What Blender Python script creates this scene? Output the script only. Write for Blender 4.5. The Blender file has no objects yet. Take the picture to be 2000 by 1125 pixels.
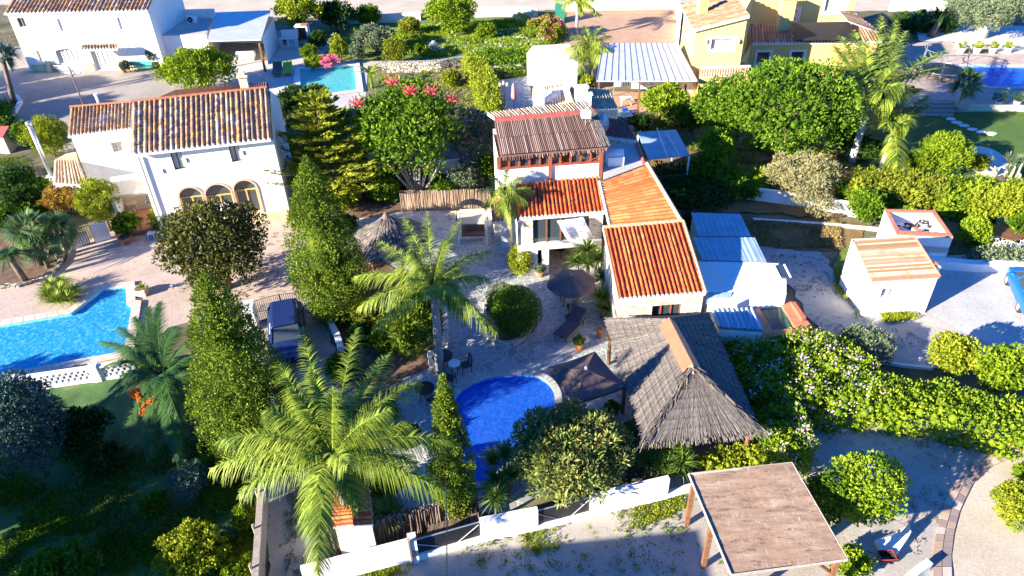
import bpy, math, random
import numpy as np
from mathutils import Vector, Matrix
from mathutils.geometry import tessellate_polygon
S = bpy.context.scene
COL = S.collection
# ---------------------------------------------------------------- camera
F = 1400.0
TH = math.atan(1400 / math.hypot(1987.5, 60))
ROLL = -math.atan2(60, 1987.5)
H = 23.0
fw = np.array([0, math.cos(TH), -math.sin(TH)])
r0 = np.array([1., 0, 0]); u0 = np.cross(r0, fw)
rt = r0 * math.cos(ROLL) + u0 * math.sin(ROLL)
up = -r0 * math.sin(ROLL) + u0 * math.cos(ROLL)
cam = bpy.data.cameras.new('camera'); co = bpy.data.objects.new('camera', cam); COL.objects.link(co)
M = Matrix(((rt[0], up[0], -fw[0], 0), (rt[1], up[1], -fw[1], 0), (rt[2], up[2], -fw[2], H), (0, 0, 0, 1)))
co.matrix_world = M
cam.sensor_width = 36; cam.lens = 36 * F / 2000
cam.clip_end = 2000; cam.clip_start = 0.1
S.camera = co
# ---------------------------------------------------------------- light
SUN_AZ = 58.7; SUN_EL = 18.9
W = bpy.data.worlds.new('World'); S.world = W; W.use_nodes = True
nt = W.node_tree; nt.nodes.clear()
sky = nt.nodes.new('ShaderNodeTexSky'); sky.sky_type = 'NISHITA'; sky.sun_disc = False
sky.sun_elevation = math.radians(SUN_EL); sky.sun_rotation = math.radians(180 + SUN_AZ)
sky.air_density = 1.3; sky.dust_density = 0.2; sky.ozone_density = 3.0
bg = nt.nodes.new('ShaderNodeBackground'); bg.inputs[1].default_value = 0.05
wo = nt.nodes.new('ShaderNodeOutputWorld')
tn = nt.nodes.new('ShaderNodeMixRGB'); tn.blend_type = 'MULTIPLY'; tn.inputs[0].default_value = 1; tn.inputs[2].default_value = (.16, .70, 1.75, 1)   # deep blue winter sky
nt.links.new(sky.outputs[0], tn.inputs[1]); nt.links.new(tn.outputs[0], bg.inputs[0]); nt.links.new(bg.outputs[0], wo.inputs[0])
sl = bpy.data.lights.new('sun', 'SUN'); sl.energy = 5.0; sl.angle = math.radians(0.5); sl.color = (1, 0.91, 0.74)
so = bpy.data.objects.new('sun', sl); COL.objects.link(so)
e_, a_ = math.radians(SUN_EL), math.radians(SUN_AZ)
sd = Vector((math.sin(a_) * math.cos(e_), math.cos(a_) * math.cos(e_), -math.sin(e_)))
so.rotation_euler = sd.to_track_quat('-Z', 'Y').to_euler(); so.location = (-30, -20, 40)
S.view_settings.view_transform = 'Standard'; S.view_settings.look = 'None'
S.view_settings.gamma = 1; S.view_settings.use_curve_mapping = False
S.view_settings.exposure = 1.85
S.cycles.max_bounces = 6; S.cycles.transparent_max_bounces = 8
# ---------------------------------------------------------------- pixel rays -> world
def ray(px, py): return fw * F + rt * (px - 1000) - up * (py - 562.5)
def G(px, py, z=0.0):
    d = ray(px, py); t = (z - H) / d[2]
    return np.array([d[0] * t, d[1] * t, z])
def mpp(p):
    return float((np.array(p, float) - [0, 0, H]) @ fw) / F          # metres per photo pixel at p
def elev(px, py):
    d = ray(px, py); return math.asin(-d[2] / np.linalg.norm(d))
def hz(base, top, zb=0.0):
    b = G(*base, zb); best = (1e9, 0)
    for z in np.arange(zb, zb + 16, .02):
        v = np.array([b[0], b[1], z]) - [0, 0, H]; k = F / (v @ fw)
        e = (1000 + k * (v @ rt) - top[0]) ** 2 + (562.5 - k * (v @ up) - top[1]) ** 2
        if e < best[0]: best = (e, z)
    return best[1]
def onwall(p0, p1, px, py):
    d = ray(px, py); p0 = np.array(p0[:2]); p1 = np.array(p1[:2]); t = p1 - p0; L = np.linalg.norm(t); t /= L
    n = np.array([-t[1], t[0]]); k = (p0 @ n) / (d[:2] @ n)
    q = d[:2] * k
    return float((q - p0) @ t), float(H + d[2] * k)
rng = np.random.default_rng(7)
random.seed(7)
# ---------------------------------------------------------------- mesh output
ORG = {}
def mk(name, V, Fc, mat, parent=None, v=None, smooth=False, loc=None, mi=None):
    V = np.asarray(V, float).reshape(-1, 3)
    if parent is not None: o3 = ORG[parent]
    elif loc is not None: o3 = np.array(loc, float)
    else: o3 = np.array([V[:, 0].mean(), V[:, 1].mean(), V[:, 2].min()])
    me = bpy.data.meshes.new(name)
    if isinstance(Fc, np.ndarray):
        n, k = Fc.shape
        me.vertices.add(len(V)); me.vertices.foreach_set('co', (V - o3).astype(np.float32).ravel())
        me.loops.add(n * k); me.loops.foreach_set('vertex_index', Fc.astype(np.int32).ravel())
        me.polygons.add(n); me.polygons.foreach_set('loop_start', np.arange(0, n * k, k, dtype=np.int32))
        me.polygons.foreach_set('loop_total', np.full(n, k, dtype=np.int32))
        me.update(calc_edges=True)
    else:
        me.from_pydata([tuple(p) for p in (V - o3)], [], [tuple(int(i) for i in f) for f in Fc])
    if v is not None:
        a = me.attributes.new('v', 'FLOAT', 'FACE'); a.data.foreach_set('value', np.asarray(v, np.float32))
    if isinstance(mat, (list, tuple)):
        for m in mat: me.materials.append(m)
        if mi is not None: me.polygons.foreach_set('material_index', np.asarray(mi, np.int32))
    else: me.materials.append(mat)
    if smooth: me.polygons.foreach_set('use_smooth', np.ones(len(me.polygons), bool))
    me.update()
    o = bpy.data.objects.new(name, me); COL.objects.link(o)
    if parent is not None:
        o.parent = parent; ORG[o] = o3
    else:
        o.location = o3; ORG[o] = o3
    return o
def tag(o, label=None, cat=None, group=None, kind=None):
    if label: o['label'] = label
    if cat: o['category'] = cat
    if group: o['group'] = group
    if kind: o['kind'] = kind
    return o
def thing(name, loc, label, cat, group=None):
    o = bpy.data.objects.new(name, None); COL.objects.link(o); o.empty_display_size = .3
    o.location = tuple(loc); ORG[o] = np.array(loc, float)
    return tag(o, label, cat, group)
def kids(o): return [c for c in list(COL.objects) if c.parent is o]
def dup(root, loc, rz=0., sc=1., label=None, group=None, src=None):
    c = root.copy(); COL.objects.link(c); c.location = tuple(loc); c.rotation_euler = (0, 0, rz); c.scale = (sc,) * 3
    ORG[c] = np.array(loc, float)
    if label: c['label'] = label
    if group: c['group'] = group
    for ch in (src or kids(root)):
        d = ch.copy(); COL.objects.link(d); d.parent = c; ORG[d] = ORG[c]
        for g in kids(ch):
            k = g.copy(); COL.objects.link(k); k.parent = d; ORG[k] = ORG[c]
    return c
class B:                                                         # collects shapes into one mesh
    def __init__(s): s.V = []; s.F = []; s.v = []
    def add(s, V, Fs, v=0.5):
        n = len(s.V); s.V += [tuple(map(float, p)) for p in V]; s.F += [tuple(i + n for i in f) for f in Fs]
        s.v += [v] * len(Fs) if np.isscalar(v) else list(v); return s
    def box(s, c, d, rz=0, v=.5, base=False):
        c = np.array(c, float); hx, hy, hzz = d[0] / 2, d[1] / 2, d[2] / 2
        if base: c = c + [0, 0, hzz]
        cs, sn = math.cos(rz), math.sin(rz)
        P = [(c[0] + x * cs - y * sn, c[1] + x * sn + y * cs, c[2] + z) for z in (-hzz, hzz) for x, y in ((-hx, -hy), (hx, -hy), (hx, hy), (-hx, hy))]
        return s.add(P, [(3, 2, 1, 0), (4, 5, 6, 7), (0, 1, 5, 4), (1, 2, 6, 5), (2, 3, 7, 6), (3, 0, 4, 7)], v)
    def prism(s, poly, z0, z1, v=.5):                            # z0, z1: number or list
        n = len(poly); a = [z0] * n if np.isscalar(z0) else z0; b = [z1] * n if np.isscalar(z1) else z1
        P = [(p[0], p[1], a[i]) for i, p in enumerate(poly)] + [(p[0], p[1], b[i]) for i, p in enumerate(poly)]
        T = tri([poly])
        return s.add(P, [(i, (i + 1) % n, n + (i + 1) % n, n + i) for i in range(n)] + [tuple(n + i for i in t) for t in T] + [tuple(reversed(t)) for t in T], v)
    def slab(s, Q, th, v=.5):                                    # 4 top corners, thickness down
        Q = [np.array(q, float) for q in Q]; P = [q - [0, 0, th] for q in Q] + Q
        return s.add(P, [(3, 2, 1, 0), (4, 5, 6, 7), (0, 1, 5, 4), (1, 2, 6, 5), (2, 3, 7, 6), (3, 0, 4, 7)], v)
    def tube(s, path, r, n=6, v=.5, cap=True):
        P = [np.array(p, float) for p in path]; m = len(P)
        R = [r] * m if np.isscalar(r) else list(r); vs = []
        for i in range(m):
            t = P[min(i + 1, m - 1)] - P[max(i - 1, 0)]; t = t / (np.linalg.norm(t) + 1e-9)
            a = np.cross(t, [0, 0, 1.] if abs(t[2]) < .9 else [1., 0, 0]); a /= np.linalg.norm(a); b = np.cross(t, a)
            for k in range(n):
                q = 2 * math.pi * k / n; vs.append(P[i] + R[i] * (a * math.cos(q) + b * math.sin(q)))
        fs = [(i * n + k, i * n + (k + 1) % n, (i + 1) * n + (k + 1) % n, (i + 1) * n + k) for i in range(m - 1) for k in range(n)]
        if cap: fs += [tuple(range(n))[::-1], tuple((m - 1) * n + k for k in range(n))]
        return s.add(vs, fs, v)
    def lathe(s, c, prof, n=14, v=.5):                           # prof: (r, z) list
        return s.tube_z(c, prof, n, v)
    def tube_z(s, c, prof, n, v):
        vs = [(c[0] + r * math.cos(2 * math.pi * k / n), c[1] + r * math.sin(2 * math.pi * k / n), c[2] + z) for r, z in prof for k in range(n)]
        m = len(prof)
        fs = [(i * n + k, i * n + (k + 1) % n, (i + 1) * n + (k + 1) % n, (i + 1) * n + k) for i in range(m - 1) for k in range(n)]
        return s.add(vs, fs + [tuple(range(n))[::-1], tuple((m - 1) * n + k for k in range(n))], v)
    def mk(s, name, mat, parent=None, smooth=False, loc=None):
        return mk(name, s.V, s.F, mat, parent, s.v, smooth, loc)
def tri(polys):
    T = tessellate_polygon([[Vector((p[0], p[1], 0)) for p in q] for q in polys])
    fl = [p for q in polys for p in q]; out = []
    for a, b, c in T:
        ar = (fl[b][0] - fl[a][0]) * (fl[c][1] - fl[a][1]) - (fl[b][1] - fl[a][1]) * (fl[c][0] - fl[a][0])
        out.append((a, b, c) if ar > 0 else (a, c, b))
    return out
def smoothpoly(pts, k=2):
    P = [np.array(p, float) for p in pts]
    for _ in range(k):
        Q = []
        for i in range(len(P)):
            a, b = P[i], P[(i + 1) % len(P)]; Q += [a * .75 + b * .25, a * .25 + b * .75]
        P = Q
    return P
def px(pts, z=0.): return [G(x, y, z) for x, y in pts]
def offset(poly, d):
    P = [np.array(p[:2]) for p in poly]; n = len(P); out = []
    ar = sum(P[i][0] * P[(i + 1) % n][1] - P[(i + 1) % n][0] * P[i][1] for i in range(n)); sg = 1 if ar > 0 else -1
    for i in range(n):
        a, b, c = P[i - 1], P[i], P[(i + 1) % n]
        u = (b - a) / (np.linalg.norm(b - a) + 1e-9); w = (c - b) / (np.linalg.norm(c - b) + 1e-9)
        nu = np.array([u[1], -u[0]]) * sg; nw = np.array([w[1], -w[0]]) * sg
        m = nu + nw; m = m / max(.3, (m @ m) / 2) ; m = m / 1.0
        out.append(b + m * d * .5 * (2 / max(1., 1.0)) / 1.0 if False else b + m * d)
    return out
# ---------------------------------------------------------------- materials
def newmat(name):
    m = bpy.data.materials.new(name); m.use_nodes = True; t = m.node_tree; t.nodes.clear()
    o = t.nodes.new('ShaderNodeOutputMaterial'); p = t.nodes.new('ShaderNodeBsdfPrincipled')
    t.links.new(p.outputs[0], o.inputs[0]); return m, t, p, o
def N(t, kind, **kw):
    n = t.nodes.new('ShaderNode' + kind)
    for k, v in kw.items(): setattr(n, k, v)
    return n
def ramp(t, src, stops, const=False):
    r = N(t, 'ValToRGB'); cr = r.color_ramp
    if const: cr.interpolation = 'CONSTANT'
    while len(cr.elements) < len(stops): cr.elements.new(.5)
    for e, (pos, c) in zip(cr.elements, stops): e.position = pos; e.color = (*c, 1)
    t.links.new(src, r.inputs[0]); return r.outputs[0]
def pos(t, scale=1, sc=None):
    g = N(t, 'NewGeometry'); m = N(t, 'Mapping'); t.links.new(g.outputs['Position'], m.inputs[0])
    m.inputs['Scale'].default_value = sc or (scale,) * 3; return m.outputs[0]
def noise(t, scale, det=4, rough=.6, sc=None):
    n = N(t, 'TexNoise'); n.inputs['Scale'].default_value = scale; n.inputs['Detail'].default_value = det; n.inputs['Roughness'].default_value = rough
    t.links.new(pos(t, sc=sc), n.inputs[0]); return n.outputs[0]
def mix(t, fac, a, b, mode='MIX'):
    m = N(t, 'MixRGB', blend_type=mode)
    for i, x in ((0, fac), (1, a), (2, b)):
        if isinstance(x, (int, float)): m.inputs[i].default_value = x
        elif isinstance(x, tuple): m.inputs[i].default_value = (*x, 1)
        else: t.links.new(x, m.inputs[i])
    return m.outputs[0]
def bump(t, p, h, st=.3, dist=.05):
    b = N(t, 'Bump'); b.inputs['Strength'].default_value = st; b.inputs['Distance'].default_value = dist
    t.links.new(h, b.inputs['Height']); t.links.new(b.outputs[0], p.inputs['Normal'])
def setc(t, p, c):
    if isinstance(c, tuple): p.inputs['Base Color'].default_value = (*c, 1)
    else: t.links.new(c, p.inputs['Base Color'])
def plain(name, c, rough=.6, metal=0, var=.15, scale=3, b=.15):
    m, t, p, o = newmat(name); n = noise(t, scale)
    d = tuple(x * (1 - var) for x in c); l = tuple(min(1, x * (1 + var)) for x in c)
    setc(t, p, ramp(t, n, [(.3, d), (.7, l)])); p.inputs['Roughness'].default_value = rough; p.inputs['Metallic'].default_value = metal
    if b: bump(t, p, noise(t, scale * 8), b, .02)
    return m
def attr(t):
    a = N(t, 'Attribute'); a.attribute_name = 'v'; return a.outputs['Fac']
def bypal(name, stops, rough=.7, dirt=None, const=False, bs=.2):
    m, t, p, o = newmat(name); c = ramp(t, attr(t), stops, const)
    if dirt: c = mix(t, ramp(t, noise(t, dirt[0], 5), [(dirt[2], (0, 0, 0)), (min(1, dirt[2] + .2), (1, 1, 1))]), c, dirt[1])
    c = mix(t, .25, c, mix(t, 1., c, ramp(t, noise(t, 14), [(.2, (.5, .5, .5)), (.8, (1, 1, 1))]), 'MULTIPLY'))
    setc(t, p, c); p.inputs['Roughness'].default_value = rough; bump(t, p, noise(t, 30), bs, .01); return m
def leafmat(name, stops, tr=.30, spec=.25):
    spec *= .35; tr *= .6
    m, t, p, o = newmat(name); c = ramp(t, attr(t), stops); c = mix(t, ramp(t, noise(t, .9, 2), [(.35, (0, 0, 0)), (.65, (.45, .45, .45))]), c, stops[-1][1])
    setc(t, p, c); p.inputs['Roughness'].default_value = .5; p.inputs['Specular IOR Level'].default_value = spec
    tl = N(t, 'BsdfTranslucent'); t.links.new(mix(t, .5, c, stops[-1][1]), tl.inputs[0])
    ms = N(t, 'MixShader'); ms.inputs[0].default_value = tr
    t.links.new(p.outputs[0], ms.inputs[1]); t.links.new(tl.outputs[0], ms.inputs[2]); t.links.new(ms.outputs[0], o.inputs[0]); return m
MT = {}
def g3(d, m, l): return [(0, d), (.5, m), (1, l)]
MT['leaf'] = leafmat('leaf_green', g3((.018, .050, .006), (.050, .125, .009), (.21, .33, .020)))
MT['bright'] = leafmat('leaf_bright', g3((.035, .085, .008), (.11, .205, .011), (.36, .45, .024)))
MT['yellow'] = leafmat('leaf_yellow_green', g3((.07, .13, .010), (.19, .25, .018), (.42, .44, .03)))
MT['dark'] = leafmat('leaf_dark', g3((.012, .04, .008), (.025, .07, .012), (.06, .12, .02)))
MT['cypress'] = leafmat('leaf_cypress', g3((.02, .05, .006), (.07, .13, .012), (.27, .34, .032)), .2)
MT['olive'] = leafmat('leaf_olive', g3((.05, .09, .05), (.12, .17, .09), (.28, .32, .18)), .2)
MT['blueolive'] = leafmat('leaf_blue_olive', g3((.02, .055, .045), (.05, .11, .09), (.13, .2, .16)), .2)
MT['conifer'] = leafmat('leaf_conifer', g3((.05, .085, .006), (.14, .18, .014), (.38, .39, .035)), .25)
MT['carob'] = leafmat('leaf_carob', g3((.02, .035, .008), (.06, .075, .012), (.15, .15, .03)), .2)
MT['loquat'] = leafmat('leaf_loquat', g3((.035, .08, .018), (.12, .18, .035), (.40, .40, .12)), .25)
MT['palm'] = leafmat('leaf_palm', g3((.018, .055, .010), (.085, .16, .016), (.44, .52, .06)), .18, .7)
MT['cactus'] = plain('pale_cactus', (.33, .34, .22), .7, var=.3, scale=6)
MT['phoenix'] = leafmat('leaf_date_palm', g3((.015, .055, .015), (.035, .10, .03), (.10, .19, .05)), .25, .5)
MT['dryleaf'] = leafmat('leaf_dry', g3((.10, .07, .03), (.25, .18, .07), (.45, .34, .14)), .25)
MT['fan'] = leafmat('leaf_fan_palm', g3((.03, .09, .02), (.08, .17, .04), (.25, .35, .14)), .3, .5)
MT['yucca'] = leafmat('leaf_yucca', g3((.02, .07, .012), (.06, .15, .02), (.28, .36, .06)), .25, .5)
MT['autumn'] = leafmat('leaf_autumn', g3((.12, .06, .02), (.30, .16, .03), (.5, .36, .06)), .3)
MT['pinkfl'] = leafmat('petal_pink', g3((.5, .06, .14), (.75, .16, .28), (.9, .4, .5)), .3)
MT['magenta'] = leafmat('petal_magenta', g3((.55, .01, .12), (.75, .03, .22), (.85, .12, .35)), .3)
MT['lilac'] = leafmat('petal_lilac', g3((.45, .30, .55), (.7, .5, .75), (.9, .75, .9)), .3)
MT['redfl'] = leafmat('flower_red', g3((.5, .03, .05), (.75, .08, .10), (.85, .25, .2)), .2)
MT['bluefl'] = leafmat('petal_blue', g3((.06, .06, .5), (.12, .12, .7), (.3, .3, .85)), .3)
MT['whitefl'] = leafmat('petal_white', g3((.5, .6, .4), (.7, .75, .6), (.85, .85, .8)), .3)
MT['bare'] = leafmat('leaf_sparse', g3((.10, .11, .04), (.22, .21, .09), (.45, .40, .2)), .2)
MT['bark'] = plain('bark', (.16, .12, .09), .9, var=.4, scale=6, b=.5)
MT['palmbark'] = plain('palm_bark', (.34, .31, .27), .85, var=.3, scale=5, b=.4)
MT['whitebark'] = plain('pale_bark', (.55, .52, .47), .85, var=.25, scale=5, b=.4)
MT['twig'] = plain('grey_twig', (.42, .38, .32), .9, var=.3)
MT['sheath'] = plain('palm_sheath', (.42, .30, .16), .8, var=.35, scale=8)
MT['fruit'] = plain('orange_fruit', (.75, .22, .03), .5, var=.3, scale=20)
def render_wall(name, c, st):
    m, t, p, o = newmat(name); q = mix(t, ramp(t, noise(t, 1.0, 5, .7, sc=(2.2, 2.2, .35)), [(.50, (0, 0, 0)), (.72, (.55, .55, .55))]), c, st)
    q = mix(t, ramp(t, noise(t, 2.6, 6, .8), [(.60, (0, 0, 0)), (.68, (.35, .35, .35))]), q, tuple(x * .72 for x in st)); setc(t, p, q); p.inputs['Roughness'].default_value = .85; bump(t, p, noise(t, 18, 5, .7), .35, .02); return m
MT['white'] = render_wall('white_render', (.82, .80, .76), (.66, .62, .55))
MT['whitew'] = plain('white_paint', (.80, .80, .79), .5, var=.03)
MT['yellowwall'] = render_wall('yellow_render', (.78, .57, .20), (.62, .44, .17))
MT['cream'] = plain('cream_render', (.70, .58, .40), .8, var=.08)
MT['black'] = plain('black_metal', (.03, .03, .035), .4, .3, .1)
MT['gmetal'] = plain('grey_metal', (.42, .44, .46), .4, .6, .1)
MT['alum'] = plain('pale_metal_sheet', (.62, .64, .66), .45, .3, .12, 1.5)
MT['bluesheet'] = plain('blue_grey_sheet', (.30, .42, .50), .5, .1, .2, 1.2)
MT['brownwood'] = plain('brown_timber', (.20, .09, .045), .6, var=.3, scale=6)
MT['redwood'] = plain('red_brown_timber', (.28, .07, .035), .55, var=.25, scale=6)
MT['greywood'] = plain('grey_timber', (.36, .30, .25), .85, var=.25, scale=8, b=.3)
MT['brownfab'] = plain('brown_canvas', (.13, .085, .075), .85, var=.12, scale=2)
MT['bluefab'] = plain('dark_blue_cushion', (.05, .055, .09), .85, var=.1)
MT['beigefab'] = plain('beige_canvas', (.36, .32, .26), .85, var=.1)
MT['whitefab'] = plain('white_cloth', (.78, .76, .80), .9, var=.08)
MT['terracotta'] = plain('terracotta', (.46, .16, .07), .7, var=.2, scale=5)
MT['terrafloor'] = plain('terracotta_floor', (.50, .20, .10), .7, var=.2, scale=4)
MT['redroof'] = plain('red_painted_tile', (.42, .10, .08), .6, var=.2, scale=3)
MT['orangecap'] = plain('orange_ridge_metal', (.55, .15, .08), .5, var=.1, scale=2)
MT['greenpaint'] = plain('teal_green_paint', (.03, .36, .30), .4, var=.1)
MT['greennet'] = plain('green_netting', (.02, .22, .16), .7, var=.2)
MT['dgreen'] = plain('dark_green_cover', (.035, .085, .065), .6, var=.3, scale=3)
MT['limecush'] = plain('lime_cushion', (.25, .42, .04), .8)
MT['carblue'] = plain('blue_car_paint', (.015, .16, .62), .25, .2, .02, b=0)
MT['carnavy'] = plain('navy_car_paint', (.02, .04, .13), .25, .3, .02, b=0)
MT['rubber'] = plain('tyre_rubber', (.025, .025, .025), .8)
MT['silver'] = plain('alloy', (.6, .6, .62), .35, .7)
MT['redplastic'] = plain('red_plastic', (.5, .03, .03), .4)
MT['blueplastic'] = plain('blue_plastic', (.02, .08, .55), .4)
MT['yellowsurr'] = plain('ochre_timber', (.62, .40, .12), .6, var=.15)
MT['archbrick'] = plain('pinkish_brick', (.60, .40, .28), .8, var=.25, scale=9)
MT['soil'] = plain('soil', (.15, .09, .055), .95, var=.45, scale=3, b=.6)
def glassmat():
    m, t, p, o = newmat('window_glass'); setc(t, p, (.05, .065, .075)); p.inputs['Roughness'].default_value = .08
    p.inputs['Specular IOR Level'].default_value = .8; return m
MT['glass'] = glassmat()
MT['curtain'] = plain('curtained_glass', (.50, .48, .42), .3, var=.2, scale=2, b=0)
def ground(name, stops, sc, b=.4, fine=12, speck=None, bsc=40):
    m, t, p, o = newmat(name)
    c = ramp(t, noise(t, sc, 6, .65), stops)
    c = mix(t, .55, c, mix(t, 1., c, ramp(t, noise(t, fine, 4, .7), [(.3, (.55, .55, .55)), (.65, (1.15, 1.15, 1.15))]), 'MULTIPLY'))
    if speck:
        for s_, th_, col in speck:
            c = mix(t, ramp(t, noise(t, s_, 5, .75), [(th_, (0, 0, 0)), (th_ + .04, (1, 1, 1))]), c, col)
    setc(t, p, c); p.inputs['Roughness'].default_value = .95; bump(t, p, noise(t, bsc, 4, .7), b, .05); return m
MT['earth'] = ground('dry_earth', [(.35, (.06, .07, .02)), (.5, (.14, .12, .06)), (.7, (.28, .22, .14))], .35, speck=[(2.5, .56, (.07, .13, .02))])
MT['gravel'] = ground('pale_gravel', [(.3, (.38, .33, .27)), (.7, (.54, .48, .41))], .5, speck=[(1.6, .60, (.16, .20, .05)), (6, .66, (.10, .12, .04))])
MT['gravel2'] = ground('fine_gravel', [(.3, (.38, .34, .29)), (.5, (.46, .42, .37)), (.7, (.56, .51, .45))], .45, speck=[(9, .68, (.22, .20, .15)), (1.1, .60, (.36, .31, .25)), (3.5, .68, (.16, .17, .08))])
MT['concrete'] = ground('pale_concrete', [(.3, (.30, .255, .215)), (.7, (.42, .36, .30))], .35, .15, speck=[(1.8, .60, (.24, .19, .15)), (.5, .55, (.36, .32, .28)), (14, .70, (.14, .11, .08))])
MT['lightcon'] = ground('white_concrete', [(.3, (.44, .42, .39)), (.7, (.58, .56, .52))], .5, .15, speck=[(2.5, .62, (.32, .30, .27)), (10, .70, (.2, .19, .17))])
MT['pinkcon'] = ground('pinkish_concrete', [(.3, (.44, .33, .265)), (.7, (.58, .46, .385))], .5, .15, speck=[(1.5, .60, (.34, .24, .18)), (12, .70, (.2, .15, .11))])
MT['sand'] = ground('sandy_track', [(.3, (.46, .38, .28)), (.7, (.62, .53, .41))], .3, .2, speck=[(1.2, .64, (.42, .33, .2))])
MT['browncourt'] = ground('brown_paving', [(.3, (.42, .25, .16)), (.7, (.54, .34, .22))], .8, .2)
MT['grass'] = ground('lawn', [(.3, (.05, .11, .012)), (.7, (.10, .19, .02))], .8, .6, 16)
MT['meadow'] = ground('meadow', [(.3, (.08, .14, .015)), (.7, (.20, .25, .03))], .7, .7, 10, speck=[(3, .60, (.35, .38, .16)), (1, .66, (.30, .24, .14))])
MT['weeds'] = ground('weedy_ground', [(.35, (.04, .10, .022)), (.55, (.09, .19, .045)), (.7, (.26, .19, .13))], .5, .7, 10, speck=[(7, .62, (.16, .26, .12))])
MT['leaflitter'] = ground('leaf_litter', [(.3, (.16, .09, .03)), (.7, (.30, .19, .07))], 1.2, .7, 14, speck=[(2.5, .60, (.16, .20, .03))])
MT['whitestone'] = ground('white_pebbles', [(.3, (.60, .58, .54)), (.7, (.78, .76, .72))], .8, .5, 16)
def voro(name, cols, mortar, scale, edge=.05, b=.5, vsc=None, rough=.8, warp=.25):
    m, t, p, o = newmat(name); pp = pos(t, sc=vsc or (1, 1, 1))
    nz = N(t, 'TexNoise'); nz.inputs['Scale'].default_value = 1.7; t.links.new(pp, nz.inputs[0])
    ad = N(t, 'MixRGB', blend_type='ADD'); ad.inputs[0].default_value = warp; t.links.new(pp, ad.inputs[1]); t.links.new(nz.outputs['Color'], ad.inputs[2])
    v1 = N(t, 'TexVoronoi', feature='DISTANCE_TO_EDGE'); v2 = N(t, 'TexVoronoi')
    for q in (v1, v2): q.inputs['Scale'].default_value = scale; t.links.new(ad.outputs[0], q.inputs[0])
    sp = N(t, 'SeparateColor'); t.links.new(v2.outputs['Color'], sp.inputs[0])
    c = ramp(t, sp.outputs[0], cols); c = mix(t, .35, c, mix(t, 1., c, ramp(t, noise(t, 9), [(.2, (.5, .5, .5)), (.8, (1.1, 1.1, 1.1))]), 'MULTIPLY'))
    f = ramp(t, v1.outputs[0], [(edge * .5, (0, 0, 0)), (edge, (1, 1, 1))])
    setc(t, p, mix(t, f, mortar, c)); p.inputs['Roughness'].default_value = rough; bump(t, p, f, b, .03); return m
MT['crazy'] = voro('crazy_paving', [(0, (.30, .32, .32)), (.5, (.37, .39, .39)), (1, (.44, .44, .42))], (.56, .54, .49), 2.3, .06)
MT['stonewall'] = voro('stone_wall', [(0, (.50, .40, .28)), (.5, (.64, .54, .40)), (1, (.74, .66, .52))], (.76, .70, .58), 2.6, .08, vsc=(1, 1, 1.5))
MT['stonebase'] = voro('ochre_stone_base', [(0, (.55, .38, .18)), (.5, (.66, .50, .27)), (1, (.74, .60, .36))], (.68, .56, .38), 2.2, .06)
MT['drystone'] = voro('dry_stone', [(0, (.34, .29, .23)), (.5, (.55, .48, .40)), (1, (.74, .68, .58))], (.08, .07, .05), 3.4, .12, .9)
MT['slabs'] = voro('stone_slabs', [(0, (.42, .30, .22)), (.5, (.55, .42, .32)), (1, (.62, .54, .46))], (.30, .27, .24), 1.6, .05)
MT['pooltile'] = voro('pool_mosaic_blue', [(0, (.05, .48, .80)), (.5, (.09, .60, .88)), (1, (.25, .74, .92))], (.40, .80, .94), 9, .10, .1, warp=.6)
MT['pooldeep'] = voro('pool_mosaic_deep', [(0, (.02, .20, .80)), (.5, (.04, .30, .88)), (1, (.10, .45, .92))], (.12, .48, .94), 9, .08, .1, warp=.6)
MT['poolaqua'] = voro('pool_aqua', [(0, (.22, .70, .66)), (.5, (.30, .78, .72)), (1, (.4, .84, .78))], (.4, .86, .8), 2.5, .06, .1)
MT['coping'] = plain('pool_coping', (.62, .52, .42), .8, var=.12, scale=2)
MT['copingw'] = plain('white_coping', (.76, .73, .68), .8, var=.06)
def water(name, tint, scat, gl=.05):
    m, t, p, o = newmat(name); t.nodes.remove(p)
    tr = N(t, 'BsdfTransparent'); tr.inputs[0].default_value = (*tint, 1)
    gs = N(t, 'BsdfGlossy'); gs.inputs['Roughness'].default_value = .06
    fr = N(t, 'Fresnel'); fr.inputs[0].default_value = 1.33
    bp = N(t, 'Bump'); bp.inputs['Strength'].default_value = .5; bp.inputs['Distance'].default_value = .06
    t.links.new(noise(t, 4, 3, .6), bp.inputs['Height']); t.links.new(bp.outputs[0], gs.inputs['Normal']); t.links.new(bp.outputs[0], fr.inputs['Normal'])
    ms = N(t, 'MixShader'); t.links.new(fr.outputs[0], ms.inputs[0]); t.links.new(tr.outputs[0], ms.inputs[1]); t.links.new(gs.outputs[0], ms.inputs[2])
    df = N(t, 'BsdfDiffuse'); t.links.new(ramp(t, noise(t, 6, 3, .75), [(.34, scat), (.54, tuple(min(1, c * 1.25 + .02) for c in scat)), (.68, tuple(min(1, c * 1.15 + .38 * (scat[1] > .3) + .06) for c in scat))]), df.inputs[0]); t.links.new(bp.outputs[0], df.inputs['Normal'])  # pale flecks paint sun caustics and glints into the water colour
    m2 = N(t, 'MixShader'); m2.inputs[0].default_value = .42; t.links.new(ms.outputs[0], m2.inputs[1]); t.links.new(df.outputs[0], m2.inputs[2])
    t.links.new(m2.outputs[0], o.inputs[0]); return m
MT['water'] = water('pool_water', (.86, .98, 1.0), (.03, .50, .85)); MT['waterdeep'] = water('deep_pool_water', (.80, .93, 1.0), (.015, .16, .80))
def rock(): return [(0, (.26, .15, .09)), (.22, (.36, .22, .14)), (.36, (.54, .27, .08)), (.48, (.22, .15, .12)), (.62, (.42, .32, .25)), (.78, (.60, .50, .41)), (.92, (.60, .34, .10))]
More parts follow.
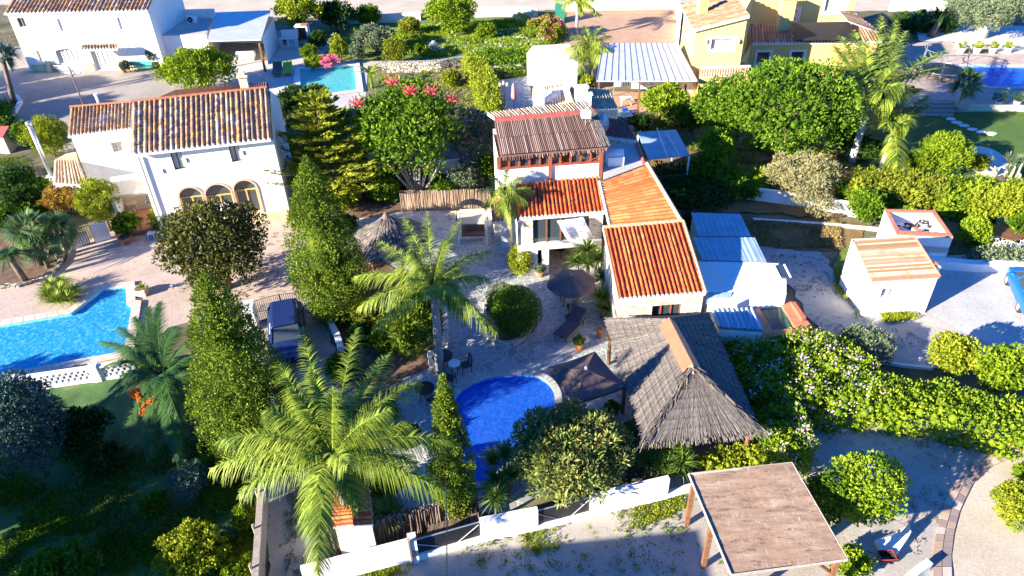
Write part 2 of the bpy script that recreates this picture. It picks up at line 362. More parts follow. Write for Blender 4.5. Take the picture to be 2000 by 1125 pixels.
MT['oldtile'] = bypal('weathered_roof_tile', rock(), const=True, dirt=(3, (.20, .14, .10), .56))
MT['newtile'] = bypal('orange_roof_tile', [(0, (.36, .055, .016)), (.4, (.52, .10, .022)), (.8, (.62, .15, .035)), (1, (.68, .26, .10))], dirt=(1.6, (.12, .03, .022), .55))
MT['paletile'] = bypal('pale_orange_tile', [(0, (.46, .10, .025)), (.5, (.58, .16, .04)), (1, (.68, .27, .10))], dirt=(2, (.38, .16, .08), .62))
MT['palerow'] = bypal('sandy_roof_tile', [(0, (.44, .27, .16)), (.5, (.60, .42, .26)), (1, (.74, .60, .42))], dirt=(3, (.32, .2, .12), .6))
MT['corr'] = bypal('fibre_cement_roof', [(0, (.30, .17, .08)), (.4, (.44, .29, .17)), (.8, (.58, .46, .33)), (1, (.70, .62, .52))], dirt=(2, (.34, .18, .08), .53))
MT['corrblue'] = bypal('blue_corrugated_sheet', [(0, (.28, .40, .50)), (.5, (.36, .48, .58)), (1, (.5, .58, .64))], rough=.45)
MT['reed'] = bypal('brown_reed', [(0, (.10, .05, .04)), (.5, (.20, .12, .09)), (1, (.40, .28, .22))])
MT['thatch'] = bypal('grey_thatch', [(0, (.05, .043, .040)), (.5, (.115, .098, .088)), (1, (.25, .21, .18))], rough=.95)
MT['heather'] = bypal('heather_screen', [(0, (.10, .065, .05)), (.5, (.20, .14, .11)), (1, (.34, .26, .20))], rough=.95)
MT['fencereed'] = bypal('reed_fence', [(0, (.26, .17, .11)), (.5, (.38, .27, .19)), (1, (.52, .40, .29))], rough=.9)
def woodroof():
    m, t, p, o = newmat('weathered_felt_roof')
    c = ramp(t, noise(t, 1.2, 6, .7, sc=(.8, 3.2, 1)), [(.3, (.26, .155, .09)), (.5, (.38, .24, .15)), (.7, (.52, .37, .25))])
    c = mix(t, ramp(t, noise(t, 2.2, 7, .8, sc=(.7, 2.6, 1)), [(.55, (0, 0, 0)), (.61, (.85, .85, .85))]), c, (.15, .09, .055))
    c = mix(t, ramp(t, noise(t, 3.4, 6, .8, sc=(3, .8, 1)), [(.58, (0, 0, 0)), (.62, (.8, .8, .8))]), c, (.56, .44, .34))
    setc(t, p, c); p.inputs['Roughness'].default_value = .9; bump(t, p, noise(t, 9, sc=(1, 4, 1)), .4, .03); return m
MT['felt'] = woodroof()
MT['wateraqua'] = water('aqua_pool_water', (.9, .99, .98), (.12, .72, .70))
MT['stonecop'] = plain('grey_stone_coping', (.44, .43, .40), .8, var=.2, scale=3)
MT['brownrow'] = bypal('brown_roof_tile', [(0, (.28, .13, .07)), (.5, (.42, .22, .12)), (1, (.56, .36, .22))], dirt=(3, (.25, .13, .08), .6))
MT['bricks'] = plain('red_brick_coping', (.55, .20, .12), .8, var=.3, scale=7)
MT['redtile'] = bypal('dull_red_tile', [(0, (.30, .08, .06)), (.5, (.38, .11, .09)), (1, (.46, .15, .12))])

MT['pinkcloth'] = plain('pink_canvas', (.70, .25, .30), .85)
# ---------------------------------------------------------------- foliage
def unit(n):
    d = rng.normal(size=(n, 3)); return d / np.linalg.norm(d, axis=1)[:, None]
def leaves(P, D, L, w, flat=0.0):
    """kite leaves at P growing along D (n,3), length L, width w"""
    n = len(P); D = D / (np.linalg.norm(D, axis=1)[:, None] + 1e-9)
    R = unit(n); R[:, 2] *= (1 - flat); Sd = np.cross(D, R); Sd /= (np.linalg.norm(Sd, axis=1)[:, None] + 1e-9)
    L = L * rng.uniform(.6, 1.3, n)[:, None]; W = w * rng.uniform(.7, 1.2, n)[:, None]
    V = np.stack([P, P + D * L * .45 + Sd * W * .5, P + D * L, P + D * L * .45 - Sd * W * .5], 1).reshape(-1, 3)
    return V, np.arange(4 * n).reshape(n, 4)
def lumps_mesh(C, R, n, L, w, upb=.25, out=.9, keep=.62, zmin=None, sub=None):
    """leaf cloud on the surface of overlapping lumps (centres C, radii R)"""
    C = np.asarray(C, float); R = np.asarray(R, float)
    pr = R ** 2; idx = rng.choice(len(C), size=int(n * 1.6), p=pr / pr.sum())
    d = unit(len(idx)); d[:, 2] = np.where(rng.random(len(idx)) < .35, np.abs(d[:, 2]), d[:, 2])
    r = R[idx] * rng.uniform(.72, 1.08, len(idx)) ; r = np.where(rng.random(len(idx)) < .18, r * .7, r); P = C[idx] + d * r[:, None]
    ok = np.ones(len(idx), bool)
    for a in range(0, len(idx), 4000):
        q = np.linalg.norm(P[a:a + 4000, None] - C[None], axis=2) / R[None]
        q[np.arange(len(q)), idx[a:a + 4000]] = 9
        ok[a:a + 4000] = q.min(1) > keep
    if zmin is not None: ok &= P[:, 2] > zmin
    P = P[ok][:n]; d = d[ok][:n]
    D = d * out + unit(len(P)) * .75; D[:, 2] += upb
    V, Fc = leaves(P, D, L, w)
    base = rng.random(len(C))                                   # each clump a shade of its own, like shoots of one plant
    v = np.clip(base[idx][ok][:n] * .45 + rng.random(len(P)) * .6, 0, 1)
    return V, Fc, v
def core_mesh(C, R, s=.62):
    b = B()
    for c, r in zip(C, R):
        rr = max(.03, r * s); b.tube_z((c[0], c[1], c[2]), [(rr * .1, -rr), (rr * .8, -rr * .6), (rr, 0), (rr * .8, rr * .6), (rr * .1, rr)], 6, .15)
    V = np.array(b.V); Fq = [f for f in b.F]
    quads = [f if len(f) == 4 else None for f in Fq]
    return V, np.array([q for q in quads if q is not None])
def join(parts):
    Vs, Fs, vs, n = [], [], [], 0
    for V, Fc, v in parts:
        Vs.append(V); Fs.append(Fc + n); n += len(V); vs.append(np.full(len(Fc), v) if np.isscalar(v) else v)
    return np.concatenate(Vs), np.concatenate(Fs), np.concatenate(vs)
def crownlumps(c, R, rz, kind, nl):
    C = []; Rr = []
    for i in range(nl):
        if kind == 'round':
            d = unit(1)[0]; d[2] = abs(d[2]) if random.random() < .6 else d[2]; k = random.uniform(.40, 1.0) ** .5 * (1.12 if i % 4 == 0 else 1.)
            C.append(c + d * np.array([R, R, rz]) * k * .82); Rr.append(min(R, rz * 1.2) * (random.uniform(.13, .20) if i % 4 == 0 else random.uniform(.11, .23)))
        elif kind == 'cone':                                     # c = base centre, rz = height
            t = random.random() ** 1.15; pr = (math.sin(math.pi * min(1, (t + .16) / .50) * .5) if t < .42 else ((1 - t) / .58) ** .72)
            if t < .05: pr = .6
            a = random.uniform(0, 6.283); q = R * max(.05, pr); lr = max(.10, min(q * .6, R * random.uniform(.09, .19)))
            ou_ = random.uniform(.0, .16) * q if i % 9 == 0 else random.uniform(-.12, .03) * q; C.append(c + [math.cos(a) * (q - lr * .8 + ou_), math.sin(a) * (q - lr * .8 + ou_), t * (rz - .2) + .1]); Rr.append(lr)
        elif kind == 'ball':
            d = unit(1)[0]; C.append(c + d * np.array([R, R, rz]) * .82); Rr.append(R * .20)
    return np.array(C), np.array(Rr)
def trunk_mesh(base, top, r, limbs=5, spread=1., rng_=None):
    b = B(); base = np.array(base, float); top = np.array(top, float)
    m = (base + top) / 2 + [random.uniform(-.15, .15), random.uniform(-.15, .15), 0]
    b.tube([base, m, top], [r * 1.25, r, r * .75], 8)
    for i in range(limbs):
        a = random.uniform(0, 6.28) + i * 6.28 / limbs; s0 = m + (top - m) * random.uniform(.2, 1)
        e = top + np.array([math.cos(a) * spread, math.sin(a) * spread, spread * random.uniform(.3, 1.0)])
        b.tube([s0, (s0 + e) / 2 + [0, 0, spread * .12], e], [r * .55, r * .35, r * .12], 5)
    return b
def place(cx, cy, hw, hh, th):
    """crown centre, radius and half-height (m) from its outline in the photo; stands on z = 0"""
    zc = 2.0
    for _ in range(12):
        c = G(cx, cy, zc); s = mpp(c); R = hw * s; e = elev(cx, cy); a = (hh * s) ** 2 - (R * math.sin(e)) ** 2
        rz = math.sqrt(max(a, 0)) / math.cos(e); rz = min(max(rz, R * .5), R * 1.5); zc = .5 * zc + .5 * (th + rz * .95)
    return G(cx, cy, zc), R, rz
TREES = {}
def tree(name, label, cat, cx, cy, hw, hh, th=.3, mat='leaf', L=.22, w=.12, dens=1., nl=0, kind='round', group=None, bark='bark', fl=None, keep=.78, upb=.25, trunk=True, lr=.06):
    c, R, rz = place(cx, cy, hw, hh, th)
    base = np.array([c[0], c[1], 0.])
    t = thing(name, base, label, cat, group)
    nl = int(np.clip((nl or 14 + R * R * 9) * 1.7, 24, 240))
    C, Rr = crownlumps(c, R, rz, kind, nl)
    C[:, 2] = np.maximum(C[:, 2], Rr * .8 + .02)
    area = 4 * math.pi * R * (R + rz) / 2
    n = int(np.clip(dens * area / (L * w * .5) * 1.15, 500, 24000))
    V, Fc, v = lumps_mesh(C, Rr, n, L, w, upb, keep=keep, zmin=.02)
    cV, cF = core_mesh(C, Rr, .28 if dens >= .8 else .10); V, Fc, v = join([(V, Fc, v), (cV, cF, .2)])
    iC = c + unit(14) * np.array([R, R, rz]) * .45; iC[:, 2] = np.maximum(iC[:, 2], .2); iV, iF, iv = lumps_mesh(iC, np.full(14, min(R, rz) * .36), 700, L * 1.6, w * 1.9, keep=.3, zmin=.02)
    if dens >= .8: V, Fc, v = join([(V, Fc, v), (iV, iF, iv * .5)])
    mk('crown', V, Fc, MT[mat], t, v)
    if trunk: trunk_mesh(base, (c[0], c[1], max(.15, c[2] - rz * .35)), max(.03, R * lr), 5, R * .55).mk('trunk', MT[bark], t, True)
    if fl: flowers(t, C, Rr, fl[0], fl[1], *(fl[2:] or (.10,)))
    return t, c, R, rz
def flowers(t, C, Rr, mat, n, s=.10, top=True, name='blossom'):
    idx = rng.integers(0, len(C), n); P = []
    for i in idx:
        d = unit(1)[0]; d[2] = abs(d[2]) * .8 + .1; d[1] -= .25; c0 = C[i] + d / np.linalg.norm(d) * Rr[i] * 1.12
        k = random.randint(3, 7); P += [c0 + unit(1)[0] * s * 1.3 for _ in range(k)]
    P = np.array(P); V, Fc = leaves(P, unit(len(P)) + [0, 0, .5], s, s * .9)
    mk(name, V, Fc, MT[mat], t, rng.random(len(Fc)))
def cypress(name, label, cat, base, top, hw, hwy, mat='cypress', L=.13, w=.07, nl=230, dens=1., group=None):
    z = hz(base, top); b0 = G(*base); s = mpp(G(base[0], hwy, z * .35)); R = hw * s
    t = thing(name, b0, label, cat, group)
    C, Rr = crownlumps(b0, R, z, 'cone', nl); n = int(np.clip(dens * 3.14 * R * z * 2.0 / (L * w * .5), 2000, 62000))
    V, Fc, v = lumps_mesh(C, Rr, n, L, w, .7, .7, .5)
    iC, iR = crownlumps(b0, R * .6, z * .9, 'cone', 60); iV, iF, iv = lumps_mesh(iC, iR * 1.5, 2500, L * 2.2, w * 2.2, .7)
    b = B(); prof = [(R * .4, .1), (R * .55, z * .15), (R * .58, z * .45), (R * .38, z * .68), (R * .12, z * .85), (.02, z * .9)]
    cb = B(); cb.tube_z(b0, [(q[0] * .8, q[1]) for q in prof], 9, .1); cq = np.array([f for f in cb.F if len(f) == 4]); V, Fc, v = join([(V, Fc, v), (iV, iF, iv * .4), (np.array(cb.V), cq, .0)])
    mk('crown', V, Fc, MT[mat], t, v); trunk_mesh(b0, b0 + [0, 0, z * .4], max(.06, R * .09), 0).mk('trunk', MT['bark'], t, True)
    return t
def inpoly(p, poly):
    c = False; n = len(poly)
    for i in range(n):
        a, b = poly[i], poly[i - 1]
        if (a[1] > p[1]) != (b[1] > p[1]) and p[0] < (b[0] - a[0]) * (p[1] - a[1]) / (b[1] - a[1]) + a[0]: c = not c
    return c
def hedge(name, label, cat, outline, h, mat='leaf', L=.14, w=.09, lr=.35, dens=1., group=None, fl=None, rough=.25, zb=0., kindmesh='foliage'):
    """outline: px polygon of the TOP of the hedge at height h; it fills down to the ground"""
    poly = px(outline, h + zb); P2 = [p[:2] for p in poly]
    t = thing(name, (np.mean([p[0] for p in P2]), np.mean([p[1] for p in P2]), zb), label, cat, group)
    xs = [p[0] for p in P2]; ys = [p[1] for p in P2]; C = []; Rr = []
    area = abs(sum(P2[i - 1][0] * P2[i][1] - P2[i][0] * P2[i - 1][1] for i in range(len(P2)))) / 2
    nt_ = int(np.clip(area / (lr * lr) * 1.3, 6, 320)); tries = 0
    while len(C) < nt_ and tries < 40000:
        tries += 1; p = (random.uniform(min(xs), max(xs)), random.uniform(min(ys), max(ys)))
        if inpoly(p, P2): r = lr * random.uniform(.7, 1.2); C.append([p[0], p[1], zb + max(r * .6, h - r * .9 + random.uniform(-rough, rough))]); Rr.append(r)
    per = 0
    for i in range(len(P2)):
        a, b = P2[i - 1], P2[i]; l = np.linalg.norm(b - a); per += l
        for k in range(max(1, int(l / (lr * 1.1)))):
            for zz in np.arange(lr * .7, max(h - lr, lr * .8), lr * 1.3):
                q = a + (b - a) * random.random(); r = lr * random.uniform(.7, 1.1); C.append([q[0], q[1], zb + zz]); Rr.append(r)
    C = np.array(C); Rr = np.array(Rr)
    n = int(np.clip(dens * (area * 1.6 + per * h) / (L * w * .5) * 1.2, 500, 26000))
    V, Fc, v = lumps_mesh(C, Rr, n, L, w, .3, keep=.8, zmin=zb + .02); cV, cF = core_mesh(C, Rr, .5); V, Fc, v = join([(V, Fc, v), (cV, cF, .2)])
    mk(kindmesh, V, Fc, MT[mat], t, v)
    if fl: flowers(t, C, Rr, *fl)
    return t
def blades(O, D, L, w, droop=.3, seg=3):
    """long tapering blades from O along D, bending down"""
    n = len(O); D = D / np.linalg.norm(D, axis=1)[:, None]; Sd = np.cross(D, [0, 0, 1.]); Sd /= (np.linalg.norm(Sd, axis=1)[:, None] + 1e-6)
    L = np.asarray(L).reshape(-1, 1) * np.ones((n, 1)); V = []
    for k in range(seg + 1):
        t = k / seg; c = O + D * L * t; c = c + np.array([0, 0, -1.]) * (L * droop * t * t)
        ww = w * (1 - t) ** .7 if k < seg else w * .08
        V += [c - Sd * ww * .5, c + Sd * ww * .5]
    V = np.stack(V, 1).reshape(-1, 3); m = 2 * (seg + 1); Fq = []
    for k in range(seg): Fq.append(np.array([2 * k, 2 * k + 1, 2 * k + 3, 2 * k + 2])[None] + np.arange(n)[:, None] * m)
    return V, np.concatenate(Fq)
def frond(hub, tip, lift, mat, root, nl=52, LL=.55, w=.042, droop=.5, plum=.45, name='frond', rw=.03, fwd=.55):
    hub = np.array(hub, float); tip = np.array(tip, float)
    c1 = hub + (tip - hub) * .38 + [0, 0, lift]; ts = np.linspace(.14, 1, nl)
    def Bz(t): return (1 - t) ** 2 * hub + 2 * t * (1 - t) * c1 + t * t * tip
    O = []; D = []; Ls = []
    for t in ts:
        p = Bz(t); tg = Bz(min(1, t + .02)) - Bz(t - .02); tg /= np.linalg.norm(tg)
        s = np.cross(tg, [0, 0, 1.]); s /= np.linalg.norm(s) + 1e-6; u = np.cross(s, tg)
        ll = LL * (math.sin(math.pi * (t * .80 + .12)) ** .6) * (1.0 if t < .93 else .75)
        for sg in (-1, 1):
            O.append(p); D.append(s * sg + tg * (fwd + .5 * t) + u * random.uniform(-plum, plum * .8)); Ls.append(ll * random.uniform(.85, 1.12))
    V, Fc = blades(np.array(O), np.array(D), Ls, w, droop)
    v = np.tile(rng.random(len(O)), 3) * .8 + random.uniform(0, .2)
    b = B(); b.tube([Bz(t) for t in np.linspace(0, 1, 9)], [rw * 1.3, rw, rw * .8, rw * .6, rw * .5, rw * .4, rw * .3, rw * .2, rw * .1], 4)
    q = np.array([f for f in b.F if len(f) == 4]); V2, F2, v2 = join([(V, Fc, v), (np.array(b.V), q, .85)])
    return mk(name, V2, F2, MT[mat], root, v2)
def palm(label, base, hub, tips, r=.16, mat='palm', group=None, name='palm_tree', LL=.55, w=.042, lift=.9, droop=.5, plum=.45, nl=52, sep=True, bark='palmbark', extra=6, elen=1.6, skirt=False, fwd=.55):
    """tips: (px, py, z) frond ends traced from the photo; extra young upright fronds fill the heart"""
    z = hz(base, hub); b0 = G(*base); hb = G(*hub, z)
    t = thing(name, b0, label, 'palm tree', group); tb = B()
    pts = [b0 + (hb - b0) * k + [math.sin(k * 3) * .05, 0, 0] for k in np.linspace(0, 1, 14)]
    tb.tube(pts, [r * (1.35 - .45 * k + (.07 if i % 2 else 0)) for i, k in enumerate(np.linspace(0, 1, 14))], 10); tb.mk('trunk', MT[bark], t, True)
    sh = B()
    for i in range(9):
        a = i * .698; e = hb + [math.cos(a) * .35, math.sin(a) * .35, .55]; sh.tube([hb - [0, 0, .35], hb + [math.cos(a) * r, math.sin(a) * r, .1], e], [r * .5, r * .3, .02], 5)
    sh.mk('leaf_sheath', MT['sheath'], t, True)
    for q in tips:
        x, y, zt = q[:3]; tp = G(x, y, z + zt); lf = q[3] if len(q) > 3 else lift
        frond(hb + [0, 0, .1], tp, lf, mat, t, nl, LL, w, droop, plum, fwd=fwd)
    for i in range(extra):
        a = i * 2.4 + .5; l = elen * random.uniform(.6, 1.1); tp = hb + [math.cos(a) * l * .8, math.sin(a) * l * .8, l * random.uniform(.2, .9)]
        frond(hb + [0, 0, .1], tp, .6, mat, t, max(20, nl // 2), LL * .8, w, droop, plum, fwd=fwd)
    return t, hb
def rosette(V_, c, n, L, w, droop=.25, up=.35):
    d = unit(n); d[:, 2] = np.abs(d[:, 2]) * 1.0 + up - .5 * (rng.random(n) < .35); O = np.tile(np.array(c, float), (n, 1)) + d * .04
    V, Fc = blades(O, d, L * rng.uniform(.75, 1.1, n), w, droop, 2); V_.append((V, Fc, rng.random(len(Fc))))
def yucca(label, heads, name='yucca', mat='yucca', n=70, L=.55, w=.05, trunkr=.07, group=None, cat='yucca plant', droop=.25, up=.35):
    """heads: (px,py,z)"""
    H3 = [G(x, y, z) for x, y, z in heads]; b0 = np.array([np.mean([h[0] for h in H3]), np.mean([h[1] for h in H3]), 0.])
    t = thing(name, b0, label, cat, group); parts = []; b = B()
    for h in H3:
        rosette(parts, h, n, L, w, droop, up)
        k = b0 + (np.array([h[0], h[1], 0]) - b0) * .6
        if h[2] > .25: b.tube([k, (k + h) / 2, h], [trunkr, trunkr * .8, trunkr * .7], 6)
    V, Fc, v = join(parts); mk('leaves', V, Fc, MT[mat], t, v)
    if b.V: b.mk('trunk', MT['bark'], t, True)
    return t
# ---------------------------------------------------------------- building pieces
def tileroof(root, EL, ER, RR, RL, nc, nr, mat, name='roof', hgt=.07, th=.10, under='white', cover=.62, eave=True, rowstep=.025, dk=.02):
    """barrel tiles: columns run from the ridge (RL-RR) down to the eave (EL-ER)"""
    EL, ER, RR, RL = [np.array(q, float) for q in (EL, ER, RR, RL)]
    prof = [(0, 0), (.12, .02), (1 - cover, .0), (1 - cover + .04, .45), (1 - cover + .14, .85), (1 - cover / 2, 1), (1 - .14, .85), (.97, .42)]
    us = []; hs = []
    for c in range(nc):
        for a, h in prof: us.append((c + a) / nc); hs.append(h)
    us.append(1.); hs.append(0.); us = np.array(us); hs = np.array(hs); nu = len(us)
    V = []; Fs = []; vv = []; k = 0
    cv = rng.random((nr, nc)); cc = rng.random((nr, nc)); cj = np.append(np.repeat(rng.normal(0, .09, nc), len(prof)), 0) / nc; ui = np.minimum(np.arange(nu) // len(prof), nc - 1)
    for r in range(nr):
        v0, v1 = r / nr, (r + 1) / nr
        for vi, lf in ((v0, rowstep), (v1 + .1 / nr, 0)):
            vi = min(vi, 1.); L_ = EL + (RL - EL) * vi; R_ = ER + (RR - ER) * vi
            sl = rng.normal(0, .022, nc)[ui] if (lf and r and nr > 2) else 0.; P = L_[None] + (R_ - L_)[None] * (us + cj * (hs > 0) * (nr > 2))[:, None] + ((EL - RL) / np.linalg.norm(EL - RL))[None] * np.asarray(sl).reshape(-1, 1); P[:, 2] += hs * hgt * (1 + .12 * np.sin(ui * 2.3)) + lf + rng.normal(0, .006, nc)[ui]
            if lf: P[:, :2] += rng.normal(0, .006, (1, 2))
            V.append(P)
        a = np.arange(nu - 1); Fs.append(np.stack([k + a, k + a + 1, k + nu + a + 1, k + nu + a], 1)); k += 2 * nu
        ci = a // len(prof); isc = (a % len(prof)) >= 2
        vv.append(np.where(isc, (cv[r][ci] * .55 + cv[0][ci] * .45), cc[r][ci] * .5))
    V = np.concatenate(V); Fs = np.concatenate(Fs); vv = np.concatenate(vv)
    o = mk(name, V, Fs, MT[mat], root, vv)
    z = np.array([0, 0, dk]); b = B(); b.slab([EL - z, ER - z, RR - z, RL - z], th); b.mk('roof_deck', MT[under], o)
    if eave:
        b = B(); d = (ER - EL) / nc; dn = (EL - RL) / np.linalg.norm(EL - RL)
        for c in range(nc):
            p = EL + d * (c + 1 - cover / 2); q = d / np.linalg.norm(d)
            b.tube([p + dn * .015 + [0, 0, .0], p - dn * .10], hgt * .95, 8)
        b.mk('eave_tile_end', MT['white'], o)
    return o
def ridge(parent, A, Bp, mat, r=.10, n=14, name='ridge_cap'):
    A = np.array(A, float); Bp = np.array(Bp, float); P = []; R = []
    for i in range(n):
        P += [A + (Bp - A) * i / n, A + (Bp - A) * (i + .97) / n]; R += [r, r * .82]
    b = B(); b.tube(P, R, 8, .5); return b.mk(name, MT[mat], parent)
def wall(b, p0, p1, z0, z1, holes=(), depth=.18, z1b=None):
    """upright sheet from p0 to p1 (outside on the right of p0->p1) with real recesses at holes (u0,u1,za,zb)"""
    p0 = np.array(p0[:2], float); p1 = np.array(p1[:2], float); L = np.linalg.norm(p1 - p0); d = (p1 - p0) / L; n = np.array([d[1], -d[0]])
    zr = z1 if z1b is None else z1b
    def top(u): return z1 + (zr - z1) * u / L
    us = sorted({0, L} | {u for h in holes for u in h[:2]}); zs = sorted({z0} | {z for h in holes for z in h[2:4]})
    def P(u, z, k=0): q = p0 + d * u - n * k; return (q[0], q[1], z)
    for i in range(len(us) - 1):
        ua, ub = us[i], us[i + 1]; um = (ua + ub) / 2
        for j in range(len(zs)):
            za = zs[j]; last = j == len(zs) - 1; zb = zs[j + 1] if not last else None
            if not last and any(h[0] < um < h[1] and h[2] < (za + zb) / 2 < h[3] for h in holes): continue
            if last: b.add([P(ua, za), P(ub, za), P(ub, top(ub)), P(ua, top(ua))], [(0, 1, 2, 3)])
            else: b.add([P(ua, za), P(ub, za), P(ub, zb), P(ua, zb)], [(0, 1, 2, 3)])
    for u0_, u1_, za, zb in [h[:4] for h in holes]:
        b.add([P(u0_, za), P(u1_, za), P(u1_, zb), P(u0_, zb), P(u0_, za, depth), P(u1_, za, depth), P(u1_, zb, depth), P(u0_, zb, depth)],
              [(0, 4, 5, 1), (1, 5, 6, 2), (2, 6, 7, 3), (3, 7, 4, 0)])
    return d, n
def window(root, p0, p1, h, frame='whitew', pane='glass', depth=.18, fw_=.05, mull=1, name='window', surround=None, sill=True, label=None):
    p0 = np.array(p0[:2], float); p1 = np.array(p1[:2], float); d = (p1 - p0) / np.linalg.norm(p1 - p0); n = np.array([d[1], -d[0]]); rz = math.atan2(d[1], d[0])
    u0_, u1_, za, zb = h[:4]; b = B(); k = depth - .03
    def C(u, z, kk): q = p0 + d * u - n * kk; return (q[0], q[1], z)
    W_, Hh = u1_ - u0_, zb - za
    b.box(C((u0_ + u1_) / 2, za + fw_ / 2, k), (W_, .06, fw_), rz); b.box(C((u0_ + u1_) / 2, zb - fw_ / 2, k), (W_, .06, fw_), rz)
    for u in [u0_ + fw_ / 2, u1_ - fw_ / 2] + [u0_ + W_ * (i + 1) / (mull + 1) for i in range(mull)]: b.box(C(u, (za + zb) / 2, k), (fw_, .056, Hh - 2 * fw_), rz)
    w = b.mk(name, MT[frame], root)
    if label: w['label'] = label
    g = B(); g.add([C(u0_, za, depth), C(u1_, za, depth), C(u1_, zb, depth), C(u0_, zb, depth)], [(0, 1, 2, 3)]); g.mk('pane', MT[pane], w)
    if surround:
        s = B(); t = surround[1]
        for (u, z, ww, hh) in ((u0_ - t / 2, (za + zb) / 2, t, Hh + 2 * t), (u1_ + t / 2, (za + zb) / 2, t, Hh + 2 * t), ((u0_ + u1_) / 2, zb + t / 2, W_, t), ((u0_ + u1_) / 2, za - t / 2, W_, t)):
            s.box(C(u, z, -.02), (ww, .06, hh), rz)
        s.mk('surround', MT[surround[0]], w)
    return w
def hole(p0, p1, a, b):
    """px rect corners a (top-left), b (bottom-right) seen on the wall"""
    u0_, za = onwall(p0, p1, *a); u1_, zb = onwall(p0, p1, *b)
    if u0_ > u1_: u0_, u1_ = u1_, u0_
    return [max(.03, u0_), u1_, max(.02, min(za, zb)), max(za, zb)]
def arch(root, p0, p1, h, mat='archbrick', frame='yellowsurr', r=.13, name='arched_window', pane='glass'):
    """round-headed window: ring of brick, timber frame, pane; h = full rect of the hole"""
    p0 = np.array(p0[:2], float); p1 = np.array(p1[:2], float); d = (p1 - p0) / np.linalg.norm(p1 - p0); n = np.array([d[1], -d[0]]); rz = math.atan2(d[1], d[0])
    u0_, u1_, za, zb = h[:4]; R = (u1_ - u0_) / 2; um = (u0_ + u1_) / 2; zs = zb - R
    def C(u, z, kk): q = p0 + d * u - n * kk; return np.array((q[0], q[1], z))
    w = window(root, p0, p1, (u0_, u1_, za, zs), frame, pane, .22, .09, 1, name)
    sp = B(); arcs = [math.pi * i / 16 for i in range(17)]
    for sg in (0, 1):                                            # spandrels, flush with the wall
        rg = range(8) if sg == 0 else range(8, 16)
        cx_ = u1_ if sg == 0 else u0_
        for i in rg:
            sp.add([C(cx_, zb, -.003), C(um + R * math.cos(arcs[i]), zs + R * math.sin(arcs[i]), -.003), C(um + R * math.cos(arcs[i + 1]), zs + R * math.sin(arcs[i + 1]), -.003)], [(0, 1, 2)])
    sp.mk('spandrel', MT['white'], w)
    g = B(); g.add([C(um + R * math.cos(a), zs + R * math.sin(a), .21) for a in arcs], [tuple(range(17))]); g.mk('fanlight', MT['glass'], w)
    if mat:
        a = B()
        for i in range(16):
            q = []
            for kk in (-.05, .1):
                for rr in (R, R + r):
                    for an in (arcs[i], arcs[i + 1]): q.append(C(um + rr * math.cos(an), zs + rr * math.sin(an), kk))
            a.add(q, [(0, 2, 3, 1), (2, 6, 7, 3), (0, 1, 5, 4)], .5)
        for u in (u0_ - r / 2, u1_ + r / 2): a.box(C(u, (za + zs) / 2, .0), (r, .1, zs - za), rz)
        a.mk('brick_arch', MT[mat], w)
    return w
RAG = dict(meadow_ground=.4, sandy_track=.3, garden_path=.25, farm_yard=.25, lane=.3, leaf_litter_bank=.3, lawn=.2, gravel_driveway=.2, gravel_yard=.2, garden_soil=.15, cypress_bed=.3, garden_bed=.3, shaded_bank=.4, white_pebble_bed=.25, grassy_verge=.3, pale_rock_bank=.25)
def sheet(name, pts, mat, lvl, holes=(), kind='structure', z=0., sm=0):
    rag = RAG.get(name, 0)
    P = px(pts, z) if not sm else smoothpoly(px(pts, z), sm)
    if rag:
        Q = []; ph = random.uniform(0, 9)
        for i in range(len(P)):
            a, c = np.array(P[i]), np.array(P[(i + 1) % len(P)]); l = np.linalg.norm(c - a); m = int(np.clip(l / .5, 1, 90)); nn = np.array([-(c - a)[1], (c - a)[0], 0]) / (l + 1e-6)
            for k in range(m): s = l * k / m; Q.append(a + (c - a) * k / m + nn * rag * (math.sin(s * 1.3 + ph) * .5 + math.sin(s * 3.1 + ph * 2) * .3 + random.uniform(-.5, .5)) * (k > 0))
        P = Q
    P = [(p[0], p[1], z + .004 * lvl) for p in P]
    if sum(P[i - 1][0] * P[i][1] - P[i][0] * P[i - 1][1] for i in range(len(P))) < 0: P = P[::-1]
    Hs = [[(q[0], q[1]) for q in h] for h in holes]
    allp = P + [(q[0], q[1], z + .004 * lvl) for h in Hs for q in h]
    o = mk(name, allp, tri([[(p[0], p[1]) for p in P]] + Hs), MT[mat]); o['kind'] = kind; return o
def thatch_slope(b, E0, E1, R0, R1, n=60, m=14, h=.05, rough=.06):
    """combed straw slope, ragged at the eave"""
    E0, E1, R0, R1 = [np.array(q, float) for q in (E0, E1, R0, R1)]; k = n * 2; base = len(b.V); dn = ((E0 - R0) + (E1 - R1)) / 2; dn /= np.linalg.norm(dn)
    hh = rng.uniform(0, h, k + 1); sh = rng.random(k + 1)
    for j in range(m + 1):
        t = j / m; hh = hh * .8 + rng.uniform(0, h, k + 1) * .2 + .0
        for i in range(k + 1):
            s = i / k; p = (E0 + (E1 - E0) * s) * (1 - t) + (R0 + (R1 - R0) * s) * t; p = p + [0, 0, hh[i] + rng.uniform(0, rough * .3) + .03 * ((j % 4) == 0)]
            if j == 0: p = p + dn * rng.uniform(-.02, rough * 2)
            b.V.append(tuple(p))
    for j in range(m):
        for i in range(k):
            a = base + j * (k + 1) + i; b.F.append((a, a + 1, a + k + 2, a + k + 1)); b.v.append(float(np.clip(sh[i] * .6 + rng.random() * .4, 0, 1)))
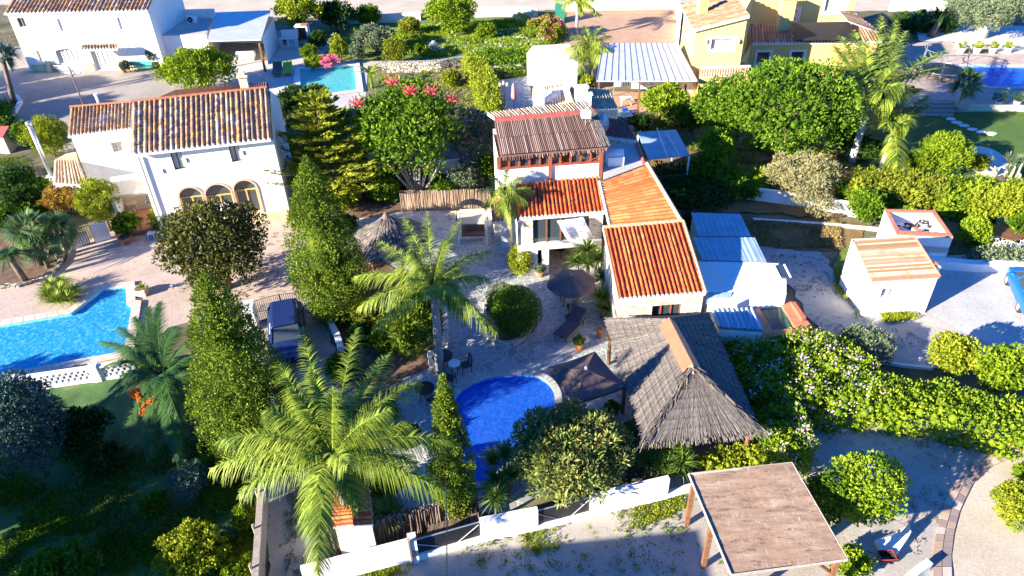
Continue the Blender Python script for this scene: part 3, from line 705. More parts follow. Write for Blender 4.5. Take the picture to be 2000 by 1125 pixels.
# ================================================================ THE SETTING
POOLS = {
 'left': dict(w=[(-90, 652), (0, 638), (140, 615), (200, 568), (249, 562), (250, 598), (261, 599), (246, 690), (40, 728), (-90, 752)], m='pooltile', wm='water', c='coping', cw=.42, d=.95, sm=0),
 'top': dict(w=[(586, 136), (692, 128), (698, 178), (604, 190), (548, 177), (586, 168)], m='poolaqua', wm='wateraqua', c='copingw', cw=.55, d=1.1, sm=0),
 'mid': dict(w=[(1003, 731), (1050, 736), (1076, 752), (1088, 780), (1078, 822), (1038, 864), (992, 905), (955, 946), (915, 946), (890, 885), (874, 828), (886, 778), (924, 748)], m='pooldeep', wm='waterdeep', c='stonecop', cw=.28, d=1.1, sm=2),
 'right': dict(w=[(1855, 130), (1940, 131), (2120, 134), (2120, 173), (1935, 172), (1870, 160)], m='pooldeep', wm='waterdeep', c='coping', cw=.4, d=1.4, sm=0)}
for k, d in POOLS.items():
    P = px(d['w']); P = smoothpoly(P, d['sm']) if d['sm'] else P; P = [p[:2] for p in P]
    if sum(P[i - 1][0] * P[i][1] - P[i][0] * P[i - 1][1] for i in range(len(P))) < 0: P = P[::-1]
    d['in'] = P
PL = {k: d['in'] for k, d in POOLS.items()}
big = [(-260, -60), (300, -60), (300, 420), (-260, 420)]
gp = [(p[0], p[1], 0) for p in big] + [(p[0], p[1], 0) for k in PL for p in PL[k]]
g = mk('ground', gp, tri([big] + list(PL.values())), MT['earth']); g['kind'] = 'structure'
sheet('sandy_track', [(-400, -60), (2400, -60), (2400, 12), (1340, 26), (1330, 12), (1100, 20), (900, 22), (640, 36), (330, 30), (300, 10), (-400, 10)], 'sand', 1)
sheet('meadow_ground', [(600, 62), (700, 40), (1110, 22), (1130, 96), (1035, 130), (930, 135), (905, 112), (760, 122), (640, 118)], 'meadow', 2)
sheet('brown_driveway', [(1108, 24), (1325, 20), (1345, 130), (1170, 180), (1100, 100)], 'browncourt', 3)
sheet('farm_yard', [(-160, 90), (60, 90), (330, 100), (540, 60), (585, 62), (560, 130), (530, 160), (450, 200), (130, 300), (0, 262), (-160, 300)], 'concrete', 4)
sheet('terrace_paving', [(520, 90), (560, 62), (655, 70), (640, 100), (600, 120), (720, 118), (712, 215), (560, 210), (520, 175), (440, 200), (440, 110)], 'lightcon', 5, [PL['top']])
sheet('garden_path', [(640, 118), (760, 120), (912, 113), (915, 121), (765, 132), (700, 128), (660, 130)], 'sand', 6)
sheet('pool_terrace', [(-400, 500), (0, 560), (60, 545), (150, 480), (330, 400), (560, 430), (640, 440), (650, 560), (560, 590), (490, 600), (330, 640), (270, 700), (250, 712), (38, 748), (-400, 810)], 'pinkcon', 7, [PL['left']])
sheet('driveway', [(470, 600), (645, 575), (690, 650), (700, 800), (560, 870), (500, 780)], 'concrete', 8)
sheet('patio', [(690, 420), (960, 405), (1010, 430), (1180, 440), (1210, 620), (1260, 870), (1000, 1000), (790, 1010), (740, 900), (800, 700), (700, 560)], 'crazy', 9, [PL['mid']])
sheet('lane', [(1470, 485), (1600, 490), (1640, 560), (1700, 610), (1810, 612), (1830, 500), (2300, 500), (2300, 720), (2000, 690), (1850, 720), (1700, 705), (1600, 640), (1545, 560)], 'gravel2', 10)
sheet('parking_pad', [(1822, 500), (2300, 500), (2300, 690), (2000, 690), (1900, 660), (1815, 612)], 'lightcon', 11)
sheet('leaf_litter_bank', [(1375, 418), (1690, 438), (1680, 470), (1640, 490), (1540, 488), (1480, 480), (1440, 470)], 'leaflitter', 12)
sheet('grassy_verge', [(1660, 470), (1700, 470), (1690, 560), (1700, 600), (1680, 612), (1640, 560), (1620, 520)], 'meadow', 13, sm=2)
sheet('lawn', [(1690, 222), (2200, 214), (2200, 330), (1700, 350), (1640, 320)], 'grass', 14)
sheet('white_pebble_bed', [(1775, 52), (2200, 50), (2200, 100), (1965, 108), (1860, 82), (1800, 82)], 'whitestone', 15)
sheet('pool_deck', [(1700, 120), (1780, 84), (1860, 82), (1880, 106), (2200, 106), (2200, 216), (1790, 222), (1700, 180)], 'pinkcon', 16, [PL['right']])
sheet('pale_rock_bank', [(1885, 285), (1940, 290), (1975, 320), (1960, 348), (1900, 345)], 'whitestone', 17, sm=2)
sheet('gravel_driveway', [(1540, 830), (1600, 812), (1760, 815), (1900, 822), (2000, 850), (2300, 900), (2300, 1300), (1600, 1300), (1560, 950)], 'gravel2', 18)
sheet('gravel_yard', [(520, 900), (600, 900), (640, 1130), (810, 1060), (1340, 930), (1600, 900), (1750, 1300), (520, 1300)], 'gravel', 19)
sheet('garden_soil', [(-400, 780), (40, 750), (380, 700), (520, 860), (520, 1300), (-400, 1300)], 'weeds', 20)
sheet('cypress_bed', [(600, 560), (700, 470), (860, 600), (870, 700), (800, 740), (690, 760), (640, 640)], 'soil', 21, sm=2)
sheet('palm_bed', [(0, 470), (120, 440), (140, 500), (110, 535), (50, 560), (-60, 565), (-60, 470)], 'soil', 22, sm=2)
sheet('garden_bed', [(560, 400), (700, 300), (860, 290), (960, 330), (960, 395), (850, 400), (700, 430), (640, 430)], 'soil', 23, sm=1)
sheet('shaded_bank', [(1255, 270), (1420, 290), (1700, 330), (1840, 350), (1840, 400), (1690, 430), (1400, 415), (1290, 400)], 'leaflitter', 24)
# raised outer strip of the drive: two rows of stone slabs along a curve
def strip(pts_in, pts_out, n):
    A = px(pts_in); Bq = px(pts_out)
    def at(P, t): k = t * (len(P) - 1); i = min(int(k), len(P) - 2); return P[i] + (P[i + 1] - P[i]) * (k - i)
    b = B()
    for i in range(n):
        for j in (0, 1):
            q = [at(A, (i + .04) / n), at(A, (i + .96) / n), at(Bq, (i + .96) / n), at(Bq, (i + .04) / n)]
            a0, a1, b1, b0 = q; s0, s1 = (.03, .48) if j == 0 else (.52, .97)
            Q = [a0 + (b0 - a0) * s0, a1 + (b1 - a1) * s0, a1 + (b1 - a1) * s1, a0 + (b0 - a0) * s1]
            b.slab([p + [0, 0, .125 + random.uniform(0, .006)] for p in Q], .05, random.random())
    o = b.mk('stone_path', MT['newslab']); o['kind'] = 'structure'
MT['newslab'] = bypal('path_slab', [(0, (.24, .20, .20)), (.35, (.44, .30, .22)), (.6, (.55, .40, .30)), (1, (.62, .54, .46))], dirt=(4, (.5, .46, .4), .6))
strip([(2010, 865), (1960, 872), (1912, 890), (1872, 930), (1842, 985), (1826, 1040), (1818, 1090), (1822, 1200)], [(2010, 890), (1975, 897), (1935, 915), (1898, 950), (1874, 1000), (1862, 1045), (1857, 1090), (1860, 1200)], 26)
sheet('round_bed', [(1872, 1200), (1858, 1090), (1864, 1045), (1876, 1000), (1900, 950), (1938, 915), (1980, 897), (2200, 890), (2300, 1200)], 'sand', 26)
# ---------------------------------------------------------------- pools
def pool(key, label, steps=None):
    d = POOLS[key]; P = d['in']; n = len(P); c = (np.mean([p[0] for p in P]), np.mean([p[1] for p in P]), 0.)
    t = thing('swimming_pool', c, label, 'swimming pool'); dp = d['d']
    V = [(p[0], p[1], .12) for p in P] + [(p[0], p[1], -dp) for p in P]
    mk('basin', V, [(i, (i + 1) % n, n + (i + 1) % n, n + i) for i in range(n)] + [tuple(n + i for i in q) for q in tri([P])], MT[d['m']], t)
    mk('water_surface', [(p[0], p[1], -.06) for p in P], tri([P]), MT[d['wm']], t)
    O = offset(P, d['cw']); I = offset(P, -.04); b = B()
    for i in range(n):
        j = (i + 1) % n; l = np.linalg.norm(np.array(P[j]) - P[i]); m = max(1, int(l / .55))
        for k in range(m):
            g0, g1 = k / m + .012 / max(l, .1), (k + 1) / m - .012 / max(l, .1)
            q = [np.append(I[i] + (I[j] - I[i]) * g0, .15), np.append(O[i] + (O[j] - O[i]) * g0, .15), np.append(O[i] + (O[j] - O[i]) * g1, .15), np.append(I[i] + (I[j] - I[i]) * g1, .15)]
            b.slab(q, .06)
    b.mk('coping', MT[d['c']], t)
    if steps:
        s = B(); A0, A1, dr = [np.array(q[:2]) for q in (G(*steps[0]), G(*steps[1]), G(*steps[2]))]; dv = dr - A0
        for k in range(steps[3]):
            f0, f1 = k / steps[3], (k + .92) / steps[3]; z = -.22 - k * (dp - .4) / steps[3]
            Q = [np.append(A0 + dv * f0, z), np.append(A1 + dv * f0, z), np.append(A1 + dv * f1, z), np.append(A0 + dv * f1, z)]; s.slab(Q, .18)
        s.mk('steps', MT['pooldeep'], t)
    return t
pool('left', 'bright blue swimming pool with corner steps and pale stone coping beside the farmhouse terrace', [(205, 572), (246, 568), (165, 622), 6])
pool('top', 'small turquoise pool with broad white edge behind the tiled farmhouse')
pool('mid', 'deep blue kidney shaped pool on the crazy paved patio beside the slender cypress')
pool('right', 'long royal blue pool beside the timber deck and the row of potted ball shrubs')
# ================================================================ HOUSES
def n2(p0, p1):
    d = np.array(p1[:2]) - np.array(p0[:2]); d /= np.linalg.norm(d); return d, np.array([d[1], -d[0]])
def body(root, p0, p1, depth, ze, zr, holes=(), mat='white', name='wall', side=(), fr=.5):
    d, n = n2(p0, p1); p0 = np.array(p0[:2]); p1 = np.array(p1[:2]); q0 = p0 - n * depth; q1 = p1 - n * depth; b = B()
    wall(b, p0, p1, 0, ze, holes); m0 = p0 - n * depth * fr; m1 = p1 - n * depth * fr
    if zr is None: zr = ze
    b.add([(*p1, 0), (*q1, 0), (*q1, ze), (*m1, zr), (*p1, ze)], [(0, 1, 2, 3, 4)])
    b.add([(*q0, 0), (*p0, 0), (*p0, ze), (*m0, zr), (*q0, ze)], [(0, 1, 2, 3, 4)])
    b.add([(*q1, 0), (*q0, 0), (*q0, ze), (*q1, ze)], [(0, 1, 2, 3)])
    b.mk(name, MT[mat], root); return d, n, q0, q1
# ---- tiled farmhouse, middle left
EL, ER, RR, RL = G(256, 302, 5.7), G(529, 272, 5.7), G(522, 172, 7.6), G(257, 200, 7.65)
p0, p1 = G(263, 306, 5.4), G(533.7, 274.7, 5.5)
A = thing('farmhouse', ((p0[0] + p1[0]) / 2, (p0[1] + p1[1]) / 2, 0), 'white two storey farmhouse with lichen covered tile roof and three arched windows', 'house')
hs = [hole(p0, p1, (331, 299), (364, 330)), hole(p0, p1, (445, 285), (474, 315))]
ar = []
for l, r_, ap in (((352, 390), (396, 384), (372, 366)), ((402, 383), (452, 376), (424, 360)), ((458, 376), (501, 369), (477, 352))):
    u_, _ = onwall(p0, p1, *l); w_, _ = onwall(p0, p1, *r_); _, za = onwall(p0, p1, *ap); ar.append([u_, w_, .75, za])
ar[1][2] = .12
d, n, q0, q1 = body(A, p0, p1, 6.9, 5.55, 7.45, hs + ar)
for h in hs: window(A, p0, p1, h, 'black', 'curtain', .18, .04, 1)
for h in ar: arch(A, p0, p1, h)
tileroof(A, EL, ER, RR, RL, 27, 15, 'oldtile', hgt=.10)
BL_, BR_ = np.append(q0 - n * .25, 5.6), np.append(q1 - n * .25, 5.6)
tileroof(A, BR_, BL_, RL + [0, 0, -.02], RR + [0, 0, -.02], 27, 12, 'oldtile', name='rear_roof', hgt=.10)
ridge(A, RL + [0, 0, .06], RR + [0, 0, .06], 'terracotta', .10, 20)
b = B(); L_ = np.linalg.norm(p1[:2] - p0[:2]); st = p0[:2] + d * L_ * .62
b.prism([tuple(st + n * .06), tuple(p1[:2] + n * .06), tuple(p1[:2] - n * .04), tuple(st - n * .04)], 0, .74); b.mk('stone_plinth', MT['stonebase'], A)
b = B(); pp = G(271, 306, 5.4); b.tube([(pp[0], pp[1] - .05, 5.4), (pp[0] - .0, pp[1] - .05, .1)], .05, 8); b.mk('downpipe', MT['gmetal'], A)
b = B(); b.tube([EL + [0, -.05, -.08], ER + [0, -.05, -.08]], .06, 8); b.mk('gutter', MT['white'], A)
c0 = G(479, 172, 7.6); b = B(); b.box((c0[0], c0[1], 7.0), (.5, .5, 1.3), .2, base=True); b.box((c0[0], c0[1], 8.35), (.66, .66, .1), .2, base=True); b.box((c0[0], c0[1], 8.4), (.34, .34, .3), .2, base=True)
b.mk('chimney', MT['cream'], A)
# curtain hanging in the middle arch, lamp on the wall
um = (ar[1][0] + ar[1][1]) / 2; cc = p0[:2] + d * um - n * .12; b = B()
for i in range(9):
    q = cc + d * (i - 4) * .09; b.tube([(q[0], q[1], .15), (q[0], q[1], 1.7)], .05 + .02 * (i % 2), 5)
b.mk('door_curtain', MT['whitefab'], A)
lc = G(291, 381, 2.4); b = B(); b.tube([lc, lc + [n[0] * .5, n[1] * .5, .18], lc + [n[0] * .75, n[1] * .75, .0]], .03, 6); b.tube_z(lc + [n[0] * .75, n[1] * .75, -.14], [(.17, 0), (.06, .12), (.04, .16)], 12, .5)
b.mk('wall_lamp', MT['black'], A)
for u_, z_ in ((ar[0][0] - .4, 4.3),) + tuple((h[1] + .18, (h[2] + h[3]) / 2) for h in hs):
    q = p0[:2] + d * u_ + n * .03; b = B(); b.box((q[0], q[1], z_), (.03, .05, .3), 0); b.mk('shutter_catch', MT['black'], A)
# left wing
EL, ER, RR, RL = G(132, 267, 4.6), G(255, 252, 4.6), G(257, 200, 5.65), G(137, 210, 5.65)
w0, w1 = G(140, 271, 4.4), G(263, 257, 4.4)
Lw = thing('house_wing', ((w0[0] + w1[0]) / 2, (w0[1] + w1[1]) / 2, 0), 'lower white wing of the farmhouse with orange lichen roof and one small square window', 'house')
h = hole(w0, w1, (215, 279), (244, 295)); d2, nn, a0, a1 = body(Lw, w0, w1, 5.2, 4.48, 5.5, [h])
window(Lw, w0, w1, h, 'greywood', 'curtain', .16, .05, 1)
tileroof(Lw, EL, ER, RR, RL, 17, 11, 'oldtile', hgt=.10); ridge(Lw, RL + [0, 0, .05], RR + [0, 0, .05], 'terracotta', .10, 10)
tileroof(Lw, np.append(a1 - nn * .2, 4.5), np.append(a0 - nn * .2, 4.5), RL, RR, 17, 9, 'oldtile', name='rear_roof', hgt=.10)
b = B(); vp = G(194, 205, 5.6); b.tube([vp, vp + [0, 0, .7]], .09, 10); b.tube([vp + [0, 0, .7], vp + [0, 0, .8]], .13, 10); b.mk('vent_pipe', MT['white'], Lw)
# tiled lean-to on the far left and its flue
t = thing('lean_to', G(140, 350, 0), 'small lean-to with sandy hipped tile roof against the left end of the farmhouse', 'shed')
Q = [G(103, 358, 2.1), G(168, 362, 2.1), G(152, 313, 2.8), G(106, 313, 2.8)]
tileroof(t, *Q, 9, 8, 'palerow', hgt=.08); Q2 = [G(106, 313, 2.8), G(152, 313, 2.8), G(148, 296, 2.5), G(128, 300, 2.5)]
b = B(); b.slab([Q2[0], Q2[1], Q2[2], Q2[3]], .06); b.mk('rear_roof', MT['palerow'], t)
b = B(); b.prism([q[:2] for q in Q], 0, [2.0, 2.0, 2.65, 2.65]); b.mk('wall', MT['white'], t)
t = thing('flue_pipe', G(104, 352, 0), 'tall silver metal flue pipe with a cowl rising beside the lean-to', 'flue')
f0 = G(104, 352, 0); b = B(); b.tube([f0, (f0[0], f0[1], 4.2)], .15, 14); b.mk('pipe', MT['silver'], t, True)
b = B(); b.tube_z((f0[0], f0[1], 4.2), [(.15, 0), (.2, .05), (.2, .3), (.12, .34)], 14, .5); b.mk('cowl', MT['gmetal'], t, True)
b = B(); b.box((f0[0], f0[1], 0), (.7, .6, .35), .3, base=True); b.mk('base_block', MT['white'], t)
# side porch
Q = [G(213, 384, 2.5), G(288, 374, 2.5), G(272, 338, 2.9), G(215, 346, 2.9)]
t = thing('porch', G(250, 430, 0), 'cream rendered side porch with sloping roof and terracotta floor left of the arches', 'porch')
b = B(); b.slab(Q, .14); b.mk('roof', MT['cream'], t)
b = B(); g0, g1, g2_, g3_ = [q[:2] for q in Q]; wall(b, g3_, g2_, 0, 2.75); b.mk('back_wall', MT['cream'], t)
b = B(); b.prism([tuple(g0), tuple(g0 + [.22, 0]), tuple(g3_ + [.22, 0]), tuple(g3_)], 0, [2.35, 2.35, 2.75, 2.75]); b.mk('side_wall', MT['white'], t)
b = B(); b.prism([tuple(g0 + [0, -.9]), tuple(g1 + [.1, -.9]), tuple(g2_), tuple(g3_)], 0.1, .34); b.mk('floor', MT['terrafloor'], t)
# ---- farmhouse at the top left
EL, ER = G(7, 27, 5.8), G(288, 21, 5.8); d, n = n2(EL, ER)
RL, RR = np.append(EL[:2] - n * 4.2, 7.5), np.append(ER[:2] - n * 4.2, 7.5)
p0, p1 = np.append(EL[:2] - n * .25 + d * .15, 0), np.append(ER[:2] - n * .25 - d * .1, 0)
A = thing('farmhouse', ((p0[0] + p1[0]) / 2, p0[1], 0), 'long white house in the top left corner with ochre stone base and tile awning', 'house')
H1 = [hole(p0, p1, (31, 35), (53, 53)), hole(p0, p1, (110, 37), (145, 61)), hole(p0, p1, (227, 34), (260, 58))]
H2 = [hole(p0, p1, (69, 99), (84, 121)), hole(p0, p1, (105, 96), (160, 123)), hole(p0, p1, (173, 96), (233, 136))]
H2[2][2] = .02
_, _, q0, q1 = body(A, p0, p1, 8, 5.68, 7.35, H1 + H2)
window(A, p0, p1, H1[0], 'gmetal', 'glass'); window(A, p0, p1, H1[1], 'whitew', 'whitew', .14, .05, 0, 'shuttered_window'); window(A, p0, p1, H1[2], 'whitew', 'whitew', .14, .05, 0, 'shuttered_window')
window(A, p0, p1, H2[0], 'cream', 'curtain', mull=0); window(A, p0, p1, H2[1], 'whitew', 'curtain', .3, .08, 4, 'wide_window'); window(A, p0, p1, H2[2], 'whitew', 'curtain', .3, .08, 4, 'patio_door')
for h in H2[:2]:
    w_ = bpy.data.objects['wall']
    R = (h[1] - h[0]) / 2; b = B(); f = .55 if R > 1 else 1.
    for i in range(8):
        for sg in (-1, 1):
            a0_, a1_ = math.pi / 2 * i / 8, math.pi / 2 * (i + 1) / 8; um = (h[0] + h[1]) / 2; zt = h[3] - R * f * .5
            def C(u, z): q = p0[:2] + d * u + n * .004; return (q[0], q[1], z)
            b.add([C(um + sg * R, h[3]), C(um + sg * R * math.cos(a0_), zt + R * f * .5 * math.sin(a0_)), C(um + sg * R * math.cos(a1_), zt + R * f * .5 * math.sin(a1_))], [(0, 1, 2)])
    b.mk('arch_spandrel', MT['white'], A)
tileroof(A, EL, ER, RR, RL, 36, 16, 'oldtile', hgt=.14)
tileroof(A, np.append(q1 - n * .2, 5.7), np.append(q0 - n * .2, 5.7), RL, RR, 36, 10, 'oldtile', name='rear_roof', hgt=.14)
Q = [G(155, 98, 2.6), G(229, 96, 2.6), G(228, 86, 2.95), G(158, 88, 2.95)]; tileroof(A, *Q, 12, 3, 'oldtile', hgt=.12, name='tile_awning')
b = B()
for u_, w_ in ((.25, H2[2][0] - .05), (H2[2][1] + .25, np.linalg.norm(p1[:2] - p0[:2]) - .1)):
    a = p0[:2] + d * u_; c = p0[:2] + d * w_; b.prism([tuple(a + n * .1), tuple(c + n * .1), tuple(c - n * .03), tuple(a - n * .03)], 0, H2[1][2] - .08)
b.mk('stone_plinth', MT['stonebase'], A)
b = B(); a = p0[:2] + d * 2.0 + n * .5; b.prism([tuple(a), tuple(a + d * .35), tuple(a + d * .35 - n * .6), tuple(a - n * .6)], 0, [.2, .2, 1.3, 1.3]); b.mk('buttress', MT['stonebase'], A)
# flat roofed annex + air conditioners
t = thing('flat_annex', G(360, 100, 0), 'white flat roofed annex with low parapet at the right end of the top left house', 'annex')
P = [G(310, 70, 3.), G(402, 68, 3.), G(420, 24, 3.), G(326, 20, 3.)]; b = B(); b.prism([q[:2] for q in P], 0, 2.98); b.mk('wall', MT['white'], t)
b = B(); b.slab([q + [0, 0, .04] for q in P], .04); b.mk('flat_roof', MT['lightcon'], t)
Pb = [G(330, 33, 3.), G(418, 33, 3.), G(421, 23, 3.), G(326, 23, 3.)]; b = B(); a, c = G(330, 42, 3.), G(416, 41, 3.); b.box(((a[0] + c[0]) / 2, (a[1] + c[1]) / 2 + .9, 3.04), (np.linalg.norm(a - c), .25, .95), .0, base=True); b.mk('parapet', MT['white'], t)
def acunit(x, y, z, rz, lab):
    p = G(x, y, z); t = thing('air_conditioner', p, lab, 'air conditioner', 'air conditioning units on the annex roof'); b = B(); b.box((p[0], p[1], p[2] + .08), (.95, .38, .72), rz, base=True)
    for k in (-.3, .3): b.box((p[0] + k * math.cos(rz), p[1] + k * math.sin(rz), p[2]), (.08, .4, .08), rz, base=True)
    b.mk('casing', MT['whitew'], t); f = np.array([math.sin(rz), -math.cos(rz), 0]); b = B(); c = p + f * .20 + [-.12 * math.cos(rz), -.12 * math.sin(rz), .44]
    b.tube([c, c + f * .03], .28, 18); b.mk('fan_grille', MT['black'], t); b = B(); b.tube([c + f * .03, c + f * .05], .09, 10); b.mk('fan_hub', MT['gmetal'], t)
acunit(341, 46, 3.05, 0, 'white air conditioner with round fan, the middle one of three on the flat annex roof')
acunit(377, 46, 3.05, 0, 'white air conditioner with round fan, farthest right on the flat annex roof')
acunit(327, 57, 3.05, 1.2, 'white air conditioner turned sideways against the shaded end wall of the top left house')
# lean-to canopy
t = thing('canopy', G(465, 110, 0), 'large pale sheet canopy with one brown timber post beside the flat annex', 'canopy')
Q = [G(405, 80, 2.9), G(510, 77, 2.9), G(528, 20, 3.3), G(420, 24, 3.3)]; b = B(); b.slab(Q, .1); b.mk('roof_sheet', MT['alum'], t)
pb = G(506, 84, 2.8); b = B(); b.box((pb[0], pb[1], 0), (.2, .2, 2.8), base=True); b.mk('post', MT['brownwood'], t); pb = G(408, 82, 2.8); b = B(); b.box((pb[0], pb[1], 0), (.2, .2, 2.8), base=True); b.mk('post', MT['brownwood'], t)
b = B(); a, c = G(512, 74, 2.7), G(534, 36, 2.7); wall(b, a, c, 0, 2.7); wall(b, c, np.append(G(420, 28, 3.1)[:2], 0), 0, 2.9); b.mk('back_wall', MT['white'], t)
# ---- central house with orange roofs
az = math.radians(5.4); B0 = G(1068, 535, 0); d = np.array([math.cos(az), math.sin(az)]); n = np.array([d[1], -d[0]])
fa, fb = B0[:2], B0[:2] + d
ul, _ = onwall(fa, fb, 966, 455); ur, _ = onwall(fa, fb, 1176, 455); f0, f1 = B0[:2] + d * ul, B0[:2] + d * ur
u1010, _ = onwall(f0, f1, 1011, 460); _, zeave = onwall(f0, f1, 1100, 423); _, zpar = onwall(f0, f1, 1100, 474); ZE = zeave - .12
print('central: eave z', zeave, 'parapet', zpar)
C_ = thing('patio_house', (f0[0], f0[1], 0), 'central house with orange tile roof over a white portico and stone walls behind the patio', 'house')
def ww(b, ua, ub, za, zb, holes=(), off=0.): 
    a, c = f0 + d * ua - n * off, f0 + d * ub - n * off; wall(b, a, c, za, zb, [[h[0] - ua, h[1] - ua, h[2], h[3]] for h in holes]); return a, c
LF = ur - ul; zf = zpar - .28
sw0 = G(967, 480, 0)[:2]; sw1 = sw0 + d * 2.0; b = B(); wall(b, sw0, sw1, 0, 2.25); wall(b, sw0 - n * 2.5, sw0, 0, 2.25); b.mk('stone_wall', MT['stonewall'], C_)
uo0, _ = onwall(f0, f1, 1072, 500); hd0 = onwall(f0, f1, 1041, 428); hd1 = onwall(f0, f1, 1105, 471); nc0 = onwall(f0, f1, 1050, 487); nc1 = onwall(f0, f1, 1059, 517)
b = B(); ww(b, u1010, uo0, 0, zf, [[nc0[0], nc1[0], nc1[1], nc0[1]]]); b.mk('portico_wall', MT['white'], C_); b = B(); ww(b, LF - .25, LF, 0, zf); b.mk('portico_pier', MT['white'], C_)
b = B(); a, c = f0 + d * u1010, f0 + d * LF
b.prism([tuple(a + n * .12), tuple(c + n * .12), tuple(c - n * .25), tuple(a - n * .25)], zf, zpar + .02); b.mk('white_beam', MT['white'], C_)
b = B(); ww(b, u1010, hd0[0], zpar, ZE, off=.1); b.mk('stone_panel', MT['stonewall'], C_); b = B(); ww(b, hd1[0] + 1.3, LF, zpar, ZE, off=.1); b.mk('stone_panel', MT['stonewall'], C_)
b = B(); ww(b, hd0[0], hd1[0] + 1.3, zpar, ZE, off=.25); gl = b.mk('dark_glazing', MT['glass'], C_)
b = B()
for k in range(5):
    q = f0 + d * (hd0[0] + (hd1[0] + 1.3 - hd0[0]) * k / 4) - n * .2; b.box((q[0], q[1], zpar), (.07, .07, ZE - zpar), az, base=True)
b.mk('glazing_bar', MT['brownwood'], gl)
b = B()                                                         # room behind the portico opening
ww(b, u1010, LF, 0, zf, off=2.6); s0, s1 = f0 + d * uo0, f0 + d * LF; wall(b, s0 - n * 2.6, s0, 0, zf); wall(b, s1, s1 - n * 2.6, 0, zf); b.mk('inner_wall', MT['cream'], C_)
b = B(); a, c = f0 + d * u1010, f0 + d * LF; b.prism([tuple(a - n * .3), tuple(c - n * .3), tuple(c - n * 3.), tuple(a - n * 3.)], zf, zf + .2); b.mk('floor_slab', MT['cream'], C_)
b = B(); wall(b, a - n * 3, a, 0, ZE); wall(b, c, c - n * 3., 0, ZE); b.mk('side_wall', MT['stonewall'], C_)
zr = ZE + .95
EL, ER, RR, RL = G(1013, 428, zeave), G(1181, 415, zeave), G(1168, 346, zr), G(1007, 360, zr)
tileroof(C_, EL, ER, RR, RL, 21, 9, 'newtile', hgt=.11)
tileroof(C_, G(963, 434, 2.4), G(1018, 430, 2.4), G(1012, 380, 3.5), G(957, 390, 3.3), 7, 8, 'paletile', hgt=.07, name='side_roof')
TL, TR, BR, BL = G(1171, 357, zr - .1), G(1264, 322, zr + .35), G(1328, 430, zr - .1), G(1190, 441, zr - .75)
o = tileroof(C_, TL, BL, BR, TR, 17, 9, 'paletile', hgt=.08, name='right_roof', eave=False, under='terracotta', dk=.14); ridge(o, TR + [0, 0, .08], BR + [0, 0, .08], 'palerow', .12, 16); ridge(o, TL + [0, 0, .06], BL + [0, 0, .06], 'copingw', .09, 8)
b = B(); b.prism([q[:2] for q in (BL + [.3, 0, 0], BR, TR, TL + [.3, 0, 0])], 0, [zr - .95, zr - .3, zr + .1, zr - .4]); b.mk('rear_block', MT['stonewall'], C_)
# hanging white shade sail
sp = [onwall(f0, f1, 1086, 427), onwall(f0, f1, 1137, 420), onwall(f0, f1, 1160, 462), onwall(f0, f1, 1107, 464)]
b = B(); nn_ = 6
def bl(s, t_):
    q = [(1 - s) * (1 - t_), s * (1 - t_), s * t_, (1 - s) * t_]; u_ = sum(w * p_[0] for w, p_ in zip(q, sp)); z_ = sum(w * p_[1] for w, p_ in zip(q, sp))
    w2 = f0 + d * u_ + n * (.25 + .35 * math.sin(3.14 * t_) * (.6 + .4 * math.sin(s * 9))); return (w2[0], w2[1], z_)
for i in range(nn_):
    for j in range(nn_): b.add([bl(i / nn_, j / nn_), bl((i + 1) / nn_, j / nn_), bl((i + 1) / nn_, (j + 1) / nn_), bl(i / nn_, (j + 1) / nn_)], [(0, 1, 2, 3)])
sl_ = b.mk('hanging_cloth', MT['whitefab']); tag(sl_, 'white cloth drape hanging under the orange eave of the portico', 'drape')
# front right house
EL, ER, RR, RL = G(1208, 586, 2.85), G(1378, 573, 2.85), G(1334, 433, 4.3), G(1178, 446, 4.3)
p0, p1 = G(1209, 590, 2.7), G(1374, 577, 2.7); d3, n3 = n2(p0, p1)
A = thing('stone_house', ((p0[0] + p1[0]) / 2, p0[1], 0), 'stone walled house with bright orange corrugated tile roof between the yuccas and the blue sheds', 'house')
hw_ = [hole(p0, p1, (1274, 600), (1330, 614))]
b = B(); wall(b, p0, p1, 0, 2.78, [[hw_[0][0], hw_[0][1], 1.2, 2.3]]); q0, q1 = RL[:2] + n3 * .1 + d3 * .1, RR[:2] - d3 * .1; qa, qb = p0[:2], p1[:2]
b.add([(*qb, 0), (*q1, 0), (*q1, 4.2), (*qb, 2.78)], [(0, 1, 2, 3)]); b.add([(*q0, 0), (*qa, 0), (*qa, 2.78), (*q0, 4.2)], [(0, 1, 2, 3)]); b.add([(*q1, 0), (*q0, 0), (*q0, 4.2), (*q1, 4.2)], [(0, 1, 2, 3)])
b.mk('wall', MT['stonewall'], A); window(A, p0, p1, [hw_[0][0], hw_[0][1], 1.2, 2.3], 'redwood', 'glass', .2, .06, 2)
tileroof(A, EL, ER, RR, RL, 19, 14, 'newtile', hgt=.11); ridge(A, RL + [0, 0, .06], RR + [0, 0, .06], 'palerow', .11, 14)
ridge(A, ER + [0, 0, .07], RR + [0, 0, .07], 'palerow', .09, 16, 'verge_tile'); ridge(A, EL + [0, 0, .05], RL + [0, 0, .05], 'palerow', .07, 16, 'verge_tile')
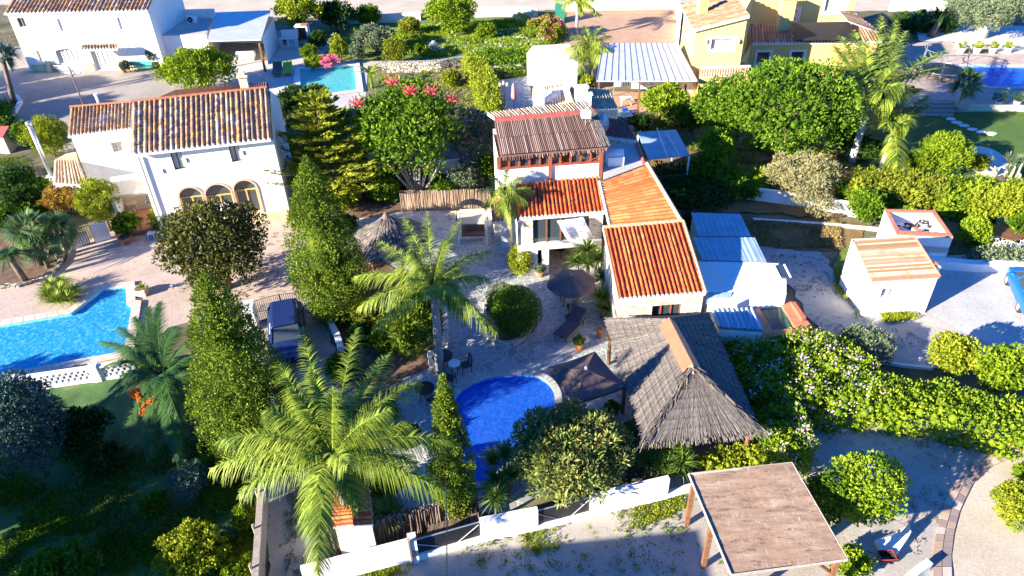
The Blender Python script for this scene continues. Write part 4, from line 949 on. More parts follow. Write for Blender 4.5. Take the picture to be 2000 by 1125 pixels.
# upper gallery with reed roof
g0, g1 = G(1006, 351, zr + .02), G(1172, 339, zr + .02); d4, n4 = n2(g0, g1)
_, zs = onwall(g0, g1, 1090, 322); _, zt = onwall(g0, g1, 1090, 300); print('gallery', zs, zt)
A = thing('reed_roof_gallery', (g0[0], g0[1], 0), 'glazed gallery with red brown window posts under a dark reed roof, above the orange roof', 'house')
e0 = g0[:2] - d4 * .9; b = B(); wall(b, e0, g1, 0, zs); wall(b, g1, g1[:2] - n4 * 3.4, 0, zt); wall(b, g1[:2] - n4 * 3.4, e0 - n4 * 3.4, 0, zt + .3); wall(b, e0 - n4 * 3.4, e0, 0, zt); b.mk('wall', MT['white'], A)
L4 = np.linalg.norm(g1[:2] - e0); b = B()
for k in range(11):
    q = e0 + d4 * (L4 * k / 10); b.box((q[0], q[1], zs - (.9 if k in (5, 10) else 0)), (.10 if k % 5 else .2, .10 if k % 5 else .2, zt - zs + (.9 if k in (5, 10) else 0)), math.atan2(d4[1], d4[0]), base=True)
    (b if 0 else b)
b.box(((e0[0] + g1[0]) / 2, (e0[1] + g1[1]) / 2, zs), (L4, .16, .1), math.atan2(d4[1], d4[0]), base=True); b.mk('timber_frame', MT['redwood'], A)
a, c = e0 - n4 * .1, g1[:2] - n4 * .1
for k in range(10):
    if k in (0, 6, 9): continue
    a_, c_ = a + (c - a) * (k + .07) / 10, a + (c - a) * (k + .93) / 10; b = B(); wall(b, a_, c_, zs + .1, zt); b.mk('window_pane', MT['glass'], A)
b = B(); b.prism([tuple(a), tuple(c), tuple(c - n4 * 3.2), tuple(a - n4 * 3.2)], zs - .3, zs - .2); b.mk('floor', MT['terrafloor'], A)
ze = zt + .12; EL, ER, RR, RL = G(978, 305, ze), G(1187, 288, ze), G(1162, 223, ze + .75), G(966, 240, ze + .75)
tileroof(A, EL, ER, RR, RL, 58, 2, 'reed', 'reed_roof', .06, .10, 'reed', .85, False, .03)
b = B(); thatch_slope(b, ER + [-.5, 0, .1], ER + [.12, -.0, .08], RR + [-.45, 0, .1], RR + [.1, 0, .08], 8, 16, .09, .1); b.mk('thatch_edge', MT['thatch'], A)
b = B()
for k in range(60):
    q = EL + (ER - EL) * (k + random.random()) / 60; b.tube([q + [0, .25, .02], q + [random.uniform(-.05, .05), -.12 - .2 * random.random(), -.12 - .1 * random.random()]], .03, 4, random.random())
b.mk('ragged_eave', MT['reed'], A)
# red capping and old tiles behind the reed roof
Z1 = ze + .75
b = B(); b.slab([RL + [0, 0, .12], RR + [0, 0, .12], RR + [0, .35, .2], RL + [0, .35, .2]], .1); b.mk('red_capping', MT['redroof'], A)
R2L, R2R = RL + [0, .4, .1], RR + [0, .4, .1]; Q = [G(952, 222, Z1 - .5), G(1145, 198, Z1 - .5)]
tileroof(A, Q[1], Q[0], R2L, R2R, 34, 4, 'palerow', 'rear_roof', .09, .1)
# old tiled building behind
t = thing('old_cottage', G(1110, 215, 0), 'old cottage with worn sandy tiles and stubby white chimneys behind the reed roof', 'house')
Q = [G(1043, 213, 5.2), G(1112, 203, 5.2), G(1103, 163, 6.3), G(1040, 172, 6.1)]
tileroof(t, *Q, 13, 8, 'palerow', hgt=.08); b = B(); b.prism([q[:2] for q in Q], 0, [5.1, 5.1, 6.2, 6.0]); b.mk('wall', MT['stonewall'], t)
Q3 = [G(1118, 215, 5.4), G(1207, 214, 4.6), G(1188, 176, 5.2), G(1110, 168, 6.1)]
tileroof(t, *Q3, 15, 9, 'palerow', hgt=.08, name='right_roof'); b = B(); b.prism([q[:2] for q in Q3], 0, [5.3, 4.5, 5.1, 6.0]); b.mk('right_wall', MT['stonewall'], t)
b = B(); b.slab([G(1110, 204, 5.6), G(1120, 203, 5.6), G(1108, 160, 6.6), G(1099, 160, 6.6)], .4); b.mk('verge_wall', MT['cream'], t)
for x, y, w_, hh_ in ((1054, 208, .55, 1.1), (1134, 205, .8, 1.2), (1146, 207, .5, .8)):
    q = G(x, y, 5.3); b = B(); b.box((q[0], q[1], 4.8), (w_, .5, .5 + hh_), .1, base=True); b.box((q[0], q[1], 5.3 + hh_), (w_ + .15, .6, .12), .1, base=True); b.mk('chimney', MT['copingw'], t)
# terrace roof block right of the gallery
t = thing('roof_terrace', G(1215, 300, 0), 'grey flat roof terrace with tiled edge to the right of the reed roof', 'building')
P = [G(1178, 352, 4.6), G(1258, 322, 4.6), G(1236, 262, 4.6), G(1180, 262, 4.6)]; b = B(); b.prism([q[:2] for q in P], 0, 4.5); b.mk('wall', MT['stonewall'], t)
b = B(); b.slab([q + [0, 0, .02] for q in P], .1); b.mk('terrace_floor', MT['lightcon'], t); ridge(t, P[1] + [0, 0, .1], P[2] + [0, 0, .1], 'redroof', .12, 10, 'edge_tile')
Q = [G(1181, 268, 4.9), G(1243, 276, 4.9), G(1222, 236, 5.5), G(1178, 230, 5.6)]; tileroof(t, *Q, 12, 7, 'redtile' if 'redtile' in MT else 'newtile', hgt=.07, name='red_roof')
b = B(); b.prism([q[:2] for q in Q], 4.5, [4.8, 4.8, 5.4, 5.5]); b.mk('red_roof_wall', MT['stonewall'], t)
q = G(1200, 320, 4.63); c = thing('storage_chest', q, 'white storage chest with rounded lid standing on the grey roof terrace', 'chest'); b = B(); b.box(q, (.95, .7, .55), .1, base=True); b.mk('body', MT['whitew'], c)
b = B(); b.tube([q + [-.46, .05, .55], q + [.48, .14, .55]], .3, 14); b.mk('lid', MT['whitew'], c, True)
q = G(1176, 240, 5.8); c = thing('satellite_dish', q, 'white round satellite dish on the roof beside the reed thatch', 'satellite dish'); b = B(); ax = np.array([.7, -.6, .35]); ax /= np.linalg.norm(ax)
b.tube([q + ax * .0, q + ax * .12], [.25, .55], 20); b.mk('dish', MT['whitew'], c, True); b = B(); b.tube([q, q - [0, 0, 1.0]], .04, 6); b.tube([q, q + ax * .6], .02, 5); b.mk('bracket', MT['gmetal'], c)
q = G(1144, 232, 7.0); c = thing('antenna_mast', q, 'thin grey antenna mast rising at the right end of the reed roof ridge', 'antenna'); b = B(); b.tube([q - [0, 0, .5], q + [0, 0, 2.2]], .035, 6); b.mk('pole', MT['gmetal'], c); b = B(); b.box(q + [0, 0, .1], (.55, .4, .4), base=True); b.mk('base', MT['copingw'], c)
# ---- big thatched hall
def thatched(name, label, cat, TLc, TRc, BRc, BLc, ra, rb, ze, zr):
    TL_, TR_, BR_, BL_ = [G(*q, ze) for q in (TLc, TRc, BRc, BLc)]; ra, rb = G(*ra, zr), G(*rb, zr)
    t = thing(name, (TL_ + BR_) / 2 * [1, 1, 0], label, cat); b = B()
    thatch_slope(b, TL_, BL_, ra, rb, 120, 34, .07); thatch_slope(b, BR_, TR_, rb, ra, 110, 34, .07); thatch_slope(b, BL_, BR_, rb, rb + [.02, 0, 0], 90, 30, .07)
    b.add([TL_, TR_, ra], [(0, 1, 2)]); b.mk('thatch_roof', MT['thatch'], t)
    cn = (TL_ + TR_ + BR_ + BL_) / 4; b = B(); sk = lambda q: q + (cn - q) * .05
    b.add([sk(TL_) - [0, 0, .22], sk(TR_) - [0, 0, .22], sk(BR_) - [0, 0, .22], sk(BL_) - [0, 0, .22], ra - [0, 0, .5], rb - [0, 0, .5]], [(0, 3, 5, 4), (3, 2, 5), (2, 1, 4, 5), (0, 1, 4)]); b.mk('roof_lining', MT['heather'], t)
    for f in (.06, .5, .94):
        for A_, B_ in ((TL_, BL_), (TR_, BR_)):
            q = A_ + (B_ - A_) * f; cc_ = (TL_ + BR_) / 2; q = q + (cc_ - q) * .06; b = B(); b.tube([(q[0], q[1], 0), (q[0], q[1], ze)], .09, 8); b.mk('post', MT['brownwood'], t)
    return t, ra, rb
TH_ = dict(a=1)
t, ra, rb = thatched('thatched_shelter', 'big grey thatched shelter roof with an orange metal ridge cap beside the pool', 'shelter', (1182, 622), (1382, 612), (1487, 845), (1258, 868), (1306, 624), (1352, 716), 2.3, 3.9)
b = B(); dd = (rb - ra) / np.linalg.norm(rb - ra); sx = np.array([dd[1], -dd[0], 0]); r1_, r2_ = ra + [0, 0, .12], rb + [0, 0, .14]
b.add([r1_, r2_, r2_ + sx * .42 - [0, 0, .36], r1_ + sx * .42 - [0, 0, .36], r2_ - sx * .42 - [0, 0, .36], r1_ - sx * .42 - [0, 0, .36], r2_ + dd * .32 - [0, 0, .25]], [(0, 1, 2, 3), (0, 5, 4, 1), (1, 4, 6), (1, 6, 2)])
b.mk('ridge_cap', MT['orangecap'], t)
b = B()
for k in range(70):
    a = random.uniform(-1.25, 1.25); e = rb + dd * .55 * math.cos(a) + sx * .75 * math.sin(a); b.tube([rb + [0, 0, .05], e - [0, 0, .42]], .035, 4, random.random())
b.mk('ridge_end_straw', MT['thatch'], t)
cs_ = [G(*q, 2.3) for q in ((1182, 622), (1258, 868), (1487, 845), (1382, 612))]; b = B()
for i in range(3):
    A_, B_ = cs_[i], cs_[i + 1]; cen = sum(cs_) / 4
    for k in range(150):
        q = A_ + (B_ - A_) * random.random(); o_ = (q - cen) * [1, 1, 0]; o_ /= np.linalg.norm(o_); l = random.uniform(.1, .38); b.tube([q - o_ * .25 + [0, 0, .12], q + o_ * l * .45 - [random.uniform(-.06, .06), 0, l * .55]], [.028, .012], 3, random.random())
for tip_, low_ in ((rb, cs_[1]), (rb, cs_[2])):
    for k in range(120):
        f_ = random.random(); q = tip_ + (low_ - tip_) * f_ + [random.uniform(-.12, .12), random.uniform(-.08, .08), .07]; dn2 = (low_ - tip_) / np.linalg.norm(low_ - tip_); b.tube([q, q + dn2 * random.uniform(.25, .5) + [random.uniform(-.14, .14), random.uniform(-.1, .1), -.01]], [.026, .012], 3, random.random())
b.mk('loose_straw', MT['thatch'], t)
# ---- round thatched hut
c0 = G(760, 468, 2.1); ap = 3.65; t = thing('thatched_hut', c0 * [1, 1, 0], 'round hut with a pointed grey thatch cone beside the tall cypress', 'hut'); b = B(); R = 2.25; k = 110; m = 12
for j in range(m + 1):
    tt = j / m
    for i in range(k): a = 2 * math.pi * i / k; rr = R * (1 - tt) + .06 + rng.uniform(-.02, .05) * (3 if j == 0 else 1); b.V.append((c0[0] + rr * math.cos(a), c0[1] + rr * math.sin(a), 2.1 + (ap - 2.1) * tt + .12 * math.sin(tt * 3.1) * -1 + rng.uniform(0, .05)))
for j in range(m):
    for i in range(k): b.F.append((j * k + i, j * k + (i + 1) % k, (j + 1) * k + (i + 1) % k, (j + 1) * k + i)); b.v.append(random.random())
b.mk('thatch_roof', MT['thatch'], t); b = B(); b.tube_z((c0[0], c0[1], ap - .3), [(.28, 0), (.22, .25), (.05, .5)], 12, .5); b.mk('peak_cap', MT['heather'], t)
for i in range(6):
    a = i * 1.047; b = B(); b.tube([(c0[0] + 1.6 * math.cos(a), c0[1] + 1.6 * math.sin(a), 0), (c0[0] + 1.6 * math.cos(a), c0[1] + 1.6 * math.sin(a), 2.2)], .07, 7); b.mk('post', MT['brownwood'], t)
# ---- blue sheet roofs and white flat roof, right of the stone house
def shed(name, label, Q, mat, nc, wallmat='white', zpost=True, cat='shed', h=.05, zs=None, cover=.6):
    t = thing(name, np.mean([q for q in Q], axis=0) * [1, 1, 0], label, cat)
    tileroof(t, *Q, nc, 1, mat, 'roof_sheet', h, .06, 'gmetal', cover, False, 0.)
    if wallmat:
        c = np.mean([q[:2] for q in Q], axis=0); P = [tuple(q[:2] + (c - q[:2]) * .05) for q in Q]; b = B(); b.prism(P, 0, [q[2] - .12 for q in Q]); b.mk('wall', MT[wallmat], t)
    return t
shed('sheet_roof_shed', 'upper pale blue sheet roofed shed with a white band, nearest the white garden wall', [G(1467, 462, 2.3), G(1362, 461, 2.3), G(1350, 415, 2.5), G(1446, 418, 2.5)], 'bluesheet', 10, 'cream', h=.012)
shed('sheet_roof_shed', 'lower blue grey sheet roofed shed touching the white flat roof', [G(1497, 511, 2.4), G(1371, 508, 2.4), G(1352, 463, 2.7), G(1474, 464, 2.7)], 'bluesheet', 12, 'cream', h=.012)
t = thing('flat_roof_building', G(1450, 620, 0), 'white rendered flat roof building with uneven edges between the blue sheds and the plunge pool', 'building')
P = [G(*q, 2.35) for q in ((1361, 510), (1520, 514), (1536, 546), (1536, 574), (1464, 582), (1440, 594), (1388, 594))]; b = B(); b.prism([q[:2] for q in P], 0, 2.35); b.mk('wall', MT['white'], t)
a, c = G(1362, 512, 2.35), G(1520, 515, 2.35)
b = B(); b.slab([G(1512, 518, 2.5), G(1531, 518, 2.5), G(1543, 541, 2.5), G(1524, 541, 2.5)], .1); b.mk('skylight', MT['glass'], t); b = B()
for u_ in ((1511, 517, 1524, 542), (1532, 517, 1544, 541)): b.tube([G(u_[0], u_[1], 2.5), G(u_[2], u_[3], 2.5)], .05, 6)
b.mk('skylight_frame', MT['whitew'], t)
b = B(); b.slab([G(1382, 571, 2.42), G(1430, 571, 2.42), G(1424, 590, 2.3), G(1380, 592, 2.3)], .05); b.mk('lower_sheet', MT['bluesheet'], t)
shed('corrugated_canopy', 'small blue grey corrugated canopy below the white flat roof, next to the pink flowering hedge', [G(1492, 646, 2.0), G(1404, 640, 2.0), G(1389, 605, 2.2), G(1474, 602, 2.2)][::1], 'corrblue', 9, 'white', h=.09)
t = thing('plunge_pool', G(1520, 640, 0), 'raised terracotta edged plunge pool under dark green netting beside the white flat roof', 'plunge pool')
ou = [G(*q, 1.7) for q in ((1464, 582), (1536, 578), (1590, 642), (1490, 660))]; inn = [G(*q, 1.7) for q in ((1476, 590), (1522, 588), (1554, 641), (1509, 644))]
b = B(); b.prism([q[:2] for q in ou], 0, 1.5); b.mk('wall', MT['white'], t); b = B()
for i in range(4):
    j = (i + 1) % 4; b.slab([ou[i] + [0, 0, 0], ou[j], inn[j], inn[i]], .19)
b.mk('coping', MT['terrafloor'], t); b = B(); m_ = 10
for i in range(m_):
    for j in range(m_):
        def q_(i, j): s, u_ = i / m_, j / m_; p = inn[0] * (1 - s) * (1 - u_) + inn[1] * s * (1 - u_) + inn[2] * s * u_ + inn[3] * (1 - s) * u_; return p + [0, 0, -.1 + .03 * math.sin(i * 2.1 + j)]
        b.add([q_(i, j), q_(i + 1, j), q_(i + 1, j + 1), q_(i, j + 1)], [(0, 1, 2, 3)])
b.mk('cover', MT['dgreen'], t, True); b = B(); b.slab([G(1545, 590, 1.9), G(1553, 589, 1.9), G(1575, 620, 1.9), G(1567, 622, 1.9)], .2); b.mk('step', MT['orangecap'], t)
# ---- white hut with fibre cement roof
EL, ER, RR, RL = G(1703, 549, 2.35), G(1836, 541, 2.35), G(1786, 463, 3.05), G(1668, 471, 3.15)
p0, p1 = G(1704, 550, 2.25), G(1832, 542, 2.25)
A = thing('white_hut', ((p0[0] + p1[0]) / 2, p0[1], 0), 'white rendered hut with brown streaked corrugated roof beside the concrete parking pad', 'hut')
h = hole(p0, p1, (1724, 564), (1751, 580)); b = B(); wall(b, p0, p1, 0, 2.3, [h]); q0, q1 = RL[:2], RR[:2]
dn_, nm = n2(p0, p1); qa, qb = p0[:2], p1[:2]; q1 = qb - nm * 2.7; q0 = qa - nm * 2.7
b.add([(*qb, 0), (*q1, 0), (*q1, 3.0), (*qb, 2.3)], [(0, 1, 2, 3)]); b.add([(*q0, 0), (*qa, 0), (*qa, 2.3), (*q0, 3.1)], [(0, 1, 2, 3)]); b.add([(*q1, 0), (*q0, 0), (*q0, 3.1), (*q1, 3.0)], [(0, 1, 2, 3)]); b.mk('wall', MT['white'], A)
window(A, p0, p1, h, 'whitew', 'curtain', .15, .05, 1)
tileroof(A, ER, RR, RL, EL, 22, 1, 'corr', 'roof', .07, .06, 'greywood', .6, False, 0)
ridge(A, RR + [0, 0, .04], ER + [0, 0, .04], 'bricks', .07, 14, 'brick_verge'); b = B(); b.slab([EL + [0, 0, .06], ER + [0, 0, .06], ER + [0, .18, .1], EL + [0, .18, .1]], .06); b.mk('brick_eave', MT['bricks'], A)
q = G(1824, 520, 2.4); b = B(); b.box((q[0], q[1], 0), (.42, .5, 2.5), .06, base=True); b.mk('chimney', MT['white'], A); b = B(); b.box((q[0], q[1], 2.5), (.2, .25, .12), .06, base=True); b.mk('flue', MT['bricks'], A)
b = B(); q = G(1690, 585, 0); b.box((q[0], q[1], 0), (.5, .9, .5), .1, base=True); b.mk('step_block', MT['copingw'], A)
# raised brick edged tank + stairs
t = thing('raised_tank', G(1790, 450, 0), 'raised white tank with red brick rim and black pond plants behind the hut', 'tank')
ou = [G(*q, 1.9) for q in ((1728, 408), (1826, 410), (1862, 462), (1752, 457))]; inn = [G(*q, 1.9) for q in ((1736, 413), (1820, 414), (1850, 455), (1758, 450))]
b = B(); b.prism([q[:2] for q in ou], 0, 1.2); n_ = 4
for i in range(4): j = (i + 1) % 4; b.slab([ou[i] - [0, 0, .1], ou[j] - [0, 0, .1], inn[j] - [0, 0, .1], inn[i] - [0, 0, .1]], 1.0)
b.mk('wall', MT['white'], t); b = B()
for i in range(4):
    j = (i + 1) % 4; m_ = 14
    for k in range(m_):
        A_ = ou[i] + (ou[j] - ou[i]) * k / m_; B_ = ou[i] + (ou[j] - ou[i]) * (k + .93) / m_; C2 = inn[i] + (inn[j] - inn[i]) * (k + .93) / m_; D2 = inn[i] + (inn[j] - inn[i]) * k / m_; b.slab([A_, B_, C2, D2], .09)
b.mk('brick_rim', MT['bricks'], t); b = B(); c = G(1790, 442, 1.2)
for i in range(26): a = random.uniform(0, 6.28); r_ = random.uniform(.2, 1.3); q = c + [r_ * math.cos(a) * 1.2, r_ * math.sin(a) * .5, .03]; b.tube([q, q + [random.uniform(-.5, .5), random.uniform(-.3, .3), random.uniform(.05, .2)]], .05, 5)
b.mk('dark_plants', MT['black'], t)['kind'] = 'stuff'
t = thing('garden_stairs', G(1830, 480, 0), 'flight of red brick steps with white stepped side wall going down from the raised tank', 'stairs'); b = B(); w = B()
P0, P1 = G(1800, 458, 1.7), G(1850, 490, .3); dr = (P1 - P0) / 8; sd2 = np.array([dr[1], -dr[0], 0]); sd2 /= np.linalg.norm(sd2)
for i in range(8):
    a = P0 + dr * i; z = a[2]; c = a + dr * .5; an = math.atan2(dr[1], dr[0]); L = math.hypot(dr[0], dr[1]); b.box((c[0] - sd2[0] * .35, c[1] - sd2[1] * .35, z - .06), (L * 1.02, .95, .08), an, base=True); w.box((c[0] - sd2[0] * .35, c[1] - sd2[1] * .35, 0), (L, .92, max(.05, z - .065)), an, base=True)
b.mk('tread', MT['bricks'], t); w.mk('riser_wall', MT['white'], t)
b = B(); a, c, e = G(1822, 505, .7), G(1905, 512, .7), G(2100, 516, .7); b.prism([tuple(a[:2]), tuple(c[:2]), tuple(e[:2]), tuple(e[:2] + [0, .5]), tuple(c[:2] + [0, .5]), tuple(a[:2] + [0, .5])], 0, .55); o = b.mk('retaining_wall', MT['white']); tag(o, 'low white retaining wall running from the brick steps past the parking pad', 'wall')
# ---- yellow villa
A = thing('villa', G(1500, 160, 0), 'large yellow rendered villa with tiled roofs, white window surrounds and balustrade balcony', 'villa')
zl = 6.2; p0, p1 = G(1360, 54, zl), G(1460, 31, zl + .9); p1 = np.array([p1[0], p1[1], 0.]); d5, n5 = n2(p0, p1); L5 = np.linalg.norm(p1[:2] - p0[:2])
h = hole(p0, p1, (1390, 76), (1431, 96)); b = B(); wall(b, p0, p1, 0, zl, [h], z1b=zl + .9); q0, q1 = p0[:2] - n5 * 7, p1[:2] - n5 * 7
b.add([(*p1[:2], 0), (*q1, 0), (*q1, zl + .9), (*p1[:2], zl + .9)], [(0, 1, 2, 3)]); b.add([(*q0, 0), (*p0[:2], 0), (*p0[:2], zl), (*q0, zl)], [(0, 1, 2, 3)]); b.mk('wall', MT['yellowwall'], A)
window(A, p0, p1, h, 'whitew', 'curtain', .2, .06, 1, surround=('whitew', .22))
for x, y in ((1380, 80), (1443, 80)):
    u_, z_ = onwall(p0, p1, x, y); q = p0[:2] + d5 * u_ + n5 * .12; b = B(); b.tube_z((q[0], q[1], z_ - .2), [(.06, 0), (.11, .1), (.11, .3), (.04, .4)], 8, .5); b.mk('wall_lamp', MT['archbrick'], A)
EL, ER = p0[:2] + n5 * .3 - d5 * .3, p1[:2] + n5 * .3 + d5 * .1; RL, RR = EL - n5 * 8, ER - n5 * 8
tileroof(A, np.append(RL, zl - .1), np.append(EL, zl - .1), np.append(ER, zl + 1.), np.append(RR, zl + 1.), 22, 13, 'brownrow', hgt=.09, eave=False)
b = B(); b.slab([np.append(EL, zl - .16), np.append(ER, zl + .94), np.append(ER - n5 * .15, zl + .95), np.append(EL - n5 * .15, zl - .15)], .14); b.mk('white_fascia', MT['whitew'], A)
q = G(1371, 22, zl + .4); b = B(); b.box((q[0], q[1], zl - .2), (.75, .6, 1.9), .2, base=True); b.mk('chimney', MT['yellowwall'], A)
# balcony
bz = 2.9; P = [G(1366, 152, bz), G(1462, 148, bz), G(1455, 122, bz), G(1366, 124, bz)]; b = B(); b.prism([q[:2] for q in P], 0, bz); b.mk('balcony_base', MT['yellowwall'], A); b = B(); b.slab([q + [0, 0, .03] for q in P], .03); b.mk('balcony_floor', MT['terrafloor'], A)
b = B(); w = B(); a, c = P[0], P[1]
for k in range(19):
    q = a + (c - a) * (k + .5) / 19; b.tube_z((q[0], q[1], bz + .05), [(.05, 0), (.09, .2), (.04, .45), (.06, .7)], 6, .5)
b.mk('baluster', MT['archbrick'], A); w.box(((a[0] + c[0]) / 2, (a[1] + c[1]) / 2, bz + .74), (np.linalg.norm(a - c), .22, .12), math.atan2(c[1] - a[1], c[0] - a[0]), base=True); w.box(((a[0] + c[0]) / 2, (a[1] + c[1]) / 2, bz + .0), (np.linalg.norm(a - c), .2, .06), math.atan2(c[1] - a[1], c[0] - a[0]), base=True); w.mk('balustrade_rail', MT['whitew'], A)
# lower wing with tiled skirt roof and dark terrace cover
w0, w1 = G(1468, 86, 3.3), G(1715, 82, 3.3); d6, n6 = n2(w0, w1)
hh_ = [hole(w0, w1, (1480, 102), (1501, 125)), hole(w0, w1, (1547, 101), (1567, 122))]
b = B(); wall(b, w0, w1, 0, 3.35, hh_); wall(b, w1, w1[:2] - n6 * 6, 0, 3.35); wall(b, np.append(p1[:2], 0), w0, 0, 3.35); b.mk('lower_wall', MT['yellowwall'], A)
for h in hh_: window(A, w0, w1, h, 'whitew', 'glass', .2, .06, 0, surround=('whitew', .2))
tileroof(A, G(1467, 86, 3.35), G(1722, 82, 3.35), G(1700, 46, 4.3), G(1466, 48, 4.3), 40, 5, 'brownrow', hgt=.12, name='skirt_roof')
b = B(); b.slab([G(1556, 78, 3.85), G(1668, 77, 3.85), G(1660, 42, 4.75), G(1548, 44, 4.75)], .08); b.mk('dark_roof_panel', MT['black'], A)
u0w, u1w = G(1464, 42, 4.3), G(1662, 40, 4.3); hh2 = [hole(u0w, u1w, (1614, -2), (1648, 22)), hole(u0w, u1w, (1545, 20), (1556, 40))]
b = B(); wall(b, u0w, u1w, 0, 8.5, hh2); wall(b, u1w, u1w[:2] - n6 * 5, 0, 8.5); wall(b, u0w[:2] - n6 * 5, u0w, 0, 8.5); b.mk('upper_wall', MT['yellowwall'], A)
for h in hh2: window(A, u0w, u1w, h, 'whitew', 'curtain' if h is hh2[0] else 'glass', .2, .07, 0, surround=('whitew', .25))
q = G(1529, 60, 3.9); b = B(); b.box((q[0], q[1], 3.4), (1.2, .8, 3.3), .0, base=True); b.mk('large_chimney', MT['yellowwall'], A); b = B()
for k in range(4): b.tube([q + [-.45 + k * .3, -.45, 2.85], q + [-.45 + k * .3, .45, 2.85]], .12, 8)
b.mk('chimney_cap', MT['terracotta'], A)
tileroof(A, G(1716, 62, 4.4), G(1664, 22, 5.6), G(1640, 22, 5.8), G(1656, 40, 5.6), 8, 3, 'brownrow', hgt=.08, name='end_roof')
# metal canopy with laundry beneath
t = thing('metal_canopy', G(1260, 165, 0), 'wide pale metal canopy with raised seams and palm shadows left of the yellow villa', 'canopy')
Q = [G(1165, 158, 2.9), G(1362, 158, 2.9), G(1322, 84, 3.6), G(1178, 84, 3.6)]; b = B(); b.slab(Q, .08); b.mk('roof_sheet', MT['alum'], t); b = B()
for k in range(15): a = Q[0] + (Q[1] - Q[0]) * k / 14; c = Q[3] + (Q[2] - Q[3]) * k / 14; b.tube([a + [0, 0, .02], c + [0, 0, .02]], .03, 4)
b.mk('roof_seam', MT['gmetal'], t)
for x, y in ((1170, 161), (1250, 161), (1340, 161)): q = G(x, y, 2.8); b = B(); b.box((q[0], q[1], 0), (.15, .15, 2.8), base=True); b.mk('post', MT['brownwood'], t)
t = thing('white_outbuilding', G(1085, 150, 0), 'blank sunlit white outbuilding with flat top between the hedge and the metal canopy', 'building')
P = [G(*q, 3.) for q in ((1029, 104), (1128, 112), (1112, 86), (1040, 90))]; b = B(); b.prism([q[:2] for q in P], 0, 3.0); b.mk('wall', MT['white'], t); b = B(); b.slab([q + [0, 0, .05] for q in P], .05); b.mk('flat_roof', MT['cream'], t)
# small carport with grey blue roof
t = thing('carport', G(1300, 315, 0), 'small open carport with flat blue grey metal roof right of the roof terrace', 'carport')
Q = [G(1267, 311, 2.3), G(1348, 303, 2.3), G(1320, 253, 2.5), G(1245, 258, 2.5)]; b = B(); b.slab(Q, .06); b.mk('roof_sheet', MT['bluesheet'], t)
for i in range(4): q = Q[i] * .97 + np.mean(Q, axis=0) * .03; b = B(); b.box((q[0], q[1], 0), (.1, .1, q[2] - .06), base=True); b.mk('post', MT['whitew'], t)
b = B(); wall(b, Q[0] + [.1, .1, 0], Q[1] + [-.1, .1, 0], 0, .9); b.mk('low_wall', MT['bricks'], t)
b = B(); b.tube([G(1283, 250, 2.6), G(1308, 318, 2.5)], .03, 5); b.tube([G(1303, 262, 2.6), G(1328, 304, 2.5)], .03, 5); o = b.mk('metal_pole', MT['whitew']); tag(o, 'two thin pale poles lying across the blue grey carport roof', 'poles')
# brown felt carport bottom right
t = thing('carport', G(1490, 1020, 0), 'large timber carport with weathered brown felt roof in the bottom right gravel yard', 'carport')
Q = [G(1428, 1124, 2.6), G(1655, 1094, 2.6), G(1546, 905, 2.65), G(1345, 927, 2.65)]; b = B(); b.slab(Q, .09); b.mk('roof_board', MT['greywood'], t)
def qq(s, u_): return Q[0] * (1 - s) * (1 - u_) + Q[1] * s * (1 - u_) + Q[2] * s * u_ + Q[3] * (1 - s) * u_
for nm_, s0, s1, dz in (('felt_panel', .01, .53, .02), ('felt_panel', .52, .99, .06)):
    V = []; Fq = []; a_, c_ = 14, 26
    for i in range(a_ + 1):
        for j in range(c_ + 1): s = s0 + (s1 - s0) * i / a_ + (.012 * math.sin(j * .9) if i == a_ * (nm_ and s0 < .1) or (i == 0 and s0 > .1) else 0); p = qq(s, j / c_ * .99 + .005); V.append(p + [0, 0, dz + .018 * math.sin(j * 1.7) * (j % 7 == 0) + rng.uniform(0, .014)])
    for i in range(a_):
        for j in range(c_): k = i * (c_ + 1) + j; Fq.append((k, k + c_ + 1, k + c_ + 2, k + 1))
    mk(nm_, V, Fq, MT['felt'], t, smooth=True)
b = B()
for i in range(4): b.tube([Q[i] + [0, 0, .03], Q[(i + 1) % 4] + [0, 0, .03]], .05, 4)
b.mk('edge_batten', MT['greywood'], t)
for s, u_ in ((.04, .95), (.04, .5), (.04, .05), (.96, .95), (.96, .5), (.96, .05)): q = qq(s, u_); b = B(); b.box((q[0], q[1], 0), (.16, .16, q[2] - .08), base=True); b.mk('post', MT['brownwood'], t)
q = qq(.96, .05); b = B(); b.tube([q + [0, .0, -1.0], q + [-.9, .0, -.1]], .06, 6); b.mk('brace', MT['brownwood'], t)
# small tiled oven house bottom centre
t = thing('tiled_oven_house', G(690, 990, 0), 'small bright orange tiled shed roof with white base in front of the foreground palm trunk', 'shed')
EL, ER, RR, RL = G(690, 1027, 1.9), G(728, 1023, 1.9), G(718, 918, 2.0), G(678, 922, 2.3)
R0_ = [G(690, 1026, 2.15), G(728, 1024, 1.8), G(717, 918, 1.8), G(679, 921, 2.15)]
tileroof(t, R0_[1], R0_[2], R0_[3], R0_[0], 15, 3, 'newtile', hgt=.05, th=.08, eave=False); R1_ = [G(650, 1030, 1.8), G(690, 1026, 2.15), G(679, 921, 2.15), G(644, 926, 1.8)]
tileroof(t, R1_[3], R1_[0], R1_[1], R1_[2], 15, 3, 'newtile', hgt=.05, th=.08, name='left_roof', eave=False); P = [R1_[0], R0_[1], R0_[2], R1_[3]]; c = np.mean(P, axis=0)
b = B(); b.prism([tuple(q[:2] + (c[:2] - q[:2]) * .08) for q in P], 0, 1.7); b.mk('wall', MT['white'], t)
